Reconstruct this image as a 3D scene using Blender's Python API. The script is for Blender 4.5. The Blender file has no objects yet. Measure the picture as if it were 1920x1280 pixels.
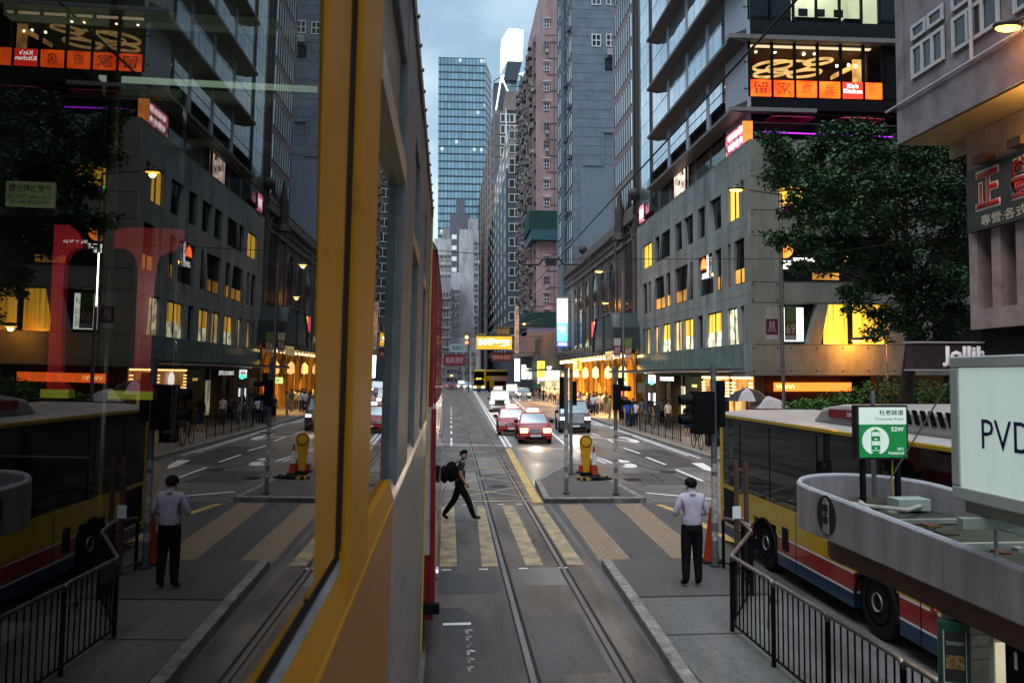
import bpy, bmesh, math, random
from mathutils import Vector, Matrix
R = math.radians
random.seed(7)
S = bpy.context.scene
C = S.collection
# ---------------------------------------------------------------- camera, sky, sun, exposure
F = 1493.3; H = 3.42
TH = math.atan(62/F); PS = math.atan(114/F*math.cos(TH))
cam = bpy.data.cameras.new('camera'); cam.sensor_width = 36; cam.lens = 36*F/1920
cam.clip_start = .03; cam.clip_end = 4000
camo = bpy.data.objects.new('camera', cam); C.objects.link(camo)
camo.location = (0, 0, H); camo.rotation_euler = (math.pi/2+TH, 0, -PS)
cam.dof.use_dof = True; cam.dof.focus_distance = 30; cam.dof.aperture_fstop = 5.6
S.camera = camo
S.render.engine = 'CYCLES'
S.cycles.use_denoising = True
S.cycles.max_bounces = 7; S.cycles.transparent_max_bounces = 12
S.cycles.sample_clamp_indirect = 6
S.view_settings.view_transform = 'Standard'; S.view_settings.look = 'None'
S.view_settings.gamma = 1; S.view_settings.exposure = 1.78
W = bpy.data.worlds.new('World'); S.world = W; W.use_nodes = True
nt = W.node_tree; bg = nt.nodes['Background']
sky = nt.nodes.new('ShaderNodeTexSky'); sky.sky_type = 'NISHITA'; sky.sun_disc = False
SUN_EL, SUN_AZ = R(70), R(215)          # azimuth clockwise from +Y
sky.sun_elevation = R(6); sky.sun_rotation = SUN_AZ; sky.altitude = 50; sky.dust_density = 2.5; sky.ozone_density = 3
tc = nt.nodes.new('ShaderNodeTexCoord'); mp = nt.nodes.new('ShaderNodeMapping'); mp.inputs['Scale'].default_value = (1.2, 1.2, 3.2)
ns = nt.nodes.new('ShaderNodeTexNoise'); ns.inputs['Scale'].default_value = 2.6; ns.inputs['Detail'].default_value = 5; ns.inputs['Roughness'].default_value = .5
cr = nt.nodes.new('ShaderNodeValToRGB')
cr.color_ramp.elements[0].position = .40; cr.color_ramp.elements[0].color = (1.55, 2.3, 2.95, 1)
cr.color_ramp.elements[1].position = .62; cr.color_ramp.elements[1].color = (3.3, 4.1, 4.7, 1)
mx = nt.nodes.new('ShaderNodeMix'); mx.data_type = 'RGBA'; mx.inputs[0].default_value = .88
nt.links.new(tc.outputs['Generated'], mp.inputs[0]); nt.links.new(mp.outputs[0], ns.inputs[0]); nt.links.new(ns.outputs[0], cr.inputs[0])
nt.links.new(sky.outputs[0], mx.inputs[6]); nt.links.new(cr.outputs[0], mx.inputs[7]); nt.links.new(mx.outputs[2], bg.inputs[0])
bg.inputs[1].default_value = 0.076
sl = bpy.data.lights.new('sun', 'SUN'); sl.energy = 1.25; sl.angle = R(60); sl.color = (.94, .97, 1)
so = bpy.data.objects.new('sun', sl); C.objects.link(so)
sd = Vector((math.sin(SUN_AZ)*math.cos(SUN_EL), math.cos(SUN_AZ)*math.cos(SUN_EL), math.sin(SUN_EL)))
so.rotation_euler = sd.to_track_quat('Z', 'Y').to_euler(); so.location = (-20, -20, 60)

# ---------------------------------------------------------------- helpers
def ray(u, v):
    a = (u-960)/F; b = (640-v)/F
    y = math.cos(TH)-b*math.sin(TH); z = math.sin(TH)+b*math.cos(TH)
    return (a*math.cos(PS)+y*math.sin(PS), -a*math.sin(PS)+y*math.cos(PS), z)
def gz(u, v, z=0):
    r = ray(u, v); t = (z-H)/r[2]; return (r[0]*t, r[1]*t)
def atx(u, v, x):
    r = ray(u, v); t = x/r[0]; return (r[1]*t, H+r[2]*t)
def aty(u, v, y):
    r = ray(u, v); t = y/r[1]; return (r[0]*t, H+r[2]*t)

def nodes(m): return m.node_tree.nodes, m.node_tree.links
MATS = {}
def mat(name, col, r=.6, m=0, var=.12, sc=2.0, bump=0, ior=None, emit=None, es=0, coat=0, stretch=None, spec=.25):
    if name in MATS: return MATS[name]
    M = bpy.data.materials.new(name); M.use_nodes = True; MATS[name] = M
    n, l = nodes(M); b = n['Principled BSDF']
    b.inputs['Base Color'].default_value = (*col, 1); b.inputs['Roughness'].default_value = r; b.inputs['Metallic'].default_value = m
    if ior: b.inputs['IOR'].default_value = ior
    elif not m: b.inputs['Specular IOR Level'].default_value = spec
    if coat: b.inputs['Coat Weight'].default_value = coat; b.inputs['Coat Roughness'].default_value = .08
    if emit: b.inputs['Emission Color'].default_value = (*emit, 1); b.inputs['Emission Strength'].default_value = es
    if var or bump:
        t = n.new('ShaderNodeTexCoord'); mp = n.new('ShaderNodeMapping'); l.new(t.outputs['Object'], mp.inputs[0])
        if stretch: mp.inputs['Scale'].default_value = stretch
        x = n.new('ShaderNodeTexNoise'); x.inputs['Scale'].default_value = sc; x.inputs['Detail'].default_value = 6; x.inputs['Roughness'].default_value = .65
        l.new(mp.outputs[0], x.inputs[0])
        if var:
            k = n.new('ShaderNodeValToRGB'); k.color_ramp.elements[0].position = .3; k.color_ramp.elements[1].position = .7
            k.color_ramp.elements[0].color = (*[c*(1-var*1.6) for c in col], 1); k.color_ramp.elements[1].color = (*[min(1, c*(1+var)) for c in col], 1)
            l.new(x.outputs[0], k.inputs[0]); l.new(k.outputs[0], b.inputs['Base Color'])
        if bump:
            bm = n.new('ShaderNodeBump'); bm.inputs['Strength'].default_value = bump; bm.inputs['Distance'].default_value = .02
            x2 = n.new('ShaderNodeTexNoise'); x2.inputs['Scale'].default_value = sc*12; x2.inputs['Detail'].default_value = 4
            l.new(mp.outputs[0], x2.inputs[0]); l.new(x2.outputs[0], bm.inputs['Height']); l.new(bm.outputs[0], b.inputs['Normal'])
    return M
def lit(name, col, es, kind='noise', sc=3, lo=.25, col2=None):
    """a lit interior, lamp or painted reflection: emission broken up by a procedural pattern"""
    if name in MATS: return MATS[name]
    M = bpy.data.materials.new(name); M.use_nodes = True; MATS[name] = M
    n, l = nodes(M); b = n['Principled BSDF']; b.inputs['Base Color'].default_value = (*[c*.4 for c in col], 1); b.inputs['Roughness'].default_value = .3
    b.inputs['Emission Strength'].default_value = es*.55; b.inputs['Emission Color'].default_value = (*col, 1)
    if kind != 'flat':
        t = n.new('ShaderNodeTexCoord'); mp = n.new('ShaderNodeMapping'); l.new(t.outputs['Object'], mp.inputs[0])
        if kind == 'noise': x = n.new('ShaderNodeTexNoise'); x.inputs['Scale'].default_value = sc; x.inputs['Detail'].default_value = 3; o = x.outputs[0]
        elif kind == 'cells': x = n.new('ShaderNodeTexVoronoi'); x.inputs['Scale'].default_value = sc; x.distance = 'CHEBYCHEV'; o = x.outputs['Color']
        elif kind == 'curtain': x = n.new('ShaderNodeTexNoise'); x.inputs['Scale'].default_value = sc; mp.inputs['Scale'].default_value = (6, 6, .15); o = x.outputs[0]
        l.new(mp.outputs[0], x.inputs[0])
        k = n.new('ShaderNodeValToRGB'); c2 = col2 or col
        k.color_ramp.elements[0].position = .32; k.color_ramp.elements[1].position = .68
        k.color_ramp.elements[0].color = (*[c*lo for c in c2], 1); k.color_ramp.elements[1].color = (*col, 1)
        l.new(o, k.inputs[0]); l.new(k.outputs[0], b.inputs['Emission Color'])
    return M
def curtain(name, glass, mull, pw, ph, mw=.06, lf=.0, rough=.06, ior=1.9, mh=.06, litc=(1, .85, .6), les=1.0, litrow=0, tint=.5, metal=0):
    """curtain-wall glass: panes on a grid of mullions, every pane slightly different, a few lit"""
    M = bpy.data.materials.new(name); M.use_nodes = True; MATS[name] = M
    n, l = nodes(M); b = n['Principled BSDF']; b.inputs['IOR'].default_value = ior; b.inputs['Metallic'].default_value = metal
    t = n.new('ShaderNodeTexCoord'); s = n.new('ShaderNodeSeparateXYZ'); l.new(t.outputs['Object'], s.inputs[0])
    def mth(op, a, bb=None):
        q = n.new('ShaderNodeMath'); q.operation = op
        for i, vv in enumerate((a, bb)):
            if vv is None: continue
            if isinstance(vv, (int, float)): q.inputs[i].default_value = vv
            else: l.new(vv, q.inputs[i])
        return q.outputs[0]
    hu = mth('DIVIDE', mth('ADD', s.outputs[0], s.outputs[1]), pw); hv = mth('DIVIDE', s.outputs[2], ph)
    gu = mth('LESS_THAN', mth('FRACT', hu), mw/pw); gv = mth('LESS_THAN', mth('FRACT', hv), mh/ph)
    g = mth('MAXIMUM', gu, gv)
    cb = n.new('ShaderNodeCombineXYZ'); l.new(mth('FLOOR', hu), cb.inputs[0]); l.new(mth('FLOOR', hv), cb.inputs[1])
    wn = n.new('ShaderNodeTexWhiteNoise'); wn.noise_dimensions = '2D'; l.new(cb.outputs[0], wn.inputs['Vector'])
    k = n.new('ShaderNodeValToRGB'); k.color_ramp.elements[0].color = (*[c*(1-tint) for c in glass], 1); k.color_ramp.elements[1].color = (*glass, 1)
    l.new(wn.outputs[0], k.inputs[0])
    m2 = n.new('ShaderNodeMix'); m2.data_type = 'RGBA'; l.new(g, m2.inputs[0]); l.new(k.outputs[0], m2.inputs[6]); m2.inputs[7].default_value = (*mull, 1)
    l.new(m2.outputs[2], b.inputs['Base Color'])
    rr = mth('ADD', mth('MULTIPLY', g, .4), rough); l.new(rr, b.inputs['Roughness'])
    # wavy panes: reflections break from pane to pane
    nz = n.new('ShaderNodeTexNoise'); nz.inputs['Scale'].default_value = .8; l.new(t.outputs['Object'], nz.inputs[0])
    bp = n.new('ShaderNodeBump'); bp.inputs['Strength'].default_value = .25; bp.inputs['Distance'].default_value = .05
    l.new(mth('ADD', nz.outputs[0], mth('MULTIPLY', wn.outputs[0], .0)), bp.inputs['Height']); l.new(bp.outputs[0], b.inputs['Normal'])
    if lf > 0:
        w2 = n.new('ShaderNodeTexWhiteNoise'); w2.noise_dimensions = '3D'; l.new(cb.outputs[0], w2.inputs['Vector'])
        on = mth('GREATER_THAN', w2.outputs[0], 1-lf)
        if litrow:
            w3 = n.new('ShaderNodeTexWhiteNoise'); w3.noise_dimensions = '1D'; l.new(mth('FLOOR', mth('DIVIDE', hv, litrow)), w3.inputs['W'])
            on = mth('MULTIPLY', on, mth('GREATER_THAN', w3.outputs[0], .5))
        # a lit ceiling strip, not the whole pane
        on = mth('MULTIPLY', on, mth('GREATER_THAN', mth('FRACT', hv), .55)); on = mth('MULTIPLY', on, mth('SUBTRACT', 1, g))
        b.inputs['Emission Color'].default_value = (*litc, 1); l.new(mth('MULTIPLY', on, les), b.inputs['Emission Strength'])
    return M

class MB:
    def __init__(s): s.v = []; s.f = []; s.mi = []; s.pieces = []
    def add(s, vs, fs, m=0):
        k = len(s.v); s.v += [tuple(p) for p in vs]; s.pieces.append((k, len(s.v), len(s.f), len(s.f)+len(fs)))
        for f in fs: s.f.append(tuple(i+k for i in f)); s.mi.append(m)
        return s
    def box(s, x0, x1, y0, y1, z0, z1, m=0):
        return s.add([(x0,y0,z0),(x1,y0,z0),(x1,y1,z0),(x0,y1,z0),(x0,y0,z1),(x1,y0,z1),(x1,y1,z1),(x0,y1,z1)],
                     [(0,3,2,1),(4,5,6,7),(0,1,5,4),(1,2,6,5),(2,3,7,6),(3,0,4,7)], m)
    def quad(s, a, b, c, d, m=0): return s.add([a, b, c, d], [(0,1,2,3)], m)
    def prism(s, pts, ax, a, b, m=0):
        def P(p, t): return {'x': (t, p[0], p[1]), 'y': (p[0], t, p[1]), 'z': (p[0], p[1], t)}[ax]
        n = len(pts); vs = [P(p, a) for p in pts]+[P(p, b) for p in pts]
        return s.add(vs, [tuple(range(n)), tuple(range(2*n-1, n-1, -1))]+[(i, (i+1) % n, n+(i+1) % n, n+i) for i in range(n)], m)
    def frustum(s, b, t, m=0):
        """two stacked rectangles (x0,x1,y0,y1,z)"""
        vs = [(b[0],b[2],b[4]),(b[1],b[2],b[4]),(b[1],b[3],b[4]),(b[0],b[3],b[4]),(t[0],t[2],t[4]),(t[1],t[2],t[4]),(t[1],t[3],t[4]),(t[0],t[3],t[4])]
        return s.add(vs, [(0,3,2,1),(4,5,6,7),(0,1,5,4),(1,2,6,5),(2,3,7,6),(3,0,4,7)], m)
    def cyl(s, p, q, r, r2=None, n=12, m=0):
        p = Vector(p); q = Vector(q); r2 = r if r2 is None else r2
        d = (q-p).normalized(); a = d.orthogonal().normalized(); b = d.cross(a)
        vs = []
        for c, rr in ((p, r), (q, r2)):
            for i in range(n):
                t = 2*math.pi*i/n; vs.append(c+a*math.cos(t)*rr+b*math.sin(t)*rr)
        return s.add(vs, [tuple(range(n-1,-1,-1)), tuple(range(n, 2*n))]+[(i, (i+1) % n, n+(i+1) % n, n+i) for i in range(n)], m)
    def tube(s, pts, r, n=8, m=0):
        pts = [Vector(p) for p in pts]; vs = []; up = Vector((0, 0, 1)); prev = None
        for i, p in enumerate(pts):
            d = (pts[min(i+1, len(pts)-1)]-pts[max(i-1, 0)]).normalized()
            a = d.cross(up) if prev is None else prev-d*prev.dot(d)
            if a.length < 1e-4: a = d.orthogonal()
            a.normalize(); prev = a; b = d.cross(a); rr = r[i] if isinstance(r, (list, tuple)) else r
            for k in range(n): t = 2*math.pi*k/n; vs.append(p+a*math.cos(t)*rr+b*math.sin(t)*rr)
        L = len(pts); fs = [tuple(range(n-1,-1,-1)), tuple(range((L-1)*n, L*n))]
        for i in range(L-1):
            for k in range(n): fs.append((i*n+k, i*n+(k+1) % n, (i+1)*n+(k+1) % n, (i+1)*n+k))
        return s.add(vs, fs, m)
    def lathe(s, prof, c=(0,0,0), n=16, m=0, ax='z'):
        vs = []
        for r, h in prof:
            for k in range(n):
                t = 2*math.pi*k/n; a, b = r*math.cos(t), r*math.sin(t)
                vs.append((c[0]+a, c[1]+b, c[2]+h) if ax == 'z' else (c[0]+h, c[1]+a, c[2]+b) if ax == 'x' else (c[0]+a, c[1]+h, c[2]+b))
        L = len(prof); fs = [tuple(range(n-1,-1,-1)), tuple(range((L-1)*n, L*n))]
        for i in range(L-1):
            for k in range(n): fs.append((i*n+k, i*n+(k+1) % n, (i+1)*n+(k+1) % n, (i+1)*n+k))
        return s.add(vs, fs, m)
    def sph(s, c, r, nu=12, nv=8, m=0):
        r = (r, r, r) if isinstance(r, (int, float)) else r
        vs = [(c[0], c[1], c[2]-r[2])]
        for j in range(1, nv):
            a = math.pi*j/nv-math.pi/2
            for i in range(nu):
                t = 2*math.pi*i/nu; vs.append((c[0]+r[0]*math.cos(a)*math.cos(t), c[1]+r[1]*math.cos(a)*math.sin(t), c[2]+r[2]*math.sin(a)))
        vs.append((c[0], c[1], c[2]+r[2])); fs = []
        for i in range(nu):
            fs.append((0, 1+(i+1) % nu, 1+i)); k = 1+(nv-2)*nu; fs.append((len(vs)-1, k+i, k+(i+1) % nu))
        for j in range(nv-2):
            for i in range(nu):
                k = 1+j*nu; fs.append((k+i, k+(i+1) % nu, k+nu+(i+1) % nu, k+nu+i))
        return s.add(vs, fs, m)

def mesh_of(name, mb, mats, off=(0,0,0), smooth=False, fix=True):
    me = bpy.data.meshes.new(name)
    me.from_pydata([(p[0]-off[0], p[1]-off[1], p[2]-off[2]) for p in mb.v], [], mb.f)
    for M in (mats if isinstance(mats, (list, tuple)) else [mats]): me.materials.append(M)
    me.polygons.foreach_set('material_index', mb.mi)
    if fix:
        bm = bmesh.new(); bm.from_mesh(me); bmesh.ops.recalc_face_normals(bm, faces=bm.faces); bm.to_mesh(me); bm.free()
    if smooth: me.polygons.foreach_set('use_smooth', [True]*len(me.polygons))
    me.update(); return me
def link(name, me, parent=None, loc=(0,0,0), rz=0):
    o = bpy.data.objects.new(name, me); C.objects.link(o); o.location = loc; o.rotation_euler = (0, 0, rz)
    if parent is not None: o.parent = parent
    return o
def woff(p):
    """offset of the thing a part hangs under"""
    o = Vector((0, 0, 0))
    while p is not None: o = o+p.location; p = p.parent
    return o
SPLIT = set('pilaster fanlight_rail brick_column finial column post soffit_lamp pendant_lantern shop_arch spot_lamp lit_counter grey_pier office_desk ceiling_light strip_light ceiling_rib headlight headlamp tail_lamp window_post lit_doorway arched_panel window lower_window air_conditioner window_unit spotlight steel_post lens grey_panel door_seam neon_brace ladder_bar column_joint emblem_lights'.split())
def build(name, mb, mats, parent=None, smooth=False, bevel=0, label=None, fix=True):
    if name in SPLIT and parent is not None and 1 < len(mb.pieces) <= 100:
        for (a, b, c, d) in mb.pieces:
            q = MB(); q.v = mb.v[a:b]; q.f = [tuple(i-a for i in f) for f in mb.f[c:d]]; q.mi = mb.mi[c:d]; q.pieces = [0]
            o = build(name, q, mats, parent, smooth, bevel, label, fix)
        return o
    """parts are built in world coordinates (or in the thing's own when the thing sits at the origin)"""
    off = woff(parent) if parent is not None else (0, 0, 0)
    if parent is None and mb.v:
        xs = [p[0] for p in mb.v]; ys = [p[1] for p in mb.v]; off = ((min(xs)+max(xs))/2, (min(ys)+max(ys))/2, min(p[2] for p in mb.v))
    o = link(name, mesh_of(name, mb, mats, off, smooth, fix), parent, (0,0,0) if parent is not None else off)
    if bevel:
        b = o.modifiers.new('bevel', 'BEVEL'); b.width = bevel; b.segments = 2; b.limit_method = 'ANGLE'; b.angle_limit = R(40)
    if label: o['label'] = label
    return o
def tag(o, label=None, cat=None, group=None, kind=None):
    if label: o['label'] = label
    if cat: o['category'] = cat
    if group: o['group'] = group
    if kind: o['kind'] = kind
    return o
def thing(name, label, cat, loc=(0,0,0), rz=0, group=None):
    o = bpy.data.objects.new(name, None); C.objects.link(o); o.location = loc; o.rotation_euler = (0, 0, rz); o.empty_display_size = .2
    return tag(o, label, cat, group)
def struct(name, mb, m, **k):
    return tag(build(name, mb, m, **k), kind='structure')
def kids(o): return [c for c in bpy.data.objects if c.parent == o]
def dup(o, parent=None):
    c = o.copy(); C.objects.link(c)
    if parent is not None: c.parent = parent
    for ch in kids(o): dup(ch, c)
    return c
BLACKM = None
def text(parent, body, c, Rv, Uv, h=None, w=None, m=None, bold=0, ext=.004, name='lettering', lift=.004):
    """words as flat raised letters: centre c, reading along Rv, up along Uv, fitted to h and/or w"""
    cu = bpy.data.curves.new(name, 'FONT'); cu.body = body; cu.align_x = 'CENTER'; cu.offset = bold; cu.resolution_u = 2; cu.space_line = .9
    o = bpy.data.objects.new(name, cu); C.objects.link(o); bpy.context.view_layer.update()
    me = bpy.data.meshes.new_from_object(o.evaluated_get(bpy.context.evaluated_depsgraph_get()))
    bpy.data.objects.remove(o); bpy.data.curves.remove(cu)
    xs = [v.co.x for v in me.vertices]; ys = [v.co.y for v in me.vertices]
    if not xs: return None
    cx, cy = (min(xs)+max(xs))/2, (min(ys)+max(ys))/2; ww, hh = max(xs)-min(xs), max(ys)-min(ys)
    sy = h/hh if h else w/ww; sx = w/ww if w else sy
    Rv = Vector(Rv).normalized(); Uv = Vector(Uv).normalized(); N = Rv.cross(Uv); c = Vector(c)-Vector(woff(parent) if parent is not None else (0,0,0))
    for v in me.vertices: v.co = c+Rv*((v.co.x-cx)*sx)+Uv*((v.co.y-cy)*sy)+N*lift
    me.materials.append(m)
    if ext:
        bm = bmesh.new(); bm.from_mesh(me); r = bmesh.ops.extrude_face_region(bm, geom=bm.faces[:])
        bmesh.ops.translate(bm, verts=[g for g in r['geom'] if isinstance(g, bmesh.types.BMVert)], vec=N*ext); bmesh.ops.recalc_face_normals(bm, faces=bm.faces); bm.to_mesh(me); bm.free()
    ob = bpy.data.objects.new(name, me); C.objects.link(ob)
    if parent is not None: ob.parent = parent
    return ob
X_, Y_, Z_ = Vector((1,0,0)), Vector((0,1,0)), Vector((0,0,1))
# common materials
black = mat('black_paint', (.006,.006,.007), .55, spec=.08)
rubber = mat('rubber', (.010,.010,.010), .8, spec=.08)
steel = mat('galvanised_steel', (.28,.29,.31), .45, .7, var=.2, sc=6)
dsteel = mat('dark_steel', (.06,.06,.065), .5, .5, var=.2, sc=5)
chrome = mat('chrome', (.7,.7,.72), .15, 1, var=.05)
white = mat('white_paint', (.75,.76,.77), .4, var=.05)
dglass = mat('dark_glass', (.008,.011,.014), .05, ior=1.6, var=0)
cglass = mat('car_glass', (.30,.37,.40), .06, m=.55, var=0)
lens_w = lit('headlamp_white', (1,.93,.8), 14, 'flat')
lens_a = lit('headlamp_amber', (1,.55,.2), 9, 'flat')
lens_r = lit('tail_red', (1,.05,.03), 5, 'flat')
sodium = lit('sodium_lens', (1,.46,.07), 4, 'flat')
wlet = lit('lit_white_letters', (1,.97,.93), 2.2, 'flat')
# ================================================================ THE SETTING
def asphalt(name, c, patch=.35, rough=.62, sc=.25, spec=.5):
    M = bpy.data.materials.new(name); M.use_nodes = True; MATS[name] = M
    n, l = nodes(M); b = n['Principled BSDF']; b.inputs['Roughness'].default_value = rough; b.inputs['Specular IOR Level'].default_value = .35
    t = n.new('ShaderNodeTexCoord'); mp = n.new('ShaderNodeMapping'); l.new(t.outputs['Object'], mp.inputs[0]); mp.inputs['Scale'].default_value = (1, .22, 1)
    a = n.new('ShaderNodeTexNoise'); a.inputs['Scale'].default_value = sc*4; a.inputs['Detail'].default_value = 7; a.inputs['Roughness'].default_value = .7; l.new(mp.outputs[0], a.inputs[0])
    f = n.new('ShaderNodeTexNoise'); f.inputs['Scale'].default_value = 28; f.inputs['Detail'].default_value = 6; f.inputs['Roughness'].default_value = .8; l.new(t.outputs['Object'], f.inputs[0])
    v = n.new('ShaderNodeTexVoronoi'); v.inputs['Scale'].default_value = .16; v.distance = 'CHEBYCHEV'; l.new(mp.outputs[0], v.inputs[0])
    k = n.new('ShaderNodeValToRGB'); k.color_ramp.elements[0].position = .36; k.color_ramp.elements[1].position = .64
    k.color_ramp.elements[0].color = (*[q*(1-patch) for q in c], 1); k.color_ramp.elements[1].color = (*[q*(1+patch*.5) for q in c], 1); l.new(a.outputs[0], k.inputs[0])
    m1 = n.new('ShaderNodeMix'); m1.data_type = 'RGBA'; m1.blend_type = 'MULTIPLY'; m1.inputs[0].default_value = .75; l.new(k.outputs[0], m1.inputs[6])
    k2 = n.new('ShaderNodeValToRGB'); k2.color_ramp.elements[0].color = (.15,.15,.15,1); k2.color_ramp.elements[1].color = (1.5,1.5,1.5,1); k2.color_ramp.elements[0].position = .3; k2.color_ramp.elements[1].position = .7
    l.new(f.outputs[0], k2.inputs[0]); l.new(k2.outputs[0], m1.inputs[7])
    m2 = n.new('ShaderNodeMix'); m2.data_type = 'RGBA'; m2.blend_type = 'MULTIPLY'; m2.inputs[0].default_value = .22; l.new(m1.outputs[2], m2.inputs[6])
    s = n.new('ShaderNodeSeparateColor'); l.new(v.outputs['Color'], s.inputs[0])
    k3 = n.new('ShaderNodeValToRGB'); k3.color_ramp.elements[0].color = (.5,.5,.5,1); k3.color_ramp.elements[1].color = (1.2,1.2,1.2,1); l.new(s.outputs[0], k3.inputs[0]); l.new(k3.outputs[0], m2.inputs[7])
    l.new(m2.outputs[2], b.inputs['Base Color'])
    bp = n.new('ShaderNodeBump'); bp.inputs['Strength'].default_value = .3; bp.inputs['Distance'].default_value = .01; l.new(f.outputs[0], bp.inputs['Height']); l.new(bp.outputs[0], b.inputs['Normal'])
    r = n.new('ShaderNodeMapRange'); r.inputs[3].default_value = rough-.16; r.inputs[4].default_value = rough+.14; l.new(a.outputs[0], r.inputs[0]); l.new(r.outputs[0], b.inputs['Roughness'])
    return M
A_ROAD = asphalt('asphalt', (.16,.155,.158), rough=.43, patch=.5)
A_TRACK = asphalt('track_concrete', (.125,.105,.09), patch=.65, rough=.55)
A_DARK = asphalt('new_asphalt', (.085,.083,.083), patch=.25, rough=.6)
A_PLAT = asphalt('platform_concrete', (.13,.128,.125), patch=.3, rough=.65)
A_KERB = mat('kerb_stone', (.22,.20,.18), .75, var=.35, sc=5, bump=.3)
A_PAVE = asphalt('pavement_slabs', (.17,.145,.125), patch=.25, rough=.55)
struct('ground', MB().quad((-600,-200,0),(700,-200,0),(700,1500,0),(-600,1500,0)), A_ROAD)
struct('road_surface', MB().quad((-2.2,-12,.004),(2.42,-12,.004),(2.62,37.5,.004),(-2.2,37.5,.004)).quad((-2.2,37.5,.004),(2.55,37.5,.004),(2.9,260,.004),(-2.2,260,.004)), A_TRACK)
rail_m = mat('worn_rail_steel', (.26,.25,.25), .36, .8, var=.25, sc=3, stretch=(1,.1,1))
groove_m = mat('rail_groove', (.02,.018,.017), .8)
def rail(x, ang=0):
    mb = MB(); mb.box(x-.035, x+.035, -12, 258, -.05, .012, 0); mb.box(x+.035, x+.085, -12, 258, -.05, .007, 1); mb.box(x-.06, x-.035, -12, 258, -.05, .0065, 1)
    return build('rail', mb, [rail_m, groove_m])
for x, lb in ((.93,'worn steel tram rail running between the yellow crossing stripes and under the walking man'),(1.98,'worn steel tram rail beside the platform kerb'),(-1.62,'outer steel rail under the yellow framed tram'),(-.57,'steel rail under the tram bodies beside the clear track')): tag(rail(x), lb, 'rail')
def worn_paint(name, c, wear=.45, rough=.55, under=(.12,.11,.10), sc=2.6, spec=.3, stretch=None):
    M = bpy.data.materials.new(name); M.use_nodes = True; n, l = nodes(M); b = n['Principled BSDF']; b.inputs['Roughness'].default_value = rough
    t = n.new('ShaderNodeTexCoord'); x = n.new('ShaderNodeTexNoise'); x.inputs['Scale'].default_value = 2.6; x.inputs['Detail'].default_value = 9; x.inputs['Roughness'].default_value = .75; l.new(t.outputs['Object'], x.inputs[0])
    k = n.new('ShaderNodeValToRGB'); k.color_ramp.elements[0].position = wear-.12; k.color_ramp.elements[1].position = wear+.1
    k.color_ramp.elements[0].color = (*under,1); x.inputs['Scale'].default_value = sc; b.inputs['Specular IOR Level'].default_value = spec; k.color_ramp.elements[1].color = (*c, 1); l.new(x.outputs[0], k.inputs[0]); l.new(k.outputs[0], b.inputs['Base Color']); return M
P_YEL = worn_paint('worn_yellow_paint', (.40,.30,.16), .49)
P_YEL2 = worn_paint('yellow_paint', (.52,.36,.11), .44)
P_WHT = worn_paint('worn_white_paint', (.66,.66,.66), .33)
P_FAINT = worn_paint('faint_yellow_lines', (.42,.33,.2), .48)
zm = .009
mb = MB()
for (a, b, c, d) in ((825,857,828,852),(903,934,893,908),(986,1019,940,962),(1065,1096,995,1016)):
    p0, p1 = gz(a,1060), gz(b,1060); p2, p3 = gz(d,945), gz(c,945)
    mb.quad((p0[0],14.35,zm),(p1[0],14.35,zm),(p3[0]+(p1[0]-p0[0]) if False else p2[0],20.9,zm),(p3[0],20.9,zm))
struct('road_markings', mb, P_YEL)
struct('crossing_road', MB().quad((2.62,14.2,.0045),(6.6,14.2,.0045),(6.6,21.1,.0045),(2.62,21.1,.0045)), A_DARK)
def tactile(name):
    M = bpy.data.materials.new(name); M.use_nodes = True; n, l = nodes(M); b = n['Principled BSDF']; b.inputs['Roughness'].default_value = .7
    t = n.new('ShaderNodeTexCoord'); br = n.new('ShaderNodeTexBrick'); br.inputs['Scale'].default_value = 5; br.offset = 0
    br.inputs['Color1'].default_value = (.27,.19,.12,1); br.inputs['Color2'].default_value = (.20,.145,.095,1); br.inputs['Mortar'].default_value = (.07,.06,.05,1); br.inputs['Mortar Size'].default_value = .03; br.inputs['Brick Width'].default_value = .5; br.inputs['Row Height'].default_value = .5
    l.new(t.outputs['Object'], br.inputs[0]); l.new(br.outputs[0], b.inputs['Base Color']); return M
TACT = tactile('tan_tactile_blocks')
mb = MB()
for (a, b, c, d) in ((1121,1183,1048,1092),(1262,1330,1155,1205)):
    p0, p1 = gz(a,1049), gz(b,1049); p2, p3 = gz(d,947), gz(c,947)
    mb.quad((p0[0],14.6,zm),(p1[0],14.6,zm),(p2[0],20.95,zm),(p3[0],20.95,zm))
struct('tactile_path', mb, TACT)
mb = MB()
def line(p, q, w, mb, z=zm):
    p = Vector((*p, 0)); q = Vector((*q, 0)); d = (q-p).normalized(); s = Vector((-d.y, d.x, 0))*w/2
    mb.quad((p.x-s.x,p.y-s.y,z),(p.x+s.x,p.y+s.y,z),(q.x+s.x,q.y+s.y,z),(q.x-s.x,q.y-s.y,z))
# yellow block strip and kerbside dashes
w = MB(); line((2.32,21.3),(2.63,37.0),.26,w)
for a, b in (((1235,946),(1290,966)),((1312,980),(1340,996)),((1350,1000),(1378,1020))): line(gz(*a), gz(*b), .2, w)
struct('road_markings', w, P_YEL2)
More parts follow.
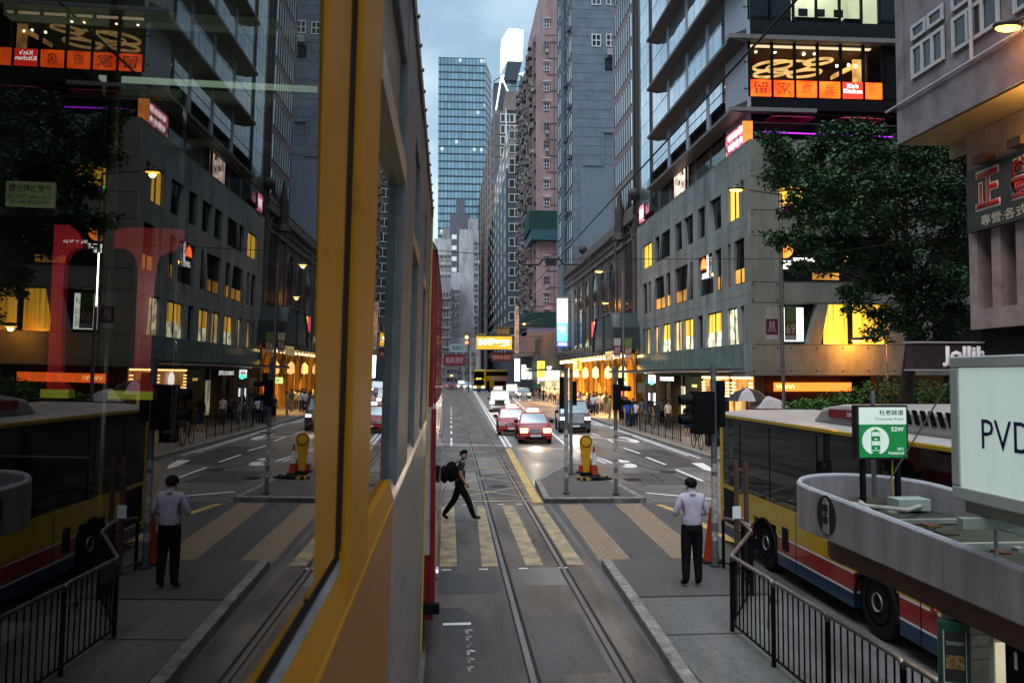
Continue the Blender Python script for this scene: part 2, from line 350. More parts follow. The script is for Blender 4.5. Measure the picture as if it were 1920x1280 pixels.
# white lines
line((2.60,37.7),(4.62,166),.12,mb); line((2.83,37.7),(4.90,166),.12,mb)
line((2.9,36.8),(5.75,36.4),.16,mb)
line((5.55,38.5),(9.1,121),.13,mb); line((5.72,37.5),(6.2,30.5),.12,mb); line((5.45,38.5),(5.95,30.5),.12,mb); line((5.55,38.5),(6.25,31),.06,mb)
line(gz(1212,924), gz(1340,936), .15, mb)
for a, b in (((1212,857),(1248,871)),((1267,880),(1318,902)),((1170,840),(1200,850)),((1136,822),(1158,832)),((1108,812),(1124,818))): line(gz(*a), gz(*b), .13, mb)
line((10.15,32),(10.45,62),.1,mb); line((9.95,33),(10.3,60),.08,mb)
line(gz(1096,818), gz(1190,828), .2, mb)
for k in range(7): p = gz(1100+k*10, 793+k*1.8); line(p, (p[0]+.1,p[1]+1.5), .35, mb)
for k in range(6): p = gz(1055+k*9, 769+k*2.2); line(p, (p[0]+.2,p[1]+3.0), .4, mb)
line(gz(826,832), gz(958,836), .12, mb)
for k in range(9): line((.02+k*.0,41+k*5.2),(.02,43.2+k*5.2),.1,mb)
line((.02,38.5),(.02,41.5),.1,mb); line((.02,38.5),(1.2,38.4),.1,mb)
line((-.1,11.1),(.28,11.1),.10,mb); 
wk = MB()
for k in range(6): line((.20+.03*(k%2),10.85-k*.27),(.30-.02*(k%3),10.80-k*.27),.06,wk); line((.22,10.85-k*.27),(.22,10.68-k*.27),.035,wk)
struct('road_markings', wk, worn_paint('faded_white_letters', (.4,.4,.39), .5, under=(.05,.047,.043)))
for u in (829,897,971,1045): p = gz(u,1061); line((p[0],14.15),(p[0]+.16,14.15),.07,mb)
for u in (836,866,933,967): p = gz(u,943); line((p[0],21.12),(p[0]+.16,21.12),.09,mb)
def arrow(pts): 
    ps = [gz(*p) for p in pts]; mb.add([(x, y, zm) for x, y in ps], [tuple(range(len(ps)))])
arrow([(1158,861),(1178,864),(1186,869),(1194,872),(1194,876),(1180,877),(1165,875),(1174,872),(1162,866)])
arrow([(1155,819),(1178,820),(1196,826),(1200,829),(1190,830),(1172,827),(1180,825)])
arrow([(1296,868),(1318,868),(1332,876),(1336,884),(1322,881),(1308,874)])
arrow([(1080,816),(1100,820),(1094,826),(1076,817)])
struct('road_markings', mb, P_WHT)
mb = MB()
for k in range(5):
    y0 = 22+k*3.0; line((-.15,y0),(2.3,y0+2.6),.09,mb); line((-.15,y0+2.7),(2.3,y0+.1),.09,mb,zm+.004)
line((-.15,21.6),(2.3,21.6),.15,mb,zm+.008)
struct('road_lines', mb, P_FAINT)
# oil-dark stain beside the rail, drain covers
def stain(pts, name, m, z=.0068): struct(name, MB().add([(x,y,z) for x,y in pts], [tuple(range(len(pts)))]), m)
stain([(-.3,11.9),(.18,11.85),(.5,11.0),(.62,10.0),(.58,8.8),(.3,7.5),(-.3,7.5)], 'stained_road', asphalt('oily_asphalt', (.045,.042,.04), patch=.5, rough=.45, sc=.8))
gm = mat('cast_iron', (.03,.03,.03), .5, .4)
for u, v, ww, hh in ((1187,899,.55,.35),(1178,868,.5,.25),(1180,822,.6,.35),(1285,832,.6,.4),(1180,816,.5,.3)):
    x, y = gz(u, v); m_ = MB()
    m_.box(x-ww/2, x+ww/2, y-hh, y+hh, 0, .006)
    for k in range(5): m_.box(x-ww/2+.03, x+ww/2-.03, y-hh+.06+k*hh*.38, y-hh+.06+k*hh*.38+.05, .006, .012)
    tag(build('drain_cover', m_, gm), 'dark iron drain grate set in the carriageway near the %s' % {1187:'striped cones',1178:'white turn arrow',1180:'far kerb turn arrow',1285:'parked bicycle'}[u] if v != 816 else 'small iron drain grate beyond the kerbside arrow', 'drain cover', 'drain covers in the road')
# repairs: darker and paler rectangles of surfacing
A_PATCH = asphalt('patch_asphalt', (.075,.073,.073), patch=.4, rough=.55); A_PALE = asphalt('pale_patch', (.19,.175,.16), patch=.4)
m_ = MB(); zq = .0058
for x0, x1, y0, y1 in ((1.05,1.85,9.2,11.4),(-.2,.8,12.6,13.9),(2.06,2.5,15.2,19.5),(1.1,1.8,22.5,27.5),(-.45,.85,30,34.5),(5.9,7.6,24.5,27.5),(7.9,9.6,29,36),(3.3,4.6,50,58),(6.2,7.9,54,63)): m_.quad((x0,y0,zq),(x1,y0,zq),(x1,y1,zq),(x0,y1,zq))
struct('road_surface', m_, A_PATCH)
m_ = MB()
for x0, x1, y0, y1 in ((1.05,1.9,13.0,14.2),(1.05,1.9,27.6,33),(-.3,.85,24,28),(6.6,9.2,36.5,41),(3.2,5.0,31,35.5)): m_.quad((x0,y0,zq),(x1,y0,zq),(x1,y1,zq),(x0,y1,zq))
struct('road_surface', m_, A_PALE)
m_ = MB(); rc = random.Random(9)
for k in range(34):
    x, y = rc.uniform(-.3,9.8), rc.uniform(14.5,60)
    if 2.4 < x < 5 and y < 30: continue
    pts = [(x+rc.uniform(-.35,.35)*j, y+rc.uniform(.1,.9)*j) for j in range(5)]
    for a, b in zip(pts, pts[1:]): line(a, b, .018, m_, .0072)
struct('road_lines', m_, mat('crack_tar', (.015,.014,.014), .8))
for x, y, lb in ((1.45,24.5,'round iron manhole cover between the rails inside the faint yellow grid'),(7.6,27.6,'round iron manhole cover in the side lane by the island')):
    m_ = MB(); m_.cyl((x,y,0),(x,y,.010),.30,n=24); [m_.box(x-.2,x+.2,y-.2+k*.1,y-.17+k*.1,.010,.013) for k in range(5)]; tag(build('manhole_cover', m_, gm), lb, 'manhole cover')
# seams cut in the road
m_ = MB(); cut = mat('tar_seam', (.02,.02,.02), .7)
for a, b in (((1220,888),(1245,905)),((1180,868),(1340,905)),((1165,870),(1310,870)),((1115,865),(1290,850)),((1180,800),(1230,800)),((880,760),(1030,762))): line(gz(*a), gz(*b), .05, m_, .0075)
struct('road_lines', m_, cut)
# ---- pavement on the far side, platform, island
def slab(name, poly, z, m, kerb=None):
    mb = MB(); mb.prism(poly, 'z', -.05, z, 0); return struct(name, mb, m, bevel=.015)
slab('pavement', [(10.75,30),(10.75,44),(11.0,62),(12.9,112),(14.2,165),(60,165),(60,30)], .13, A_PAVE)
slab('pavement_kerb', [(10.5,29.8),(10.75,29.8),(10.75,44),(11.0,62),(12.9,112),(14.2,165),(13.95,165),(12.65,112),(10.75,62),(10.5,44)], .135, A_KERB)
slab('near_pavement', [(10.6,-6),(40,-6),(40,24),(10.6,24)], .13, A_PAVE)
slab('left_pavement', [(-26,-10),(-10.5,-10),(-10.5,260),(-26,260)], .13, A_PAVE)
def kerb_run(pts, w, z, name):
    mb = MB()
    for (a, b) in zip(pts, pts[1:]):
        a = Vector((*a,0)); b = Vector((*b,0)); L = (b-a).length; n = max(1, round(L/.9)); d = (b-a)/n; s = Vector((-d.y,d.x,0)).normalized()*w
        for k in range(n):
            p = a+d*k+d*.004; q = a+d*(k+1)-d*.004; j = random.uniform(-.006,.006)
            vs = [p, q, q+s, p+s]; mb.add([(t.x,t.y,-.02) for t in vs]+[(t.x,t.y,z+j) for t in vs], [(0,3,2,1),(4,5,6,7),(0,1,5,4),(1,2,6,5),(2,3,7,6),(3,0,4,7)])
    return struct(name, mb, A_KERB, bevel=.02)
slab('platform_pavement', [(2.62,-6),(4.1,-6),(4.1,10.2),(4.95,12.2),(4.95,14.15),(2.70,14.15)], .14, A_PLAT)
kerb_run([(2.68,14.17),(2.60,11.5),(2.5,8.9),(2.42,3),(2.42,-6)], .17, .15, 'platform_kerb')
struct('platform_pavement', MB().quad((2.79,11.75,.1445),(4.93,11.75,.1445),(4.93,14.13,.1445),(2.84,14.13,.1445)), A_DARK)
struct('pavement_lines', MB().quad((2.7,11.70,.147),(4.8,11.70,.147),(4.8,11.73,.147),(2.7,11.73,.147)).quad((2.66,10.0,.147),(3.8,10.0,.147),(3.8,10.02,.147),(2.66,10.02,.147)), cut)
isl = [(2.47,21.2),(5.2,21.1),(5.05,25),(4.75,29.2),(4.35,29.9),(2.62,24.9)]
slab('island_pavement', isl, .13, A_DARK)
kerb_run(isl[::-1]+[isl[-1]], -.17, .142, 'island_kerb')
# ================================================================ OUR TRAM (the camera leans out of its upper deck)
yel = worn_paint('ochre_frame_paint', (.36,.16,.008), .31, .5, under=(.10,.04,.008), sc=7, spec=.06)
orange = worn_paint('orange_body_paint', (.27,.10,.014), .27, .4, under=(.15,.055,.01), sc=4, spec=.12)
greyp = mat('grey_window_paint', (.13,.14,.145), .5, var=.18, sc=8, spec=.05)
greyw = mat('grey_white_wrap', (.20,.18,.175), .4, var=.15, sc=3, spec=.1, stretch=(1,.15,1))
silver = mat('silver_sill', (.30,.35,.42), .35, .5, var=.25, sc=9)
redp = mat('red_tram_paint', (.20,.008,.010), .3, var=.15, coat=.5)
darkin = mat('dark_interior', (.012,.012,.011), .7)
def pane_mat(name, ior, tint=(1,1,1), rough=.0):
    M = bpy.data.materials.new(name); M.use_nodes = True; MATS[name] = M; n, l = nodes(M)
    n.remove(n['Principled BSDF']); o = n['Material Output']
    t = n.new('ShaderNodeBsdfTransparent'); t.inputs[0].default_value = (*tint, 1)
    g = n.new('ShaderNodeBsdfGlossy'); g.inputs['Roughness'].default_value = rough; f = n.new('ShaderNodeFresnel'); f.inputs[0].default_value = ior
    m = n.new('ShaderNodeMixShader'); l.new(f.outputs[0], m.inputs[0]); l.new(t.outputs[0], m.inputs[1]); l.new(g.outputs[0], m.inputs[2]); l.new(m.outputs[0], o.inputs[0]); return M
TGL = pane_mat('tram_window_glass', 1.68, (.30,.33,.32))
tram = thing('tram', 'yellow framed double-deck tram with a big reflecting upper window', 'tram')
E0 = 3.42; XO = .822; XI = 1.0          # eye level, outer skin and far wall in the tram's own x
def part(name, f, m, parent=tram, **k):
    mb = MB(); f(mb); return build(name, mb, m, parent, **k)
D = lambda d: 1.022-d          # local x of a plane d metres left of the camera
def strip(pts, y0, y1):
    """a bar along the tram with the given (d, height) outline"""
    return lambda b: b.prism([(D(d), E0+h) for d, h in pts], 'y', y0, y1)
part('body_panel', lambda b: b.box(XO-.04, XO, -2.6, 3.2, .55, E0-.49), orange)
part('body_panel', lambda b: b.box(XO-.04, XO, 3.203, 8.45, .55, E0-.49), greyw, label='grey-white wrapped body panel')
part('corner_trim', lambda b: b.box(XO-.045, XO+.012, 8.45, 8.56, .55, E0+1.7), mat('lemon_trim_paint', (.55,.42,.03), .4))
part('sill', strip([(.199,-.50),(.197,-.487),(.201,-.478),(.2125,-.395),(.24,-.40),(.24,-.50)], -2.6, 3.2), yel)
part('sill', strip([(.197,-.50),(.195,-.48),(.205,-.45),(.222,-.42),(.24,-.42),(.24,-.50)], 3.203, 8.45), silver, label='silver window sill')
part('gutter', strip([(.2125,-.394),(.2155,-.372),(.24,-.372),(.24,-.399)], -2.6, 1.72), silver)
part('rubber_seal', strip([(.2165,-.371),(.220,-.352),(.24,-.352),(.24,-.3715)], -2.6, 1.72), rubber)
part('rubber_seal', lambda b: b.box(D(.235), D(.2135), 1.627, 1.7225, E0-.35, E0+1.7), rubber)
# near sash: ochre stiles with a dark gap between them, bottom rail
part('window_frame', lambda b: (b.box(D(.2275), D(.214), 1.325, 1.625, E0-.345, E0+1.7), strip([(.220,-.352),(.2245,-.318),(.235,-.318),(.235,-.353)], -2.6, 1.325)(b)), yel, bevel=.003)
part('window_frame', lambda b: b.box(D(.226), D(.199), 1.725, 2.16, E0-.47, E0+1.7), yel, bevel=.006)
# the glass hangs in its own plane, a touch off the body
pn, pr_ = R(-.22), R(.772)
def onpane(y, h):
    n = Vector((math.cos(pr_)*math.cos(pn), math.cos(pr_)*math.sin(pn), -math.sin(pr_))); p = Vector((-.228, 0, E0))
    return Vector((p.x-((y)*n.y+h*n.z)/n.x, y, E0+h))
TM = Matrix.Translation((-1.1,0,0)) @ (Matrix.Rotation(R(.31),4,'Z') @ Matrix.Rotation(R(1.3),4,'Y'))
TI = TM.inverted()
g = part('window_pane', lambda b: b.quad(*[tuple(TI @ onpane(y, h)) for y, h in ((-2.5,-.345),(1.36,-.345),(1.36,1.62),(-2.5,1.62))]), TGL, fix=False)
# grey windows further forward
def grey(b):
    for y0, y1 in ((3.4,4.3),(5.15,6.2),(6.8,7.9),(8.2,8.45)): b.box(XO-.06, XO, y0, y1, E0-.45, E0+1.7)
    b.box(XO-.05, XO-.004, 2.165, 8.45, E0+1.36, E0+1.7)
part('window_post', grey, greyp, bevel=.008)
part('fanlight_rail', lambda b: b.box(XO-.045, XO+.004, 2.17, 3.4, E0+.83, E0+.92).box(XO-.045, XO+.004, 4.3, 5.15, E0+.72, E0+.80).box(XO-.045, XO+.004, 6.2, 6.8, E0+.72, E0+.80), mat('tan_rail', (.26,.20,.13), .4))
part('fanlight_panel', lambda b: b.box(XO-.04, XO-.03, 2.17, 8.2, E0+.86, E0+1.37), mat('dull_grey_panel', (.10,.105,.10), .5, var=.2))
for y0, y1 in ((2.17,3.4),(4.3,5.15),(6.2,6.8)):
    part('window_pane', lambda b: b.quad((XO-.035,y0,E0-.44),(XO-.035,y1,E0-.44),(XO-.035,y1,E0+.85),(XO-.035,y0,E0+.85)), TGL, fix=False)
roof_m = mat('tram_roof', (.12,.10,.09), .5, var=.3)
def roof(b):
    b.prism([(-XI,E0+1.7),(XO+.012,E0+1.7),(XO+.014,E0+1.78),(XO-.1,E0+1.92),(-XI+.1,E0+1.92),(-XI,E0+1.78)], 'y', -2.6, 8.56)
rf = part('roof', roof, roof_m)
[part('rivet', lambda b: b.sph((XO+.016, -2+k*.34, E0+1.74), .014, 6, 4), mat('rivet_brass', (.14,.09,.05), .4, .6), parent=rf) for k in range(31)]
# interior
part('floor', lambda b: b.box(-XI, XO-.06, -2.6, 8.5, E0-1.3, E0-1.25), darkin)
part('ceiling', lambda b: b.box(-XI+.02, XO-.07, -2.6, 8.5, E0+1.62, E0+1.65), mat('tram_ceiling', (.06,.063,.05), .5))
part('inner_wall', lambda b: b.box(-XI-.02, -XI, -2.6, 8.5, E0-1.25, E0-.38).box(-XI-.02, -XI, -2.6, 8.5, E0+.62, E0+1.7).box(-XI, XO-.14, 8.42, 8.5, E0-1.25, E0+1.7).box(XO-.16, XO-.14, -2.6, 8.5, E0-1.25, E0-.5)
     .box(-XI-.02, -XI, -2.6, 8.5, E0-.38, E0+.7).box(-XI, XO-.09, -2.62, -2.6, E0-1.25, E0+1.7), darkin)
part('lower_body', lambda b: b.box(-XI, -XI+.05, -2.6, 8.5, .55, E0-1.25).box(-XI, XO-.05, 8.4, 8.44, .55, E0-1.25).box(-XI,XO-.06,-2.6,8.5,.5,.56), darkin)
part('ceiling_rib', lambda b: [b.box(-XI+.04, XO-.09, y, y+.07, E0+1.56, E0+1.61) for y in (1.6,2.6,3.6,4.6,5.6)], mat('rib_paint', (.34,.36,.31), .35))
tl = lit('tram_strip_light', (.80,1,.72), .35, 'flat')
part('strip_light', lambda b: [b.box(-XI+.15, XO-.5, y, y+.045, E0+1.54, E0+1.56) for y in (3.0,4.3)], tl)
def pole(x, y, z0=E0-1.25, z1=E0+1.6):
    return part('grab_pole', lambda b: b.cyl((x,y,z0),(x,y,z1),.02,n=12), chrome)
pole(.02, 2.4); pole(-.5, 4.6)
part('grab_rail', lambda b: b.cyl((-.85,1.9,E0-.04),(-.05,1.9,E0-.04),.016).cyl((-.85,1.9,E0-.5),(-.85,1.9,E0-.04),.016), chrome)
def seat(y):
    s = part('seat', lambda b: b.box(-.85, -.2, y, y+.4, E0-.82, E0-.76), mat('seat_green', (.006,.012,.009), .6), bevel=.02)
    build('seat_back', MB().box(-.85, -.2, y-.05, y, E0-.76, E0-.3), MATS['seat_green'], s)
seat(2.2); seat(3.0)
# red moulded bulkhead pillars with yellow feet, across the saloon
def pillar(pts, m, foot):
    x0 = -.775; zt = E0+.665; k = .000845
    part('pillar', lambda b: b.prism([(x0+p[0]*k, zt-p[1]*k) for p in pts], 'y', 3.75, 3.79), m)
    part('panel_foot', lambda b: b.box(x0+foot[0]*k, x0+foot[1]*k, 3.74, 3.80, zt-930*k, zt-885*k), mat('yellow_foot', (.6,.5,.05), .4))
pillar([(0,0),(75,0),(120,30),(150,75),(155,120),(120,125),(85,150),(65,190),(60,260),(62,600),(70,780),(90,850),(115,885),(0,885)], mat('red_panel', (.5,.018,.035), .35), (-25,120))
pillar([(285,85),(300,40),(340,10),(420,0),(685,0),(680,60),(650,110),(600,130),(560,150),(545,190),(535,300),(530,800),(540,850),(560,885),(410,885),(430,850),(445,780),(445,240),(435,180),(410,140),(370,115),(300,115)], mat('dull_red_panel', (.32,.014,.022), .35), (290,555))
nl = part('notice', lambda b: b.box(-.977, -.764, 3.72, 3.735, E0+.735, E0+.85), mat('notice_plate', (.24,.23,.16), .5, var=.1))
dark_ink = mat('dark_ink', (.02,.02,.02), .6)
text(nl, '請勿伸出窗外', (-.870,3.72,E0+.818), X_, Z_, w=.185, h=.036, m=dark_ink, ext=0)
text(nl, 'DO NOT LEAN OUT\nOF THE WINDOW', (-.870,3.72,E0+.768), X_, Z_, w=.19, h=.044, m=dark_ink, ext=0)
il = bpy.data.lights.new('pillar_fill', 'POINT'); il.energy = 8; il.color = (.85,1,.75); il.shadow_soft_size = .1
ilo = bpy.data.objects.new('pillar_fill_lamp', il); C.objects.link(ilo); ilo.parent = tram; ilo.location = (-.45, 3.0, E0+.35)  # fill light added close to the red pillars to brighten them
tram.location = (-1.1, 0, 0); tram.rotation_euler = (0, R(1.3), R(.31))

# ---------------------------------------------------------------- the red tram in front
rt = thing('tram', 'red and white double-deck tram just ahead of the yellow framed one', 'tram')
def rpart(name, f, m, **k):
    mb = MB(); f(mb); return build(name, mb, m, rt, **k)
rpart('body', lambda b: b.box(-.92, .9, 0, 8.4, .4, 1.2), redp)
rpart('waist_panel', lambda b: b.box(-.93, .905, -.01, 8.41, 1.2, 3.02), mat('pinkish_white_wrap', (.42,.33,.32), .25, var=.25, sc=3, coat=.5))
rpart('upper_body', lambda b: b.box(-.9, .88, .02, 8.38, 3.02, 5.0), redp)
rpart('corner_post', lambda b: b.box(.86, .92, -.03, .12, .5, 3.0), redp)
rpart('rib', lambda b: [b.box(.88, .91, y, y+.09, 3.05, 5.0) for y in [.3+.62*k for k in range(13)]], redp)
rpart('window', lambda b: [b.box(.87, .886, .42+.62*k, .88+.62*k, 3.9, 4.7) for k in range(12)], dglass)
rpart('lower_window', lambda b: [b.box(.88, .909, .5+1.25*k, 1.5+1.25*k, 1.6, 2.4) for k in range(6)], dglass)
rpart('roof', lambda b: b.prism([(-.92,5.0),(.92,5.0),(.85,5.12),(-.85,5.12)], 'y', 0, 8.4), roof_m)
rpart('coupler', lambda b: b.box(.0,.2,-.35,0,.45,.6), black); rpart('step_bracket', lambda b: b.box(.75,.98,-.1,.0,.5,.62), black)
rpart('headlamp', lambda b: b.cyl((.93,.3,.9),(.96,.3,.9),.09), chrome)
rt.location = (-1.12, 10.0, 0); rt.rotation_euler = (0, R(.3), R(.1))

# ---------------------------------------------------------------- far tram coming the other way
lav = mat('lavender_wrap', (.27,.22,.27), .4, var=.15)
x0, _ = aty(835, 700, 185); x1, _ = aty(858, 700, 185)
ft = thing('tram', 'mauve double-deck tram far down the track under red shop signs', 'tram', ((x0+x1)/2, 185, 0))
hw = (x1-x0)/2*.95
def fp(name, f, m):
    mb = MB(); f(mb); return link(name, mesh_of(name, mb, m), ft)
fp('body', lambda b: b.box(-hw, hw, 0, 8, .4, 5.1), lav)
fp('window', lambda b: [b.box(-hw+.25+k*.86, -hw+.95+k*.86, -.03, 0, z, z+.95) for k in range(3) for z in (1.75, 3.75)], dglass)
fp('route_sign', lambda b: b.box(-.3,.3,-.04,0,3.05,3.3), lit('amber_sign',(1,.65,.1),2.5,'flat'))
fp('tail_lamp', lambda b: b.box(-hw+.1,-hw+.3,-.05,0,.85,1.0).box(hw-.3,hw-.1,-.05,0,.85,1.0), lens_r)
fp('roof', lambda b: b.box(-hw+.05,hw-.05,.05,8,5.1,5.3), roof_m)
fp('bumper', lambda b: b.box(-.4,.4,-.2,0,.35,.6), black)

# ================================================================ CARS
def wheel(parent, x, y, r, wd, rim=True, m=None):
    w = MB(); w.lathe([(r*.62,-wd/2),(r*.93,-wd/2),(r,-wd/2+.03),(r,wd/2-.03),(r*.93,wd/2),(r*.62,wd/2)], (x,y,r), 20, 0, 'x')
    o = link('wheel', mesh_of('wheel', w, rubber, smooth=False), parent)
    if rim:
        q = MB(); q.lathe([(.02,-wd/2-.012),(r*.3,-wd/2-.012),(r*.6,-wd/2+.01),(r*.66,wd/2-.01),(.3*r,wd/2+.012),(.02,wd/2+.012)], (x,y,r), 14, 0, 'x')
        link('rim', mesh_of('rim', q, m or steel), o)
    return o
def car(name, label, cat, loc, rz, L, Wd, Hh, paint, hood=.95, nose=.62, hoodL=1.15, ws=.75, rearL=.5, rw=.3, belt=.92, gr=.28, lamp=None, plate='', roofsign=None, van=False, group=None, grille=None, bumper=None, lw=.38, lh=.16, lampz=None, beam=0):
    t = thing(name, label, cat, (loc[0], loc[1], 0), rz, group); w = Wd/2
    P = lambda nm, mb, m, par=t, **k: link_part(nm, mb, m, par, **k)
    prof = [(.05,.22),(0,.32),(0,nose*.85),(.06,nose),(.25,nose+.07),(hoodL,hood),(L-rearL,hood+.02),(L-.06,hood-.06),(L,hood-.3),(L,.35),(L-.08,.22)]
    mb = MB(); n = len(prof)
    # body in five lengthwise slices so the flanks curve in at top and bottom
    xs = [(-w+.05,-.03,-.02),(-w,0,0),(w,0,0),(w-.05,-.03,-.02)]
    for s, dz, sh in xs: pass
    vs = []; 
    for s, dz, sh in xs:
        for (y, z) in prof:
            yy = y+(.09 if y < .3 else -.06 if y > L-.3 else 0)*(1 if sh else 0); vs.append((s, yy, z+dz*(1 if z > .5 else -1)*.6))
    fs = [tuple(range(n)), tuple(range(4*n-1, 3*n-1, -1))]
    for k in range(3):
        for i in range(n): fs.append((k*n+i, k*n+(i+1) % n, (k+1)*n+(i+1) % n, (k+1)*n+i))
    mb.add(vs, fs); P('body', mb, paint, bevel=.03)
    y0, y1, y2, y3 = hoodL-.1, hoodL+ws, L-rearL-rw*.9, L-rearL+.05
    ti = .20 if not van else .12
    cab = MB(); b0 = (-w+.07, w-.07, y0, y3, hood-.02); t0 = (-w+ti, w-ti, y1, y2, Hh-.05); cab.frustum(b0, t0)
    cab.frustum((-w+ti, w-ti, y1, y2, Hh-.05), (-w+ti+.12, w-ti-.12, y1+.12, y2-.1, Hh)); P('cabin', cab, paint, bevel=.02)
    def lerp(a, b, k): return a+(b-a)*k
    def facep(x0, x1, ya, za, yb, zb, xa, xb, off): pass
    # windscreen (front), rear window, side windows: panes a little proud of the cabin
    k0, k1 = .08, .93
    def row(k): return (lerp(-w+.07,-w+ti,k), lerp(y0,y1,k), lerp(hood-.02,Hh-.05,k), lerp(y3,y2,k))
    a, b = row(k0), row(k1); m = .06
    P('windscreen', MB().quad((a[0]+m,a[1]-.012,a[2]),(-a[0]-m,a[1]-.012,a[2]),(-b[0]-m,b[1]-.012,b[2]),(b[0]+m,b[1]-.012,b[2])), cglass)
    P('rear_window', MB().quad((a[0]+m,a[3]+.012,a[2]),(-a[0]-m,a[3]+.012,a[2]),(-b[0]-m,b[3]+.012,b[2]),(b[0]+m,b[3]+.012,b[2])), cglass)
    for sg in (1,-1):
        for (f0, f1) in ((.1,.48),(.52,.92)):
            q = [(a[0]-.012, lerp(a[1],a[3],f0), a[2]), (a[0]-.012, lerp(a[1],a[3],f1), a[2]), (b[0]-.012, lerp(b[1],b[3],f1), b[2]), (b[0]-.012, lerp(b[1],b[3],f0), b[2])]
            P('side_window', MB().quad(*[(p[0]*sg, p[1], p[2]) for p in q]), cglass)
        P('mirror', MB().box(min(sg*w,sg*(w+.2)), max(sg*w,sg*(w+.2)), y0+.15, y0+.27, hood+.02, hood+.18), black, bevel=.03)
    for sx in (-1,1):
        for yy in (.82, L-.85): 
            P('wheel_arch', MB().lathe([(.385,-.012),(.385,.012)], (sx*(w-.002),yy,.36), 18, 0, 'x'), black)
            wheel(t, sx*(w-.09), yy, .32, .2)
        lz = lampz or nose*.86
        P('headlight', MB().box(min(sx*(w-.06),sx*(w-.06-lw)), max(sx*(w-.06),sx*(w-.06-lw)), -.03, .08, lz-lh/2, lz+lh/2), lamp or lens_w, bevel=.02)
    P('grille', MB().box(-w+.12+lw, w-.12-lw, -.025, .08, nose*.86-gr/2, nose*.86+gr/2), grille or chrome, bevel=.01)
    P('bumper', MB().box(-w+.02, w-.02, -.09, .1, .24, .46), bumper or paint, bevel=.03)
    P('air_intake', MB().box(-w+.3, w-.3, -.097, -.08, .26, .37), black)
    for sx in (-1,1): P('tail_light', MB().box(min(sx*(w-.05),sx*(w-.35)), max(sx*(w-.05),sx*(w-.35)), L-.02, L+.03, hood-.28, hood-.12), lens_r)
    if beam:
        q = bpy.data.lights.new('headlight_beam', 'SPOT'); q.energy = beam; q.color = (1,.82,.6); q.spot_size = R(70); q.spot_blend = .8; q.shadow_soft_size = .15
        lo_ = bpy.data.objects.new('headlight_beam', q); C.objects.link(lo_); lo_.parent = t; lo_.location = (0,-.25,nose*.86); lo_.rotation_euler = (R(78),0,R(180))
    pl = P('number_plate', MB().box(-.25,.25,-.105,-.09,.37,.49), white)
    if plate: text_local(pl, plate, (0,-.106,.43), .42, .07, MATS['dark_ink'])
    if roofsign:
        s = P('roof_sign', MB().frustum((-.3,.3,y1+.25,y1+.42,Hh),(-.27,.27,y1+.27,y1+.40,Hh+.17)), lit('taxi_sign', (1,.86,.72), 2.6, 'flat'))
        text_local(s, roofsign, (0,y1+.255,Hh+.085), .4, .1, MATS['taxi_red_ink'])
    return t
def link_part(nm, mb, m, par, bevel=0, smooth=False, label=None):
    o = link(nm, mesh_of(nm, mb, m, (0,0,0), smooth), par)
    if bevel: b = o.modifiers.new('bevel','BEVEL'); b.width = bevel; b.segments = 2; b.limit_method = 'ANGLE'; b.angle_limit = R(35)
    if label: o['label'] = label
    return o
def text_local(par, body, c, w, h, m, Rv=X_, Uv=Z_, bold=0):
    o = text(None, body, c, Rv, Uv, h=h, w=w, m=m, bold=bold, ext=0, lift=.004); o.parent = par; return o
mat('taxi_red_ink', (.4,.02,.02), .5)
taxi_red = mat('taxi_red_paint', (.36,.018,.022), .25, var=.05, coat=.7)
silver_p = mat('silver_car_paint', (.50,.50,.49), .25, .4, var=.05, coat=.6)
darkpurp = mat('dark_plum_car_paint', (.035,.03,.042), .2, .3, var=.05, coat=.8)
greyc = mat('grey_car_paint', (.2,.2,.21), .25, .4, var=.05, coat=.6)
pearl = mat('pearl_white_car_paint', (.66,.63,.57), .25, .1, var=.04, coat=.7)
taxi1 = car('taxi', 'red taxi with amber headlights waiting in front at the stop line', 'taxi', (4.15,39.1), R(-2), 4.6, 1.62, 1.50, taxi_red, hood=.95, nose=.78, hoodL=1.3, ws=.55, rearL=.85, rw=.4, lamp=lens_a, beam=50, plate='DX 3184', roofsign='TAXI', lh=.19, lw=.36, gr=.2, bumper=mat('taxi_bumper', (.2,.02,.02), .5))
taxi2 = car('taxi', 'red taxi half hidden behind the leading taxi, headlights off', 'taxi', (3.42,44.4), R(-2), 4.6, 1.62, 1.50, taxi_red, hood=.95, nose=.78, hoodL=1.3, ws=.55, rearL=.85, rw=.4, lamp=chrome, plate='KT 902', roofsign='TAXI', lh=.19, lw=.36, gr=.2, bumper=MATS['taxi_bumper'])
car('minivan', 'dark plum people carrier with chrome grille in the lane beside the taxis', 'minivan', (7.23,46.2), R(-4), 4.75, 1.85, 1.88, darkpurp, hood=1.12, nose=.98, hoodL=.85, ws=.8, rearL=.12, rw=.25, beam=60, plate='RA 4471', gr=.5, lw=.3, lh=.13, lampz=.86, van=True)
car('minivan', 'pearl white people carrier with headlights on, behind the two taxis', 'minivan', (4.45,73), R(-3), 4.8, 1.87, 1.88, pearl, hood=1.12, nose=.98, hoodL=.85, ws=.8, rearL=.12, rw=.25, beam=70, plate='VN 288', gr=.5, lw=.36, lh=.15, lampz=.9, van=True, grille=dsteel)
xx = gz(938,746)
car('taxi', 'distant red taxi in front of the double-deck bus', 'taxi', (aty(933,740,128)[0],128), R(-6), 4.6, 1.75, 1.6, taxi_red, hood=.95, nose=.78, hoodL=1.3, ws=.55, rearL=.85, rw=.4, lamp=lens_w, lw=.25)
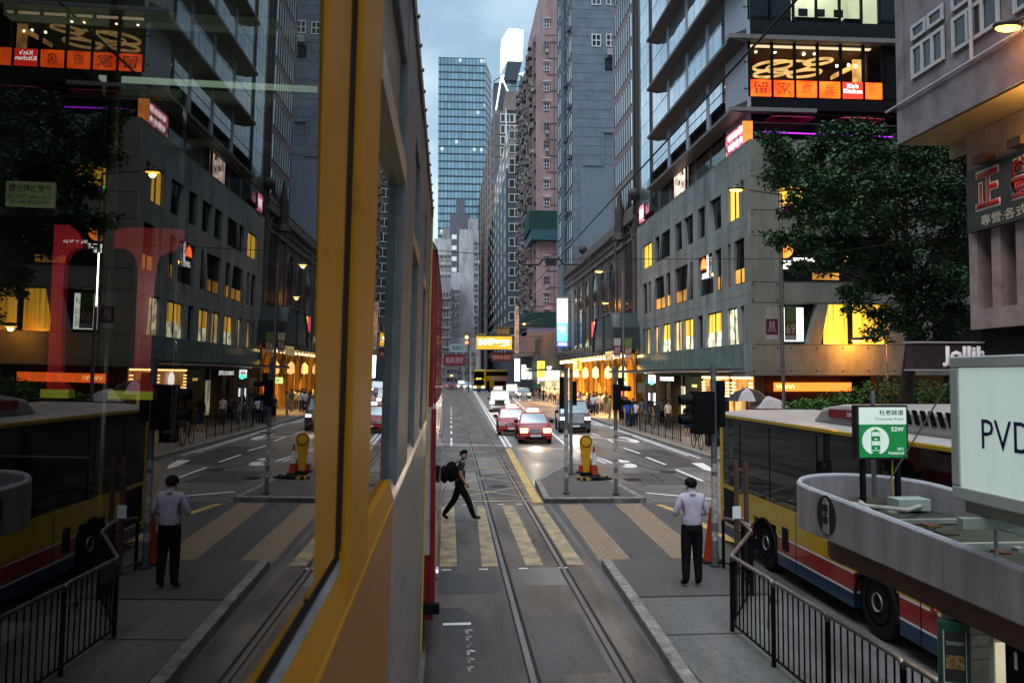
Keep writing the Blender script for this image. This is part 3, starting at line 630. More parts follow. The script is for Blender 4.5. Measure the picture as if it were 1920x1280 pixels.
car('car', 'silver grey car with bright headlights beside the crowded kerb', 'car', (aty(983,745,112)[0],112), R(-3), 4.5, 1.85, 1.55, greyc, hood=.95, nose=.78, hoodL=1.2, ws=.7, rearL=.7, lamp=lens_w, lw=.3)
car('car', 'silver van-shaped car partly behind the grey one, far down the road', 'car', (aty(962,740,118)[0],120), R(-3), 4.6, 1.85, 1.95, silver_p, hood=1.05, nose=.9, hoodL=.8, ws=.7, rearL=.15, lamp=lens_w, lw=.3, van=True)
car('car', 'white car with glaring headlights far off beside the mauve tram', 'car', (aty(877,722,190)[0],190), R(0), 4.4, 1.9, 1.6, pearl, lamp=lens_w, lw=.35, lh=.2)
car('car', 'dark car with pale windscreen far off behind the mauve tram', 'car', (aty(865,722,200)[0],200), R(0), 4.4, 1.9, 1.9, greyc, lamp=lens_w, lw=.3, lh=.2, hood=1.1, van=True)

for k, (x, y, pt, lb) in enumerate(((-5.2,14,silver_p,'silver car queueing beyond the trams, level with the crossing'),(-5.4,21,darkpurp,'dark car queueing beyond the trams, second in its line'),(-5.3,28,taxi_red,'red car queueing beyond the trams, third in its line'),(-8.4,17,greyc,'grey car in the outer queue beyond the trams'),(-8.5,25,pearl,'white car in the outer queue beyond the trams'),(-8.3,34,darkpurp,'dark car in the outer queue beyond the trams, behind the white one'))):
    car('car', lb, 'car', (x,y), R(180), 4.5, 1.8, 1.5, pt)
# ================================================================ SINGLE-DECK BUS at the tram stop
byel = mat('bus_yellow', (.50,.32,.008), .28, var=.08, coat=.5)
bred = mat('bus_red', (.28,.014,.012), .28, var=.08, coat=.5)
bblue = mat('bus_blue', (.008,.03,.08), .3, var=.12, coat=.4)
bwht = mat('bus_white', (.62,.62,.62), .3, var=.06)
broof = mat('bus_roof_white', (.36,.34,.33), .35, var=.1)
bglass = mat('bus_glass', (.003,.003,.003), .03, ior=1.5, var=0)
bus = thing('bus', 'yellow single-deck bus with red and blue skirt stripes standing behind the tram stop', 'bus', (6.75, 10, 0))
BX0, BX1, BY0, BY1 = 5.5, 7.95, 4.0, 16.0
def bp_(nm, f, m, parent=bus, **k):
    mb = MB(); f(mb); return build(nm, mb, m, parent, **k)
WH = [(10.08,.48),(13.75,.48)]
def skirt(z0, z1, gaps):
    """side panels cut round the wheel arches"""
    def f(b):
        y = BY0
        for cy, r in sorted(gaps):
            b.box(BX0, BX1, y, cy-r, z0, z1); y = cy+r
        b.box(BX0, BX1, y, BY1-.02, z0, z1)
    return f
ga = [(c, .56) for c, _ in WH]
bp_('blue_skirt', skirt(.24, .43, ga), bblue); 
bp_('stripe', skirt(.43, .46, ga), bwht)
bp_('red_band', skirt(.46, .70, ga), bred)
bp_('stripe', skirt(.70, .73, ga), bwht)
bp_('yellow_side', lambda b: (skirt(.73, .86, [(c,.5) for c,_ in WH])(b), b.box(BX0,BX1,BY0,BY1-.02,.86,1.22)), byel, bevel=.0)
bp_('rear_panel', lambda b: b.box(BX0+.01,BX1-.01,BY1-.02,BY1,.3,2.5), byel)
bp_('corner_post', lambda b: b.box(BX0-.012,BX0+.05,BY1-.12,BY1+.02,.3,2.6), byel, bevel=.02)
gl = bp_('window_band', lambda b: b.box(BX0+.012,BX1-.012,BY0,BY1-.12,1.22,2.56), bglass)
bp_('window_seam', lambda b: [b.box(BX0+.006,BX0+.012,y,y+.035,1.24,2.5) for y in (6.2,8.0,9.9,11.7,13.5,14.9)], black, parent=gl)
bp_('cant_rail', lambda b: b.box(BX0-.01,BX1+.01,BY0,BY1,2.56,2.62), byel, bevel=.01)
bp_('roof', lambda b: b.prism([(BX0-.005,2.62),(BX1+.005,2.62),(BX1-.1,2.66),(BX1-.5,2.70),(BX0+.5,2.70),(BX0+.1,2.66)], 'y', BY0, BY1), broof, bevel=.02)
def acunit(b):
    b.prism([(12.4,2.66),(12.05,2.90),(11.4,2.98),(5.4,2.98),(4.9,2.66)], 'x', BX0+.25, BX1-.25)
ac = bp_('roof_unit', acunit, broof, bevel=.06)
def slats(b):
    for k in range(13):
        y = 10.35-k*.17; b.add([(BX0+.240,y,2.80),(BX0+.240,y-.11,2.80),(BX0+.240,y-.03,2.98),(BX0+.240,y+.08,2.98)], [(0,1,2,3)])
bp_('slat', slats, black, parent=ac)
mk = bp_('maker_panel', lambda b: b.box(BX0+.225,BX0+.25,10.75,11.75,2.78,2.90), mat('maroon_plate', (.25,.02,.03), .4), parent=ac)
text(mk, 'DENSO', (BX0+.225,11.0,2.84), -Y_, Z_, h=.06, w=.34, m=white)
bp_('engine_grille', lambda b: [b.box(BX0-.012,BX0+.002,15.05,15.8,.5,1.15)], black)
bp_('vent', lambda b: b.box(BX0-.014,BX0,12.75,12.98,.52,.9), black, bevel=.01)
bp_('fuel_flap', lambda b: b.box(BX0-.008,BX0,10.95,11.5,.76,1.0), byel, bevel=.004)
bp_('door_seam', lambda b: b.box(BX0-.003,BX0+.001,9.06,9.08,.24,1.2).box(BX0-.003,BX0+.001,12.45,12.465,.24,1.2).box(BX0-.003,BX0+.001,8.1,8.12,.24,1.2), black)
bp_('marker_lamp', lambda b: b.sph((BX0-.01,8.8,.74),(.03,.06,.05)), mat('marker_red', (.2,.02,.02), .2, coat=1))
for cy, r in WH:
    bp_('wheel_arch', lambda b: b.prism([(cy+.56*math.cos(R(a)), .3+.56*math.sin(R(a))) for a in range(-20,201,20)], 'x', BX0+.18, BX0+.22).box(BX0+.15,BX1,cy-.56,cy+.56,.3,.35), black)
    bp_('arch_lip', lambda b: b.tube([(BX0, cy+.53*math.cos(R(a)), .36+.53*math.sin(R(a))) for a in range(0,181,15)], .025), rubber)
    mb = MB(); mb.lathe([(.3,0),(.44,0),(.47,.03),(.47,.26),(.3,.28)], (BX0+.03,cy,.47), 26, 0, 'x'); w = build('wheel', mb, rubber, bus)
    mb = MB(); mb.lathe([(.05,.05),(.1,.0),(.12,-.02),(.14,.06),(.22,.07),(.27,.0),(.3,.0),(.3,.1)], (BX0+.03,cy,.47), 24, 0, 'x')
    for k in range(10): a = k*math.pi/5; mb.cyl((BX0+.035,cy+.18*math.cos(a),.47+.18*math.sin(a)),(BX0+.12,cy+.18*math.cos(a),.47+.18*math.sin(a)),.032,n=8,m=1)
    build('rim', mb, [steel, black], w)

# ---------------------------------------------------------------- double-deck bus far down the road
ddx = aty(921, 720, 160)[0]
dd = thing('bus', 'yellow double-deck bus with blue nose and pink advert turning far down the road', 'bus', (ddx, 160, 0), R(-30))
def dp(nm, f, m, **k):
    mb = MB(); f(mb); return link_part(nm, mb, m, dd, **k)
dp('body', lambda b: b.box(-1.25,1.25,-5.2,5.2,.35,4.3), byel, bevel=.12)
dp('blue_skirt', lambda b: b.box(-1.27,1.27,-5.23,-3.4,.3,.75), bblue)
dp('windscreen', lambda b: b.box(-1.12,1.12,-5.25,-5.1,1.35,2.35), bglass); dp('upper_windscreen', lambda b: b.box(-1.15,1.15,-5.25,-5.1,2.75,4.05), bglass)
dsp = dp('destination_display', lambda b: b.box(-.8,.8,-5.3,-5.2,2.4,2.85), black)
text_local(dsp, '88 70', (0,-5.305,2.62), 1.1, .33, MATS['amber_sign'])
dp('side_window', lambda b: b.box(1.2,1.27,-4.6,5.0,3.2,4.0), bglass); dp('lower_side_window', lambda b: b.box(1.2,1.27,-1.2,4.2,1.2,2.1), bglass)
dp('door', lambda b: b.box(1.2,1.275,-4.5,-3.2,.45,2.2), bglass)
dp('advert', lambda b: b.box(1.2,1.28,-2.6,4.7,2.25,3.05), mat('pink_advert', (.55,.36,.30), .4, var=.15))
dp('headlight', lambda b: b.box(-1.15,-.7,-5.28,-5.1,.85,1.05).box(.7,1.15,-5.28,-5.1,.85,1.05), lens_w)
dp('roof', lambda b: b.box(-1.1,1.1,-5,5,4.3,4.4), broof)
for yy in (-3.0, 2.4, 3.7): wheel(dd, 1.15, yy, .5, .3); 
wheel(dd, -1.15, -3.0, .5, .3)
# ================================================================ BUILDINGS
def win_mesh(name, w, h, fw, nx, ny, frame, glass, hood=False, ac=None, deep=.06):
    """framed window in the XZ plane facing -Y, bottom centre at the origin"""
    mb = MB(); mb.box(-w/2, w/2, -.01, .02, 0, h, 1)
    for i in range(nx+1): x = -w/2+(w-fw)*i/nx; mb.box(x, x+fw, -deep, .0, 0, h)
    for j in range(ny+1): z = (h-fw)*j/ny; mb.box(-w/2+.002, w/2-.002, -deep+.005, .0, z, z+fw)
    if hood: mb.box(-w/2-.15, w/2+.15, -.45, .02, h+.12, h+.24)
    if ac: mb.box(-w*.28, w*.32, -.5, -.05, -.62, -.08, 2)
    return mesh_of(name, mb, [frame, glass]+([ac] if ac else []))
def put(parent, me, name, x, y, z, rz=0, label=None):
    o = link(name, me, parent, Vector((x,y,z))-woff(parent), rz)
    if label: o['label'] = label
    return o
LEFT = -math.pi/2     # facing -X, on to the street
# ---- concrete podium with slanted piers
conc = mat('fair_faced_concrete', (.195,.218,.214), .62, var=.3, sc=.8, bump=.15, stretch=(1,1,.3))
conc2 = mat('corner_concrete_panels', (.145,.158,.138), .7, var=.22, sc=1.2, bump=.2, stretch=(1,1,.35))
PX, PY0, PY1, PT = 15.0, 38.8, 63.3, 15.2
pod = thing('podium_building', 'grey concrete podium building with slanted window piers at the street corner', 'building', (21, 50, 0))
def bpart(par, name, f, m, parent=None, **k):
    mb = MB(); f(mb); return build(name, mb, m, parent or par, **k)
bpart(pod, 'core', lambda b: b.box(PX+.6, 29, PY0+.9, PY1, 4.2, PT-.1), mat('dark_core', (.012,.012,.013), .8, var=0))
rows = [(11.62,13.48),(8.12,10.48),(4.95,6.98)]
bands = [(13.48,PT),(10.48,11.62),(6.98,8.12),(3.55,4.95)]
for i, (z0, z1) in enumerate(bands): bpart(pod, 'spandrel', lambda b: b.box(PX, PX+.5, PY0, PY1, z0, z1), conc)
U = lambda x, v: atx(1160+x/3.283, v, PX)[0]
R1 = [(148,200,148,200),(222,250,222,245),(262,315,245,312),(345,385,345,388),(400,455,412,455),(487,530,487,528),(560,630,575,630),(672,737,672,740),(748,772,758,772)]
R2 = [(148,172,148,174),(182,198,180,198),(222,275,218,283),(290,315,288,318),(345,425,345,412),(440,455,425,455),(490,575,490,582),(590,630,596,630),(672,690,672,688),(712,773,700,773)]
R3 = [(148,160,148,160),(170,195,168,195),(220,248,220,245),(270,315,262,318),(342,385,342,388),(398,457,402,457),(487,517,487,515),(545,632,535,632),(672,728,672,738),(750,773,756,773)]
glow_y = lit('window_glow_yellow', (1,.55,.06), 1.25, 'curtain', sc=.6, lo=.35)
glow_w = lit('window_glow_warm', (1,.70,.30), .7, 'noise', sc=.5, lo=.15)
glow_s = lit('window_shop_shelves', (.95,.9,.55), 1.1, 'cells', sc=2.2, lo=.3)
glow_o = lit('window_low_orange', (1,.45,.08), .8, 'noise', sc=.35, lo=.06)
pglass = mat('podium_glass', (.008,.009,.011), .05, ior=1.5, var=0)
mid_v = {0:380, 1:490, 2:610}
glows = {(0,0):glow_y,(0,7):glow_y,(2,2):glow_w,(2,3):glow_w,(2,4):glow_w,(2,5):glow_y,(2,3):glow_y,(2,7):glow_y,(2,1):glow_w,(2,8):glow_s,(1,9):glow_o,(1,2):glow_o,(1,4):glow_o,(1,7):glow_o,(1,3):glow_o}
for ri, (rr, (z0, z1)) in enumerate(zip((R1,R2,R3), rows)):
    v = mid_v[ri]; prev = (PY1, PY1)
    edges = [(U(a,v),U(b,v),U(c,v),U(d,v)) for a,b,c,d in rr]     # y of: top far, top near, bottom far, bottom near
    piers = []
    for e in edges+[(PY0,)*4]:
        piers.append([(prev[1],z0),(prev[0],z1),(e[0],z1),(e[2],z0)]); prev = (e[1], e[3]) if len(e) == 4 else prev
    for p in piers:
        if abs(p[0][0]-p[3][0])+abs(p[1][0]-p[2][0]) < .05: continue
        bpart(pod, 'pier', lambda b: b.prism([p[0],p[3],p[2],p[1]] if p[0][0] < p[3][0] else p, 'x', PX+.003, PX+.5), conc)
    for wi, e in enumerate(edges):
        wn = bpart(pod, 'window', lambda b: b.add([(PX+.18,e[2],z0),(PX+.18,e[3],z0),(PX+.18,e[1],z1),(PX+.18,e[0],z1)], [(0,1,2,3)]), pglass)
        ym_ = (e[0]+e[1]+e[2]+e[3])/4; hw_ = (abs(e[0]-e[1])+abs(e[2]-e[3]))/4
        build('window_frame', MB().box(PX+.10,PX+.15,ym_-.03,ym_+.03,z0,z1).box(PX+.10,PX+.15,ym_-hw_,ym_+hw_,z0,z0+.08).box(PX+.10,PX+.15,ym_-hw_,ym_+hw_,z1-.08,z1), black, wn)
        gl_ = glows.get((ri, wi))
        if (ri, wi) in ((2,3),(2,5),(2,7)):
            zc = z0+(z1-z0)*.45; build('lit_shelves', MB().box(PX+.152,PX+.158,min(e[2],e[3])+.05,max(e[2],e[3])-.05,z0+.05,zc), glow_s, wn)
        if gl_:
            hb = z0+(z1-z0)*(.35 if gl_ is glow_o else 1)
            build('lit_blind', MB().add([(PX+.16,e[2],z0),(PX+.16,e[3],z0),(PX+.16,e[3] if gl_ is glow_o else e[1],hb),(PX+.16,e[2] if gl_ is glow_o else e[0],hb)], [(0,1,2,3)]), gl_, wn)
bpart(pod, 'panel_seam', lambda b: [b.box(PX-.004,PX,y,y+.03,z0,z1) for (z0,z1) in bands for y in [PY0+1.2+k*1.95 for k in range(13)]]+[b.box(PX-.004,PX,PY0,PY1,z,z+.02) for z in (14.3,11.1,7.5)], mat('panel_seam_dark', (.08,.09,.09), .8))  # thin dark joints between the spandrel panels
# round logo lit in a middle window
y_, z_ = atx(1160+548/3.283, 512, PX+.34)
lg = bpart(pod, 'logo', lambda b: b.add([(PX+.09,y_+.5*math.cos(t),z_+.25+.65*math.sin(t)) for t in [k*math.pi/12 for k in range(13)]], [tuple(range(13))]), lit('logo_red', (1,.12,.03), 2.5, 'flat'))
bpart(pod, 'logo_lettering', lambda b: b.box(PX+.08,PX+.09,y_-.55,y_+.3,z_-.35,z_-.05).box(PX+.08,PX+.09,y_-1.0,y_-.62,z_-.4,z_+1.1), lit('logo_white', (.9,.95,1), 1.2, 'cells', sc=9, lo=.05))
# corner front towards the cross street
fx = lambda u: aty(u, 500, PY0)[0]
FX1 = 29.0
rowf = [(11.65,13.5),(8.1,10.45),(4.95,7.0)]
for (z0, z1) in [(13.5,PT),(10.45,11.65),(7.0,8.1),(3.35,4.95)]:
    bpart(pod, 'front_spandrel', lambda b: b.box(PX+.001, FX1, PY0-.02, PY0+.9, z0+.001, z1-.001), conc2)
bpart(pod, 'corner_pier', lambda b: b.box(PX+.002, fx(1463), PY0-.018, PY0+.9, 3.36, PT-.02), conc2)
for ri, (z0, z1) in enumerate(rowf):
    def pr(a, bq, c, d): return lambda b: b.prism([(fx(c),z0),(fx(d),z0),(fx(bq),z1),(fx(a),z1)], 'y', PY0-.01, PY0+.5)
    if ri == 2: bpart(pod, 'front_pier', pr(1533,1552,1513,1537), conc2)
    bpart(pod, 'front_pier', pr(1668,1745,1662,1745), conc2)
    bpart(pod, 'front_window', lambda b: b.box(fx(1463), fx(1800), PY0+.45, PY0+.5, z0, z1), pglass)
bpart(pod, 'panel_joint', lambda b: [b.box(PX+.05,FX1,PY0-.024,PY0-.0205,z,z+.035) for z in (3.36,4.9,7.02,8.05,10.4,11.7,13.4)] and b.box(fx(1461),fx(1462.5),PY0-.0245,PY0-.021,3.4,PT), mat('joint_dark_gap', (.03,.03,.03), .8))  # dark panel joints drawn as thin strips
bpart(pod, 'tie_hole', lambda b: [b.cyl((x,PY0-.026,z),(x,PY0-.0,z),.05,n=8) for z in (3.6,4.75,7.15,7.95,10.6,11.5,13.7) for x in (fx(1411),fx(1456))]+[b.cyl((fx(1480)+k*1.35,PY0-.026,z),(fx(1480)+k*1.35,PY0,z),.05,n=8) for z in (3.6,4.75) for k in range(6)], MATS['joint_dark_gap'])
curt = lit('gold_curtain', (1,.55,.05), 1.5, 'curtain', sc=1.3, lo=.22)
bpart(pod, 'lit_curtain', lambda b: b.box(fx(1549), fx(1594), PY0+.40, PY0+.43, 4.97, 6.98), curt); bpart(pod, 'lit_curtain', lambda b: b.box(fx(1605), fx(1664), PY0+.40, PY0+.43, 4.97, 6.98), curt)
lb = bpart(pod, 'menu_lightbox', lambda b: b.box(fx(1470), fx(1508), PY0+.2, PY0+.3, 5.1, 6.8), lit('menu_white', (.92,1,.88), 1.5, 'flat'))
text(lb, '69', (fx(1501),PY0+.2,6.45), X_, Z_, h=.3, w=.25, m=MATS['dark_ink'], ext=0); text(lb, '名菜\n12.8\n鮮魚', (fx(1501),PY0+.2,5.65), X_, Z_, h=.9, w=.3, m=MATS['dark_ink'], ext=0)
bpart(pod, 'lit_blind', lambda b: b.box(fx(1466), fx(1520), PY0+.40, PY0+.43, 11.95, 13.2), glow_y)
cs = bpart(pod, 'colour_strip', lambda b: b.box(fx(1466),fx(1472),PY0+.3,PY0+.35,11.68,12.0,0).box(fx(1473),fx(1486),PY0+.3,PY0+.35,11.68,12.0,1).box(fx(1487),fx(1505),PY0+.3,PY0+.35,11.68,12.0,2).box(fx(1505),fx(1520),PY0+.3,PY0+.35,11.68,12.0,3),
     [lit('green_glow',(.02,1,.05),1.5,'flat'),lit('magenta_glow',(.7,.01,.9),1.2,'flat'),lit('cream_glow',(.9,1,.75),1,'flat'),lit('orange_glow',(1,.35,.03),1.2,'flat')])
bs = bpart(pod, 'restaurant_sign', lambda b: b.sph((fx(1476),PY0+.3,9.75),(.45,.05,.42),14,8,0).box(fx(1466),fx(1492),PY0+.3,PY0+.34,8.98,9.2,1).box(fx(1466),fx(1482),PY0+.3,PY0+.34,8.78,8.92,1), [lit('dish_glow',(1,.22,.03),1.6,'cells',sc=5,lo=.2,col2=(.2,.6,.05)), wlet])
text(bs, 'SPICY THAI', (fx(1512),PY0+.3,9.25), X_, Z_, h=.2, w=1.1, m=wlet)
bpart(pod, 'lit_counter', lambda b: [b.box(fx(a), fx(c), PY0+.40, PY0+.43, z, z+.35) for a, c, z in ((1530,1580,8.25),(1590,1625,9.2),(1610,1640,12.4),(1700,1730,8.2))], glow_o)
# ground floor: recessed dark front, red glowing fascia, shops on the street side
bpart(pod, 'ground_floor', lambda b: b.box(PX+1.2, FX1, PY0+2.2, PY1, .13, 3.6), mat('dark_shopfront', (.02,.018,.016), .4))
bpart(pod, 'soffit', lambda b: b.box(PX+.02, FX1-.1, PY0+.92, PY1, 3.37, 3.5), mat('soffit_grey', (.10,.10,.10), .7))
bpart(pod, 'brick_column', lambda b: [b.box(PX+.25, PX+1.0, y, y+w_, .13, 3.37) for y, w_ in ((PY0+.95,.7),(46.6,.8),(50.0,1.1),(54.6,1.0),(58.9,1.0),(62.0,1.2))], mat('brown_tile_column', (.16,.10,.075), .45, var=.2, sc=4))
bpart(pod, 'brick_column', lambda b: [b.box(fx(u), fx(u+50), PY0+.95, PY0+1.4, .13, 3.36) for u in (1655,1735)], mat('orange_tile', (.30,.16,.07), .5, var=.2))
rf_ = bpart(pod, 'red_fascia', lambda b: b.box(fx(1474), fx(1622), PY0+1.6, PY0+1.75, 2.55, 3.0), lit('red_fascia_glow', (1,.10,.015), 2.6, 'noise', sc=3, lo=.45, col2=(1,.22,.03)))
bpart(pod, 'fascia_flourish', lambda b: [b.tube([(fx(1482+k*8)+.13*math.cos(t), PY0+1.58, 2.68+.2*abs(math.sin(t*1.5))) for t in [j*.5 for j in range(9)]], .02, 5) for k in range(4)], lit('gold_squiggle', (1,.8,.2), 2, 'flat'))
bpart(pod, 'roof_parapet', lambda b: b.box(PX+.001, FX1, PY0+.0, PY0+.25, PT-.02, PT+.12).box(PX+.001, PX+.25, PY0+.25, PY1, PT-.02, PT+.12), conc2)
# glass awning along the street front, shop signs
aw = bpart(pod, 'awning', lambda b: b.box(12.6, PX, 41.5, PY1, 3.55, 3.62), mat('awning_edge', (.33,.28,.24), .4, var=.2)); bpart(pod, 'awning_beam', lambda b: [b.box(12.6, PX, 42+k*1.4, 42.06+k*1.4, 3.62, 3.74) for k in range(16)], dsteel, parent=aw)
bpart(pod, 'awning_glass', lambda b: b.box(PX-.05, PX-.02, 40.0, PY1, 3.75, 5.0), mat('green_glass_upstand', (.13,.18,.165), .15, var=.2, sc=1.2, ior=1.6), parent=aw)
gold = lit('gold_tube', (1,.62,.22), 5, 'flat')
def marquee(u0, u1, z0, z1):
    y1 = atx(u0, 720, PX)[0]; y0 = atx(u1, 720, PX)[0]
    s = bpart(pod, 'bulb_sign', lambda b: b.box(PX+.18, PX+.24, y0, y1, z0, z1), lit('sign_ember', (1,.4,.08), .55, 'noise', sc=3, lo=.1))
    bpart(pod, 'neon_frame', lambda b: [b.box(PX+.1, PX+.17, y0, y1, z, z+.09) for z in (z0, z1-.09)]+[b.box(PX+.1,PX+.17,y,y+.35,z0+.2+k*.18,z0+.26+k*.18) for y in (y0,y1-.35) for k in range(int((z1-z0-.3)/.18))], gold, parent=s)
    return s, (y0+y1)/2
s1, ym = marquee(1313, 1361, 2.2, 3.3); bpart(pod, 'logo', lambda b: b.add([(PX+.08,ym-.3+.5*math.cos(t),2.75+.42*math.sin(t)) for t in [k*math.pi/9 for k in range(18)]], [tuple(range(18))]), wlet, parent=s1)
s2, ym2 = marquee(1367, 1405, 2.2, 3.3); text(s2, 'Pizza\nHub', (PX+.0,ym2-1.0,2.35), -Y_, Z_, h=.55, w=1.0, m=wlet)
ys = atx(1247, 705, PX)[0]
sb = bpart(pod, 'coffee_sign', lambda b: b.box(PX+.12, PX+.2, ys-2.0, ys+2.0, 2.9, 3.35), black); text(sb, 'STARBUCKS COFFEE', (PX+.12,ys,3.12), -Y_, Z_, h=.27, w=3.5, m=wlet)
yh = atx(1298, 712, PX)[0]; sh = bpart(pod, 'shop_sign', lambda b: b.box(PX+.15,PX+.22,yh-1.1,yh+1.1,.3,3.3), mat('dark_gold_panel', (.12,.08,.02), .35)); text(sh, 'MODIC', (PX+.15,yh,2.72), -Y_, Z_, h=.16, w=1.0, m=lit('gold_letters',(1,.7,.15),2,'flat'))
bpart(pod, 'lit_doorway', lambda b: b.box(PX+1.1,PX+1.15,yh-1.6,yh-.2,.3,2.0).box(PX+1.1,PX+1.15,ys-1.0,ys+.6,.3,2.6), lit('doorway_glow', (1,.85,.55), .9, 'noise', sc=1.5, lo=.1))
ya = atx(1220, 715, PX)[0]; bk = bpart(pod, 'bank_sign', lambda b: b.box(PX+.05,PX+.12,ya-.9,ya-.7,.2,3.4).box(PX+.05,PX+.12,ya-.7,ya+.9,3.2,3.4).box(PX+.05,PX+.12,ya+.7,ya+.9,.2,3.4), lit('cool_white', (.85,.92,1), 1.8, 'flat')); bpart(pod, 'bank_symbol', lambda b: b.sph((PX+.05,ya,2.75),(.03,.45,.4),14,8), lit('amber_glow', (1,.5,.05), 2, 'flat'), parent=bk)
yc = atx(1195, 720, PX)[0]; ch = bpart(pod, 'hanging_sign', lambda b: b.box(13.2,14.2,yc,yc+.25,2.35,2.85), lit('pale_green_box',(.75,.9,.3),2,'flat')); text(ch, '冰室', (13.7,yc,2.6), X_, Z_, h=.32, w=.7, m=MATS['dark_ink'])
bpart(pod, 'shop_glow', lambda b: b.box(PX+1.12,PX+1.16,PY0+3.2,PY0+6.5,.2,2.1), lit('shop_orange', (1,.5,.15), .7, 'cells', sc=1.5, lo=.1))

# ---- glass tower on the podium
tgl = curtain('tower_glass_blue', (.62,.70,.76), (.07,.08,.09), 1.15, 3.9, mw=.05, mh=.09, ior=1.5, rough=.03, tint=.2, metal=.85)
tgd = curtain('tower_glass_dark', (.015,.02,.024), (.015,.015,.015), 1.55, 3.9, mw=.09, mh=.12, ior=1.7, rough=.05)
gpanel = mat('tower_grey_panels', (.27,.29,.335), .5, var=.08, sc=.4)
finm = mat('fin_dark_metal', (.05,.042,.038), .45, .3)
TWX, TWY = 15.06, 39.6
twr = thing('office_tower', 'glass office tower with dark sloping ledges and a lit restaurant floor above the concrete podium', 'building', (22, 50, PT))
bpart(twr, 'core', lambda b: b.box(TWX+.36, 29, TWY+3.6, 58.7, PT, 46), MATS['dark_core'])
ysk = lambda u: atx(u, 200, TWX)[0]
bpart(twr, 'glass_side', lambda b: b.box(TWX, TWX+.3, ysk(1354), 58.7, 18.6, 46), tgl)
bpart(twr, 'corner_column', lambda b: b.prism([(TWX-.02,ysk(1361)),(TWX+.12,TWY+.02),(TWX+.36,TWY),(TWX+.36,ysk(1361))], 'z', PT, 46), gpanel)
bpart(twr, 'column_joint', lambda b: [b.box(TWX+.02,TWX+.362,TWY-.006,TWY+.1,z,z+.03) for z in (16.2,18.2,19.6,22.5,24.0,25.9)], MATS['joint_dark_gap'])
bpart(twr, 'dark_base', lambda b: b.box(TWX+.15, TWX+.34, 42.5, 58.6, PT, 17.2), curtain('tower_base_glass', (.02,.025,.03), (.02,.02,.02), 2.9, 6, mw=.5, ior=1.8))
bpart(twr, 'grey_pier', lambda b: [b.box(TWX-.015, TWX+.1, y, y+.55, 17.2, 46) for y in (45.1, 49.2, 53.6)], gpanel)
for z in (16.95, 20.7, 24.25, 27.9, 31.6):
    bpart(twr, 'ledge', lambda b: b.prism([(TWX-.8,z-.06),(TWX+.02,z-.2),(TWX+.02,z+.5),(TWX-.8,z+.12)], 'y', TWY-.36, 56.8), finm)
lface = mat('ledge_face', (.15,.15,.155), .5)
bpart(twr, 'front_ledge', lambda b: b.box(TWX-.9, 29, TWY-.4, TWY+.16, 20.68, 20.9), lface)
bpart(twr, 'front_ledge', lambda b: b.box(TWX-.9, TWX+3.7, TWY-.4, TWY+.16, 16.9, 17.1), lface)
bspan = mat('black_spandrel', (.008,.009,.011), .25, var=0)
bpart(twr, 'black_band', lambda b: b.box(TWX+.37, 29, TWY+.04, TWY+.2, 21.0, 21.85).box(TWX+.37,29,TWY+.04,TWY+.2,17.15,17.82).box(TWX+.37,29,TWY+2.2,TWY+2.4,PT,16.95).box(TWX+.37,29,TWY+.04,TWY+2.4,16.9,16.94), bspan)
wx = lambda u: aty(u, 150, TWY)[0]
FG = pane_mat('tower_pane_glass', 1.35, (.75,.78,.78))
# restaurant floor with real depth: ring lamps, down-lights, glowing name panels
bpart(twr, 'restaurant_interior', lambda b: b.box(TWX+.4,29,TWY+3.4,TWY+3.55,17.2,20.8).box(TWX+.4,29,TWY+.2,TWY+3.4,17.2,17.3).box(TWX+.4,29,TWY+.2,TWY+3.4,20.65,20.75).box(wx(1640),wx(1643),TWY+.8,TWY+3.4,17.3,20.6), mat('restaurant_walls', (.09,.055,.03), .7, var=.3))
bpart(twr, 'restaurant_pane', lambda b: b.quad((wx(1405),TWY+.1,18.7),(wx(1660),TWY+.1,18.7),(wx(1660),TWY+.1,20.6),(wx(1405),TWY+.1,20.6)), FG)
mull = [1405,1448.3,1491,1534,1577.5,1620,1656]
bpart(twr, 'mullion', lambda b: [b.box(wx(u)-.06,wx(u)+.06,TWY-.02,TWY+.14,17.82,20.78) for u in mull]+[b.box(wx(1660),29,TWY+.0,TWY+.14,17.82,20.78)], black)
ringm = lit('ring_lamp_glow', (1,.62,.2), .75, 'noise', sc=2, lo=.5)
def ring(u, v, r, dy, tr=.075):
    x, z = aty(u, v, TWY+dy)
    bpart(twr, 'ring_lamp', lambda b: b.tube([(x+r*math.cos(t), TWY+dy+r*.98*math.sin(t), z+.12*math.sin(t+.4)) for t in [k*math.pi/14 for k in range(29)]], tr, 8), ringm)
ring(1449,124,1.0,1.4); ring(1445,138,.85,1.1); ring(1508,138,.85,1.3); ring(1534,116,.72,1.5); ring(1478,126,1.15,1.9,.06)
bpart(twr, 'spot_lamp', lambda b: [b.sph((*[aty(u,v,TWY+1.2)[0]], TWY+1.2, aty(u,v,TWY+1.2)[1]), .07, 8, 6) for u,v in ((1417,97),(1453,98),(1507,102),(1527,101),(1569,124),(1591,122),(1604,125))], lit('spot_glow', (1,.8,.5), 12, 'flat'))
bpart(twr, 'lit_rail', lambda b: b.box(wx(1540),wx(1640),TWY+2.6,TWY+2.7,18.75,18.95).box(wx(1545),wx(1572),TWY+1.6,TWY+1.7,18.72,18.8), ringm)
bpart(twr, 'ceiling_cove', lambda b: b.prism([(wx(1590),19.7),(wx(1632),20.35),(wx(1632),20.1),(wx(1590),19.5)],'y',TWY+1.5,TWY+1.9).box(wx(1622),wx(1645),TWY+1.2,TWY+1.3,18.8,20.4), lit('cove_glow', (1,.55,.15), .8, 'noise', sc=2, lo=.4))

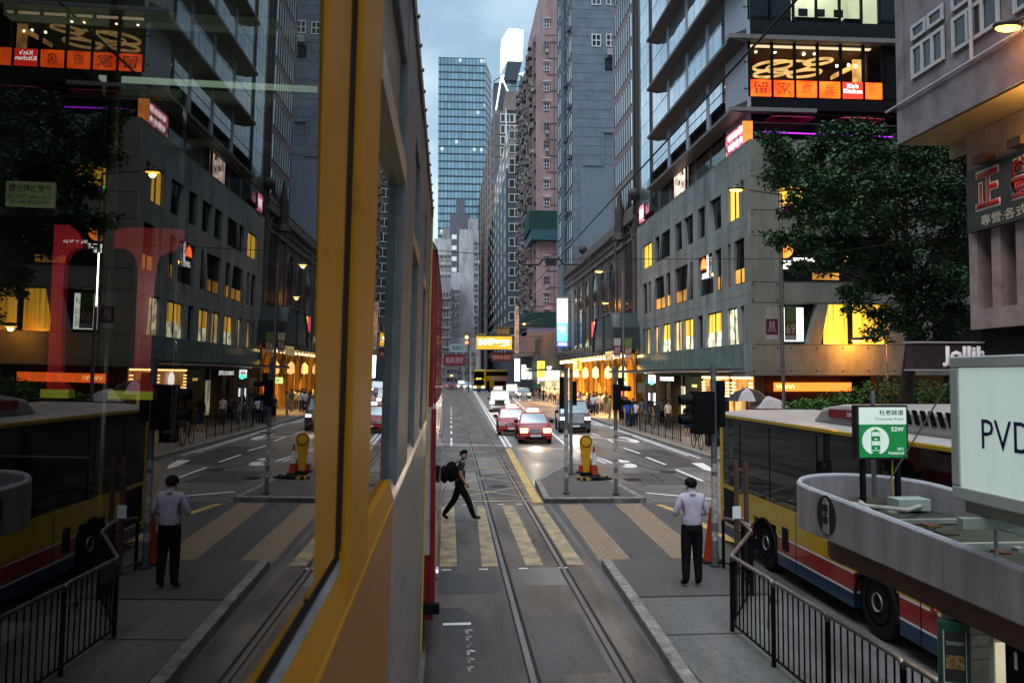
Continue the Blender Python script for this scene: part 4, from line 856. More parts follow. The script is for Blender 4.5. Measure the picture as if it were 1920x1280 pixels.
bpart(twr, 'downlight_wash', lambda b: b.box(TWX+.5,wx(1640),TWY+.3,TWY+.5,20.58,20.64), lit('strip_glow', (1,.75,.45), .7, 'flat'))
redg = lit('red_panel_glow', (1,.12,.008), 1.7, 'noise', sc=1.2, lo=.55, col2=(1,.05,.005))
redd = lit('deep_red_panel_glow', (.9,.03,.015), 1.3, 'flat')
for k, (a, c, w_) in enumerate(zip(mull, mull[1:]+[0], ('留','家','廚','房',"Kin's\nKitchen",''))):
    p = bpart(twr, 'sign_panel', lambda b: b.box(wx(a)+.07, wx(c)-.07, TWY+.0, TWY+.09, 17.84, 18.68), redd if k == 4 else redg)
    if w_: text(p, w_, ((wx(a)+wx(c))/2, TWY, 18.27+(.08 if k == 4 else 0)), X_, Z_, h=.5 if k == 4 else (.62 if k < 2 else .5), w=1.0 if k == 4 else (.72 if k < 2 else .46), m=wlet if k == 4 else dark_ink, bold=.02 if k == 4 else 0, ext=0)
# offices above, lit
bpart(twr, 'office_interior', lambda b: b.box(wx(1490),wx(1652),TWY+3.3,TWY+3.4,21.85,25.2).box(wx(1490),wx(1652),TWY+.2,TWY+3.3,25.1,25.2).box(wx(1652),wx(1653),TWY+.3,TWY+3.3,21.85,25.2).box(wx(1488),wx(1489.5),TWY+.3,TWY+3.3,21.85,25.2), lit('office_walls', (.72,.78,.55), .42, 'noise', sc=.5, lo=.6))
bpart(twr, 'office_desk', lambda b: [b.box(wx(u),wx(u)+.9,TWY+.8,TWY+1.5,21.85,22.45) for u in (1506,1538,1560,1600)]+[b.box(wx(u),wx(u)+.5,TWY+.8,TWY+.85,22.5,22.9) for u in (1512,1545,1580)], black)
bpart(twr, 'ceiling_light', lambda b: b.box(wx(1565),wx(1570),TWY+.6,TWY+3.2,25.0,25.08).box(wx(1600),wx(1605),TWY+.6,TWY+3.2,25.0,25.08), lens_w)
bpart(twr, 'office_pane', lambda b: b.quad((wx(1405),TWY+.1,21.85),(29,TWY+.1,21.85),(29,TWY+.1,46),(wx(1405),TWY+.1,46)), FG)
bpart(twr, 'teal_blind', lambda b: b.box(wx(1405),wx(1488),TWY+.2,TWY+.25,21.85,46).box(wx(1655),29,TWY+.2,TWY+.25,21.85,46).box(wx(1488),wx(1655),TWY+.2,TWY+.25,25.2,46), mat('teal_blind', (.02,.05,.065), .4))
bpart(twr, 'mullion', lambda b: [b.box(wx(u)-.05,wx(u)+.05,TWY-.02,TWY+.14,21.85,46) for u in (1405,1447,1490,1533,1577,1618,1652)], black)
# roof-terrace: glass balustrade with a magenta tube, parasols
ter = bpart(pod, 'terrace_balustrade', lambda b: b.box(PX+.4, 28, PY0+.35, PY0+.37, PT+.12, 16.25), pane_mat('balustrade_glass', 1.5, (.5,.5,.55)))
bpart(pod, 'neon_tube', lambda b: b.cyl((15.85,PY0+.5,15.85),(24.2,PY0+.5,15.72),.028,n=6), lit('magenta_neon', (.62,.03,1), 5, 'flat'))
bpart(pod, 'handrail', lambda b: b.box(PX+.4, 28, PY0+.33, PY0+.39, 16.25, 16.30), dsteel, parent=ter)
redcl = mat('red_parasol_cloth', (.30,.03,.045), .7, var=.1)
for k, (u0, um, u1, lab) in enumerate(((1440,1503,1525,'dark red terrace parasol by the corner column, tilted over the balustrade'), (1568,1628,1655,'dark red terrace parasol farther from the corner column, over the treetop'))):
    a = aty(u0,213,39.3)[0]; c = aty(u1,205,39.3)[0]; z = 17.0 if k == 0 else 17.0
    pa = thing('parasol', lab, 'parasol', ((a+c)/2, 40.2, PT), 0, 'parasols on the roof terrace')
    hw_ = (c-a)/2; m_ = (a+c)/2
    build('canopy', MB().add([(m_-hw_,39.0,z-.42),(m_+hw_,39.0,z-.42),(m_+hw_,41.2,z-.42),(m_-hw_,41.2,z-.42),(m_,40.1,z+.05)], [(0,1,4),(1,2,4),(2,3,4),(3,0,4)]), redcl, pa)
    build('pole', MB().cyl((c+.5,40.1,PT),(c+.5,40.1,z+.1),.04).cyl((c+.5,40.1,z+.08),(m_,40.1,z+.06),.03), dsteel, pa)
# glowing wall signs on the tower base and podium edge
def wallsign(name, label, yy0, yy1, z0, z1, m, x=14.9, words=None, wm=None, cat='sign', band=None):
    t = thing(name, label, cat, (x, (yy0+yy1)/2, z0))
    build('sign_box', MB().box(x-.12, x, yy0, yy1, z0, z1), m, t); build('frame', MB().box(x-.14,x,yy0-.06,yy0,z0,z1).box(x-.14,x,yy1,yy1+.06,z0,z1), dsteel, t)
    if words:
        n = len(words)
        for i, w_ in enumerate(words): text(t, w_, (x-.12, (yy0+yy1)/2, z1-(z1-z0)*(i+.5)/n), -Y_, Z_, h=(z1-z0)/n*.6, w=(yy1-yy0)*.75, m=wm or wlet, ext=0)
    return t
pinkb = lit('pink_menu_glow', (1,.25,.35), .8, 'cells', sc=4, lo=.2, col2=(.4,.02,.03))
wallsign('sign', 'slanting pink and white menu sign at the concrete podium roof edge', 39.3, 42.2, 15.35, 16.4, pinkb, 15.1, ['串燒放題','任飲任食'])
bpart(twr, 'orange_sign', lambda b: b.box(TWX-.3,TWX+.2,39.0,39.12,15.3,16.3), lit('orange_board',(1,.28,.05),.8,'noise',sc=2,lo=.5))
wallsign('sign', 'bright food photo lightbox on the glass tower base', 50.0, 52.6, 15.3, 17.6, lit('food_photo', (1,.75,.6), .9, 'cells', sc=2.6, lo=.05, col2=(.9,.1,.05)), 15.18)
wallsign('sign', 'small pink square sign below the stone tower by the podium end', 60.4, 62.0, 15.4, 16.7, pinkb, 15.0, ['美食'])

# ---- glass stair bay and purple stone tower, then the arcade podium
bpart(twr, 'stair_bay', lambda b: b.box(15.12, 16, 58.75, 63.3, 15.9, 46), curtain('bay_glass', (.62,.74,.78), (.06,.07,.08), .85, 1.55, mw=.06, mh=.05, ior=1.5, tint=.2, metal=.85))
bpart(twr, 'bay_post', lambda b: b.box(14.95, 15.11, 63.0, 63.45, 15.3, 46).box(14.95,15.11,58.6,58.8,15.9,46), finm)
stone = mat('purple_grey_stone', (.17,.125,.14), .6, var=.12, sc=1.2)
stn = thing('stone_tower', 'purple-grey stone tower with dark horizontal window bands above the arcade', 'building', (20, 68, 16))
bpart(stn, 'wall', lambda b: b.box(15.0, 25, 63.5, 72.6, 16.6, 60), stone)
sw = MB(); sw.box(-3.6,3.6,-.02,.1,0,1.95,0); 
for k in range(8): sw.box(-3.6+k*.9,-3.55+k*.9,-.05,-.02,0,1.95,1)
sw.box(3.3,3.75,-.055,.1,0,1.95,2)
sw_me = mesh_of('window_band', sw, [mat('tower_band_glass', (.03,.04,.045), .08, ior=1.6, var=0), black, lit('band_end_reflection', (.65,.85,1), .32, 'flat')])  # pale end strip glows to stand in for a bright reflection
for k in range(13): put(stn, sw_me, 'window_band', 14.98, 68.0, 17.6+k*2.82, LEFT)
bpart(stn, 'pilaster', lambda b: b.box(14.8, 15.0, 63.5, 63.95, 16.6, 60), finm)
arc_st = mat('arcade_brown_stone', (.085,.072,.065), .55, var=.18, sc=1.0, bump=.1)
arc = thing('arcade_building', 'brown stone arcade with tall gothic arched windows above golden shopfronts', 'building', (20, 80, 0))
AY0, AY1 = 63.6, 104
bpart(arc, 'wall', lambda b: b.box(15.02, 25, AY0, AY1, 5.3, 16.5), arc_st)
bpart(arc, 'cornice', lambda b: b.box(14.7, 15.02, AY0, AY1, 16.1, 16.9).box(14.85,15.02,AY0,AY1,14.55,14.8).box(14.9,15.02,AY0,AY1,15.3,15.4), mat('cornice_stone', (.12,.10,.092), .6, var=.15))
bpart(arc, 'mullet', lambda b: None, arc_st) if False else None
def arch_pts(y0, y1, zb, zs, zt, n=7):
    m_ = (y0+y1)/2; w_ = (y1-y0)/2
    L_ = [(y0, zb)]+[(y0+w_*(1-math.cos(R(90*k/n)))*1.0, zs+(zt-zs)*math.sin(R(90*k/n))) for k in range(n+1)]
    return L_+[(2*m_-p[0], p[1]) for p in L_[::-1][1:]]
arg = mat('arcade_window_glass', (.02,.025,.025), .06, ior=1.7, var=0)
for i, (u0, u1, vt) in enumerate(((1173,1189,0),(1143,1156,0),(1127,1138,0),(1111,1122,0),(1098,1106,0),(1086,1093,0),(1078,1083,0))):
    y1, y0 = atx(u0,550,15)[0], atx(u1,550,15)[0]; zt = 15.9 if i == 0 else 13.8
    w_ = bpart(arc, 'arched_window', lambda b: b.prism(arch_pts(y0,y1,5.9,zt-2.6,zt), 'x', 14.97, 15.01), arg)
    bpart(arc, 'surround', lambda b: b.tube([(14.95,p[0],p[1]) for p in arch_pts(y0,y1,5.9,zt-2.6,zt)], .09, 6), arc_st, parent=w_)
    bpart(arc, 'tracery', lambda b: [b.box(14.93,14.96,y0+(y1-y0)*k/4-.04,y0+(y1-y0)*k/4+.04,5.9,zt-1.6) for k in (1,2,3)]+[b.box(14.93,14.96,y0,y1,z,z+.06) for z in (7.5,9,10.5,12)]+[b.tube([(14.94,y0+(y1-y0)*c+.35*math.cos(t),zt-2.4+.5*math.sin(t)) for t in [j*.63 for j in range(11)]],.03,4) for c in (.33,.67)], dsteel, parent=w_)
    if i in (1,3): bpart(arc, 'red_yellow_sign', lambda b: b.box(14.86,14.92,y0+.2,(y0+y1)/2,7.4,8.9,0).box(14.86,14.92,(y0+y1)/2,y1-.2,7.4,8.9,1), [lit('yellow_panel',(1,.6,.03),1.6,'flat'), lit('red_panel_lit',(.8,.02,.03),1.2,'flat')], parent=w_)
    bpart(arc, 'lit_lower_pane', lambda b: b.box(14.955,14.965,y0+.15,y1-.15,5.95,6.9), lit('arcade_pane_glow', (.7,.9,.65), .8, 'cells', sc=2.5, lo=.05), parent=w_)
bpart(arc, 'pilaster', lambda b: [b.box(14.85,15.02,y,y+.5,5.3,17.6) for y in (63.65,70.9)]+[b.box(14.93,15.02,y,y+.4,5.3,14.5) for y in (74.6,78.4,83.4,89.6)], arc_st)
bpart(arc, 'finial', lambda b: [b.sph((14.7,y,z),.5,12,10) for y, z in ((63.1,18.0),(88.0,17.4))]+[b.lathe([(.7,0),(.5,.6),(.35,2.6),(.05,4.4)],(14.5,67.5,15),8)], mat('finial_stone', (.04,.034,.032), .6))
# balcony band, golden shop arcade below
bpart(arc, 'balcony', lambda b: b.box(13.6, 15.0, AY0+.4, AY1, 5.15, 5.3).box(13.6,13.65,AY0+.4,AY1,5.3,6.2), mat('balcony_dark_glass', (.03,.035,.03), .2, ior=1.6)); bpart(arc, 'baluster', lambda b: [b.box(13.56,13.6,AY0+.4+k*1.5,AY0+.5+k*1.5,5.15,6.25) for k in range(26)], dsteel)
goldw = lit('gold_shopfront_glow', (1,.48,.06), 2.5, 'cells', sc=.9, lo=.45, col2=(1,.40,.03))
bpart(arc, 'shop_interior', lambda b: b.box(15.6, 15.7, AY0, AY1, .13, 5.15), goldw)
gst = mat('gold_stone', (.38,.22,.07), .5, var=.2)
bpart(arc, 'column', lambda b: [b.box(14.9,15.6,y,y+.5,.13,5.15) for y in [AY0+k*3.1 for k in range(13)]], gst)
bpart(arc, 'shop_arch', lambda b: [b.tube([(14.95,p[0],p[1]) for p in arch_pts(y+.5,y+3.1,.2,2.9,4.7)], .12, 6) for y in [AY0+k*3.1 for k in range(13)]], gst)
bpart(arc, 'soffit_lamp', lambda b: [b.sph((14.3,AY0+1+k*1.55,4.95),.13,8,6) for k in range(26)], lit('warm_bulb', (1,.70,.28), 5, 'flat'))
bpart(arc, 'pendant_lantern', lambda b: [b.lathe([(.04,1.0),(.3,.7),(.34,0),(.05,-.15)],(14.3,AY0+2.2+k*6.2,3.2),8) for k in range(6)], lit('lantern_glow', (1,.62,.2), 1.7, 'flat'))
bpart(arc, 'arched_panel', lambda b: [b.prism(arch_pts(y,y+1.1,2.6,3.9,5.0),'x',14.5,14.6) for y in (69.5,78.0)], mat('bronze_panel', (.12,.07,.03), .4))
pk = bpart(arc, 'parking_sign', lambda b: b.box(13.7,13.8,84,89,3.9,5.1), lit('yellow_sign_glow', (1,.6,.05), 1.6, 'flat')); text(pk, 'P', (13.7,87.6,4.5), -Y_, Z_, h=.8, m=wlet); bpart(arc, 'red_sign', lambda b: b.box(13.65,13.7,84.2,86,4.0,5.0), lit('red_sign_glow', (1,.12,.03), 1.8, 'flat'), parent=pk)
for y in (67, 78, 90, 98):
    l_ = bpy.data.lights.new('shop_lamp', 'SPOT'); l_.spot_size = R(135); l_.spot_blend = .5; l_.energy = 1600; l_.color = (1,.55,.16); l_.shadow_soft_size = .6
    lo_ = bpy.data.objects.new('shop_lamp', l_); C.objects.link(lo_); lo_.parent = arc; lo_.location = Vector((13.4,y,4.2))-arc.location
# gabled glass entrance canopy
cg = thing('glass_canopy', 'gabled dark glass entrance canopy projecting from the arcade', 'canopy', (14.2, 63.6, 5.4))
gcm = mat('canopy_glass', (.035,.048,.052), .15, ior=1.4)
build('glazing', MB().prism([(62.3,5.4),(62.6,7.2),(63.6,8.4),(70.0,8.4),(71.4,7.0),(71.8,5.4)], 'x', 12.9, 14.98), gcm, cg)
build('frame', MB().tube([(12.88,62.3,5.4),(12.88,62.6,7.2),(12.88,63.6,8.4),(12.88,70.0,8.4),(12.88,71.4,7.0),(12.88,71.8,5.4)], .09, 6).box(12.84,12.92,62.3,71.8,5.35,5.5).box(12.84,12.9,66.8,66.95,5.4,8.4), dsteel, cg)
build('scroll_panel', MB().box(12.86,12.9,62.6,66.0,4.6,5.3), lit('scroll_glow', (1,.7,.3), .7, 'cells', sc=5, lo=.1), cg)
# ---- blue-grey block
bgw = mat('blue_grey_render', (.135,.17,.215), .75, var=.16, sc=.9, bump=.15)
bg_ = thing('apartment_block', 'blue-grey rendered block with a nearly blank end wall beside the stone tower', 'building', (25, 100, 0))
bpart(bg_, 'wall', lambda b: b.box(15.0, 40, 97, 109, 5.3, 66).box(14.6,15.0,104.2,109,5.3,60), bgw)
bpart(bg_, 'wall_step', lambda b: b.box(16.2,18.8,96.8,97,29.3,29.5).box(18.6,18.8,96.8,97,29.5,33.6).box(18.6,24,96.8,97,33.5,33.7).box(15.9,22,96.93,97,5.5,29.3) , mat('blue_grey_render_patch', (.145,.18,.225), .7, var=.1))
bpart(bg_, 'course_line', lambda b: [b.box(15,24,96.98,97,z,z+.05) for z in [10+k*1.15 for k in range(46)]], mat('course_line_render', (.122,.155,.198), .8))  # faint horizontal course lines, slightly darker than the wall
whf = mat('white_window_frame', (.55,.56,.57), .5, var=.05); dkg = mat('flat_window_glass', (.03,.035,.04), .1, ior=1.6, var=0)
acm = mat('air_conditioner_grey', (.30,.30,.30), .6, var=.15)
w1 = win_mesh('window', 1.2, 1.6, .12, 2, 2, whf, dkg)
for u, v in ((1118,88),(1145,88),(1118,10),(1145,10)): x, z = aty(u, v, 97); put(bg_, w1, 'window', x, 96.98, z)
w1b = win_mesh('window', 1.4, 1.5, .1, 2, 1, black, dkg); x, z = aty(1145,132,97); put(bg_, w1b, 'window', x, 96.98, z, label='dark window with air conditioner')
bpart(bg_, 'air_conditioner', lambda b: b.box(19.3,20.2,96.4,97,43.2,44), acm)
w2 = win_mesh('window', 3.1, 2.6, .1, 2, 1, mat('slate_frame',(.06,.08,.11),.6), dkg, deep=.06)
for k in range(15):
    for y in (99.0, 102.4, 106.2):
        put(bg_, w2, 'window', 14.98 if y < 104 else 14.58, y, 17+k*3.35+(1.2 if y > 104 else 0), LEFT)
bpart(bg_, 'window_unit', lambda b: [b.box(14.5,14.9,y,y+.9,z,z+.6) for y, z in ((98.2,37),(98.3,30.5),(101.8,41),(101.9,33.8),(98.4,47),(105.4,28),(101.6,24))], mat('slate_unit',(.10,.115,.135),.6))
# lit advertising screen on a grey fin in front of it
scr = thing('billboard', 'tall lit white and blue advertising screen above the shops', 'billboard', (14, 99.8, 7))
build('screen', MB().box(13.35,14.6,99.7,99.8,10.0,13.0), lit('screen_white', (.85,.95,1), 2.2, 'flat'), scr)
lo2 = build('screen', MB().box(13.35,14.6,99.7,99.8,7.65,9.98), lit('screen_blue', (.10,.5,.95), 2.0, 'flat'), scr, label='light blue lower half of the screen'); text(lo2, '優惠 迎新\n100%', (13.98,99.7,9.1), X_, Z_, h=.8, w=.95, m=wlet, ext=0)
lo3 = build('caption_strip', MB().box(13.3,14.65,99.6,99.75,6.95,7.6), lit('strip_blue', (.03,.10,.8), 1.6, 'flat'), scr); text(lo3, '銀行服務', (13.98,99.6,7.27), X_, Z_, h=.4, w=1.1, m=wlet, ext=0)
build('casing', MB().box(13.25,15.02,99.82,100.3,6.9,13.3).box(14.62,15.02,99.0,99.82,6.9,13.3), mat('casing_grey', (.16,.15,.15), .5), scr)
# ---- pink block with cluttered street side
pnk = mat('faded_pink_render', (.31,.215,.22), .8, var=.22, sc=.5, bump=.2, stretch=(1,1,.25))
pnk2 = mat('grimy_pink_render', (.20,.145,.145), .85, var=.4, sc=.8, stretch=(1,1,.3))
pb = thing('apartment_block', 'tall faded pink block with air conditioners crowding its street side', 'building', (22, 150, 0))
bpart(pb, 'wall', lambda b: b.box(15.0, 32, 140.2, 174, 11, 64.5).box(16.6, 32, 140.1, 172, 64.5, 76), pnk)
bpart(pb, 'street_wall', lambda b: [b.box(14.75,15.0,140.25+.02,173.9,11+k*2.9,12.0+k*2.9) for k in range(19)]+[b.box(14.5,15,141+k*5.5,143+k*5.5,11,64) for k in range(6)], pnk2)
wp = win_mesh('window', 1.1, 1.5, .12, 2, 2, whf, dkg, hood=True); wpa = win_mesh('window', 1.1, 1.5, .12, 2, 2, mat('grey_frame',(.2,.19,.19),.6), dkg, hood=False, ac=acm)
for i, v in enumerate((45,85,125,163,199,237,270,306,345,378,412,447,488,525,557,588,628)):
    x, z = aty(1025, v, 140.1); put(pb, wpa if i in (1,5,6,13) else wp, 'window', x, 140.08 if i > 0 else 140.08, z-.8)
bpart(pb, 'wall_pipe', lambda b: [b.box(16.9,19.2,140.08,140.2,z,z+.12) for z in [13+k*2.95 for k in range(18)]]+[b.box(18.2,18.3,140.05,140.2,12,64)], mat('stain_grey', (.16,.11,.115), .8))
acmesh = mesh_of('air_conditioner', MB().box(-.45,.45,-.55,0,0,.62), acm); acb = mesh_of('balcony_cage', MB().box(-.9,.9,-.75,-.7,0,.9).box(-.9,.9,-.75,0,-.08,0).box(-.9,-.85,-.75,0,0,.9).box(.85,.9,-.75,0,0,.9).box(-.9,.9,-.75,0,1.6,1.68), mat('cage_grey', (.17,.16,.16), .7, var=.4))
rg = random.Random(3)
for k in range(90): put(pb, acmesh, 'air_conditioner', 14.75, 140.8+rg.random()*32, 12.5+rg.random()*50, LEFT)
for k in range(90): put(pb, acb, 'balcony_cage', 14.75, 141.5+rg.random()*31, 13+rg.randrange(18)*2.9, LEFT)
mbx = MB()
for k in range(260):
    y = 140.6+rg.random()*33; z = 12+rg.random()*52; s = .2+rg.random()*.6; mbx.box(14.75-.3-rg.random()*.7, 14.76, y, y+s*1.6, z, z+s)
tag(build('clutter', mbx, [mat('grimy_clutter', (.19,.18,.18), .8, var=.5, sc=3)], pb), kind='stuff')
wdk = mesh_of('dark_opening', MB().box(-.7,.7,-.03,0,0,1.3), dkg)
for k in range(95): put(pb, wdk, 'dark_window', 14.74, 141.2+(k % 6)*5.6, 12.6+(k//6)*2.9+1.0, LEFT)
net = mat('green_scaffold_net', (.012,.045,.042), .8, var=.3, sc=2)
def netting(b, z0, z1, x0):
    b.prism([(x0,140.2-1.2),(19.3,140.2-1.2),(19.3,140.0),(x0+1.3,140.0),(x0+1.3,150),(x0,150)], 'z', z0, z1)
bpart(pb, 'scaffold_net', lambda b: netting(b, 29.0, 32.4, 13.7), net); bpart(pb, 'scaffold_net', lambda b: netting(b, 27.2, 29.0, 14.0), mat('blue_tarpaulin', (.035,.09,.12), .5, var=.2), label='blue tarpaulin below the net')
bpart(pb, 'scaffold_net', lambda b: netting(b, 11.6, 14.4, 12.9), net); bpart(pb, 'scaffold_net', lambda b: netting(b, 10.4, 11.6, 13.2), mat('lilac_tarpaulin', (.17,.15,.24), .6, var=.2), label='lilac tarpaulin')
bpart(pb, 'overhang', lambda b: b.box(13.2, 20, 138.5, 170, 6.9, 11), mat('overhang_pink_brown', (.26,.17,.15), .75, var=.15))
bpart(pb, 'shopfront', lambda b: b.box(15.2, 30, 141, 173, .13, 6.9), mat('dark_shops', (.02,.018,.018), .6))
# ---- dark hotel with white framed windows
hot = mat('slate_blue_panels', (.05,.062,.082), .5, var=.12, sc=.6)
hb = thing('hotel', 'dark slate building with rows of white framed windows and pale upper storeys', 'building', (25, 290, 0))
bpart(hb, 'wall', lambda b: b.box(15, 40, 216, 330, 0, 60), hot)
bpart(hb, 'upper_storeys', lambda b: b.box(15.6, 40, 218, 300, 60, 72), mat('tan_upper_panels', (.22,.19,.17), .6, var=.2))
wh = win_mesh('window', 4.0, 2.1, .10, 3, 1, whf, mat('hotel_glass', (.05,.07,.085), .08, ior=1.7), deep=.05)
whd = win_mesh('window', 3.3, 2.4, .16, 2, 1, whf, dkg, deep=.12)
for k in range(13): put(hb, whd, 'window', 17.2, 215.95, 10.0+k*4.05)
for k in range(13):
    for j in range(7): put(hb, wh, 'window', 14.95, 222+j*15.5, 9.6+k*4.05, LEFT)
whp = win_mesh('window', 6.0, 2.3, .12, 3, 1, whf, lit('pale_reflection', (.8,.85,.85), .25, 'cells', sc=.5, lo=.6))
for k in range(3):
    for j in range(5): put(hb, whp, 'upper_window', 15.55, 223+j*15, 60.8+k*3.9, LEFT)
    put(hb, whd, 'window', 17.4, 217.95, 60.8+k*3.9)
bpart(hb, 'rib', lambda b: [b.box(14.9,15,y,y+.5,0,60) for y in [216+k*15.5 for k in range(8)]], hot)
# ---- brown block behind
brn = mat('brown_grey_render', (.20,.165,.155), .75, var=.15, sc=.4)
bb = thing('apartment_block', 'brown-grey tower block with balconies behind the dark hotel', 'building', (22, 330, 0))
bpart(bb, 'wall', lambda b: b.box(15, 40, 285, 420, 0, 99).box(19.5,40,284,300,99,106), brn)
bpart(bb, 'roof_pipe', lambda b: b.cyl((19.6,284.6,60),(19.6,284.6,100),.25), white)
wbb = win_mesh('balcony_window', 5.2, 3.2, .3, 3, 1, whf, dkg, deep=.5, ac=None)
for k in range(7):
    for x in (18.0, 23.2): put(bb, wbb, 'window', x+2.0, 284.9, 70+k*4.1)
bpart(bb, 'grey_panel', lambda b: [b.box(15.3,17.0,284.8,285,69.8+k*4.1,73.2+k*4.1) for k in range(7)], mat('grey_infill', (.12,.125,.12), .7))
wbl = win_mesh('window', 5, 2.2, .2, 1, 1, brn, black, deep=.12)
for k in range(18):
    for j in range(5): put(bb, wbl, 'side_window', 14.9, 292+j*26, 28+k*4, LEFT)
# ---- tall curtain-wall tower closing the street
gt = thing('office_tower', 'tall flat-topped blue glass tower closing the far end of the street', 'building', (6, 440, 0))
bpart(gt, 'glass_front', lambda b: b.box(-7.3, 17.6, 420, 450, 0, 172.5), curtain('far_tower_glass', (.30,.46,.54), (.03,.06,.08), 1.9, 4.0, mw=.3, mh=.9, lf=.10, les=.16, litrow=1, ior=1.5, tint=.25, metal=.6, litc=(1,.9,.72)))
bpart(gt, 'glass_side', lambda b: b.add([(17.6,420.2,0),(21.8,436,0),(21.8,436,168),(17.6,420.2,172.5)], [(0,1,2,3)]).box(17.7,21.6,437,450,0,168), curtain('far_tower_side', (.03,.05,.065), (.015,.02,.03), 2.5, 4.0, mw=.5, mh=1.6, ior=1.6))
# ---- tower with the white lit lantern on top
lt = thing('office_tower', 'tower with a huge glowing white lantern box and a diagonal braced glass top', 'building', (40, 530, 0))
bpart(lt, 'glass_body', lambda b: b.box(27, 60, 520, 550, 0, 176).box(32,60,522,550,176,199), curtain('lantern_tower_glass', (.35,.45,.5), (.05,.08,.1), 3, 5, mw=.3, mh=.4, ior=1.5, metal=.6))
bpart(lt, 'neon_brace', lambda b: [b.tube([p, q], .45, 5) for p, q in (((32.6,519.3,201),(29,519.3,178)),((32.6,519.3,201),(42,519.3,178)),((32.6,519.3,201),(47,519.3,203)))], lit('brace_white', (.9,1,1), 1.6, 'flat'))
bpart(lt, 'lantern', lambda b: b.add([(37.5,518,232.5),(46.8,518,232.0),(46.5,518,211),(36.5,518,211),(33,526,228),(32.2,526,205)], [(0,1,2,3),(0,3,5,4)]).box(37,46,519,526,211,231), lit('lantern_white', (.97,1,1), 3.2, 'flat'))
bpart(lt, 'lantern_base', lambda b: b.prism([(36.3,211),(46.3,211),(43,198),(34,198)],'y',518.5,526).box(27.5,36,521,540,176,197).tube([(27,519.5,197),(36,519.5,203)],.4,5).tube([(43,519.5,205),(47.5,519.5,197)],.4,5), mat('lantern_base_grey', (.05,.06,.08), .5))
# ---- older white blocks where the street bends
wht = mat('grimy_white_render', (.46,.46,.48), .8, var=.35, sc=.35, stretch=(1,1,.25)); wht2 = mat('pale_grey_render', (.33,.34,.37), .8, var=.4, sc=.3, stretch=(1,1,.2))
ww = win_mesh('window', 1.6, 1.6, .14, 2, 1, mat('pale_frame',(.35,.35,.36),.6), dkg, ac=acm); wwl = win_mesh('window', 2.4, 2.2, .2, 1, 1, whf, lit('pale_blue_reflection', (.7,.85,.9), .35, 'flat'))  # pale blue emission paints a reflection into the panes
def block(label, x0, x1, y, zt, m, cols, z0, dz, w, extra=None, cat='building'):
    t = thing('apartment_block', label, cat, ((x0+x1)/2, y, 0))
    bpart(t, 'wall', lambda b: b.box(x0, x1, y, y+25, 0, zt), m)
    for k in range(int((zt-z0-2)/dz)):
        for c in cols: put(t, w, 'window', x0+(x1-x0)*c, y-.05, z0+k*dz)
    if extra: bpart(t, 'roof_room', extra, m)
    return t
b1 = block('slim white block with a blank pale face and one column of windows', 3.0, 10.2, 300, 58.3, wht, (.86,), 12, 4.0, ww, lambda b: b.box(6.5,10,301,310,58.3,62.5))
block('tall grey block with pale reflecting windows down its edge', -.9, 8.5, 362, 76.5, mat('mid_grey_render', (.13,.14,.17), .75, var=.15), (.22,), 30, 5, wwl, lambda b: b.box(2,6,364,372,76.5,84))
block('weathered pale block with dark stained face near the tram', -3.4, -.2, 252, 33.5, wht2, (.2,.5,.8), 3, 3.1, ww)
block('narrow white block with cages between the weathered one and the slim one', -.15, 2.9, 274, 38.5, wht, (.25,.75), 4, 3.0, ww)
block('lower white block seen behind the weathered block', -7, -.2, 320, 58, wht, (.2,.45,.7,.9), 30, 4, ww)
block('distant pale blue-grey block against the glass tower', -4.5, 1.5, 385, 74, wht2, (.3,.7), 40, 4.5, ww)
block('small white block at the street bend behind the mauve tram', -5.6, 9.6, 262, 15.5, wht, (.1,.25,.4,.55,.7,.85), 3.2, 3.0, ww)
# ---- left side of the street, seen only as reflections; near block's height is set to shade the road
lm = mat('left_side_render', (.09,.09,.095), .75, var=.3, sc=.4)
for (y0, y1, zt, lab) in ((-40,30,42,'tall plain pale block across the street behind the tram'),(40,78,24,'taller pale block across the street beyond the crossing'),(84,150,30,'long pale block across the street further up'),(156,236,46,'tall pale block across the street where it bends')):
    t = thing('apartment_block', lab, 'building', (-18, (y0+y1)/2, 0)); bpart(t, 'wall', lambda b: b.box(-24, -14, y0, y1, 0, zt), lm)
    wl = win_mesh('window', 1.8, 1.7, .12, 2, 1, whf, dkg)
    for k in range(int(zt/3.2)-1):
        for j in range(int((y1-y0)/4)): put(t, wl, 'window', -13.97, y0+2+j*4, 3.8+k*3.2, math.pi/2)

# ---- near pink building on the right with the projecting upper storey
npk = mat('pinkish_grey_render', (.20,.18,.195), .8, var=.25, sc=1.2, bump=.25); npk2 = mat('pink_brown_fins', (.29,.225,.215), .8, var=.2, sc=2, bump=.2); sof = mat('ochre_soffit', (.32,.235,.13), .8, var=.1)
nb = thing('tenement', 'pinkish grey building near the tram stop with a projecting upper storey and vertical concrete fins', 'building', (20, 14, 0))
OX, OY = 13.5, 22.85
bpart(nb, 'upper_wall', lambda b: b.box(OX, 40, -4, OY, 11.25, 30).box(OX+.02,40,-4,OY-.02,10.36,11.25).box(OX-.06, OX, OY-.35, OY+.02, 10.36, 30).box(OX-.05,OX,-4,OY-.35,10.36,11.5), npk)
bpart(nb, 'soffit', lambda b: b.box(OX+.04, 40, -4, OY-.1, 10.32, 10.355).box(15,15.1,-4,OY-.1,9.9,10.32) , sof)
bpart(nb, 'drip_pipe', lambda b: b.cyl((OX-.12,-4,11.62),(OX-.12,OY+.5,11.5),.04).cyl((OX-.12,19.3,11.5),(OX-.12,19.3,30),.05), mat('pale_pipe', (.4,.38,.40), .5))
tw_ = mat('teal_grey_window_frame', (.42,.43,.43), .5, var=.06)
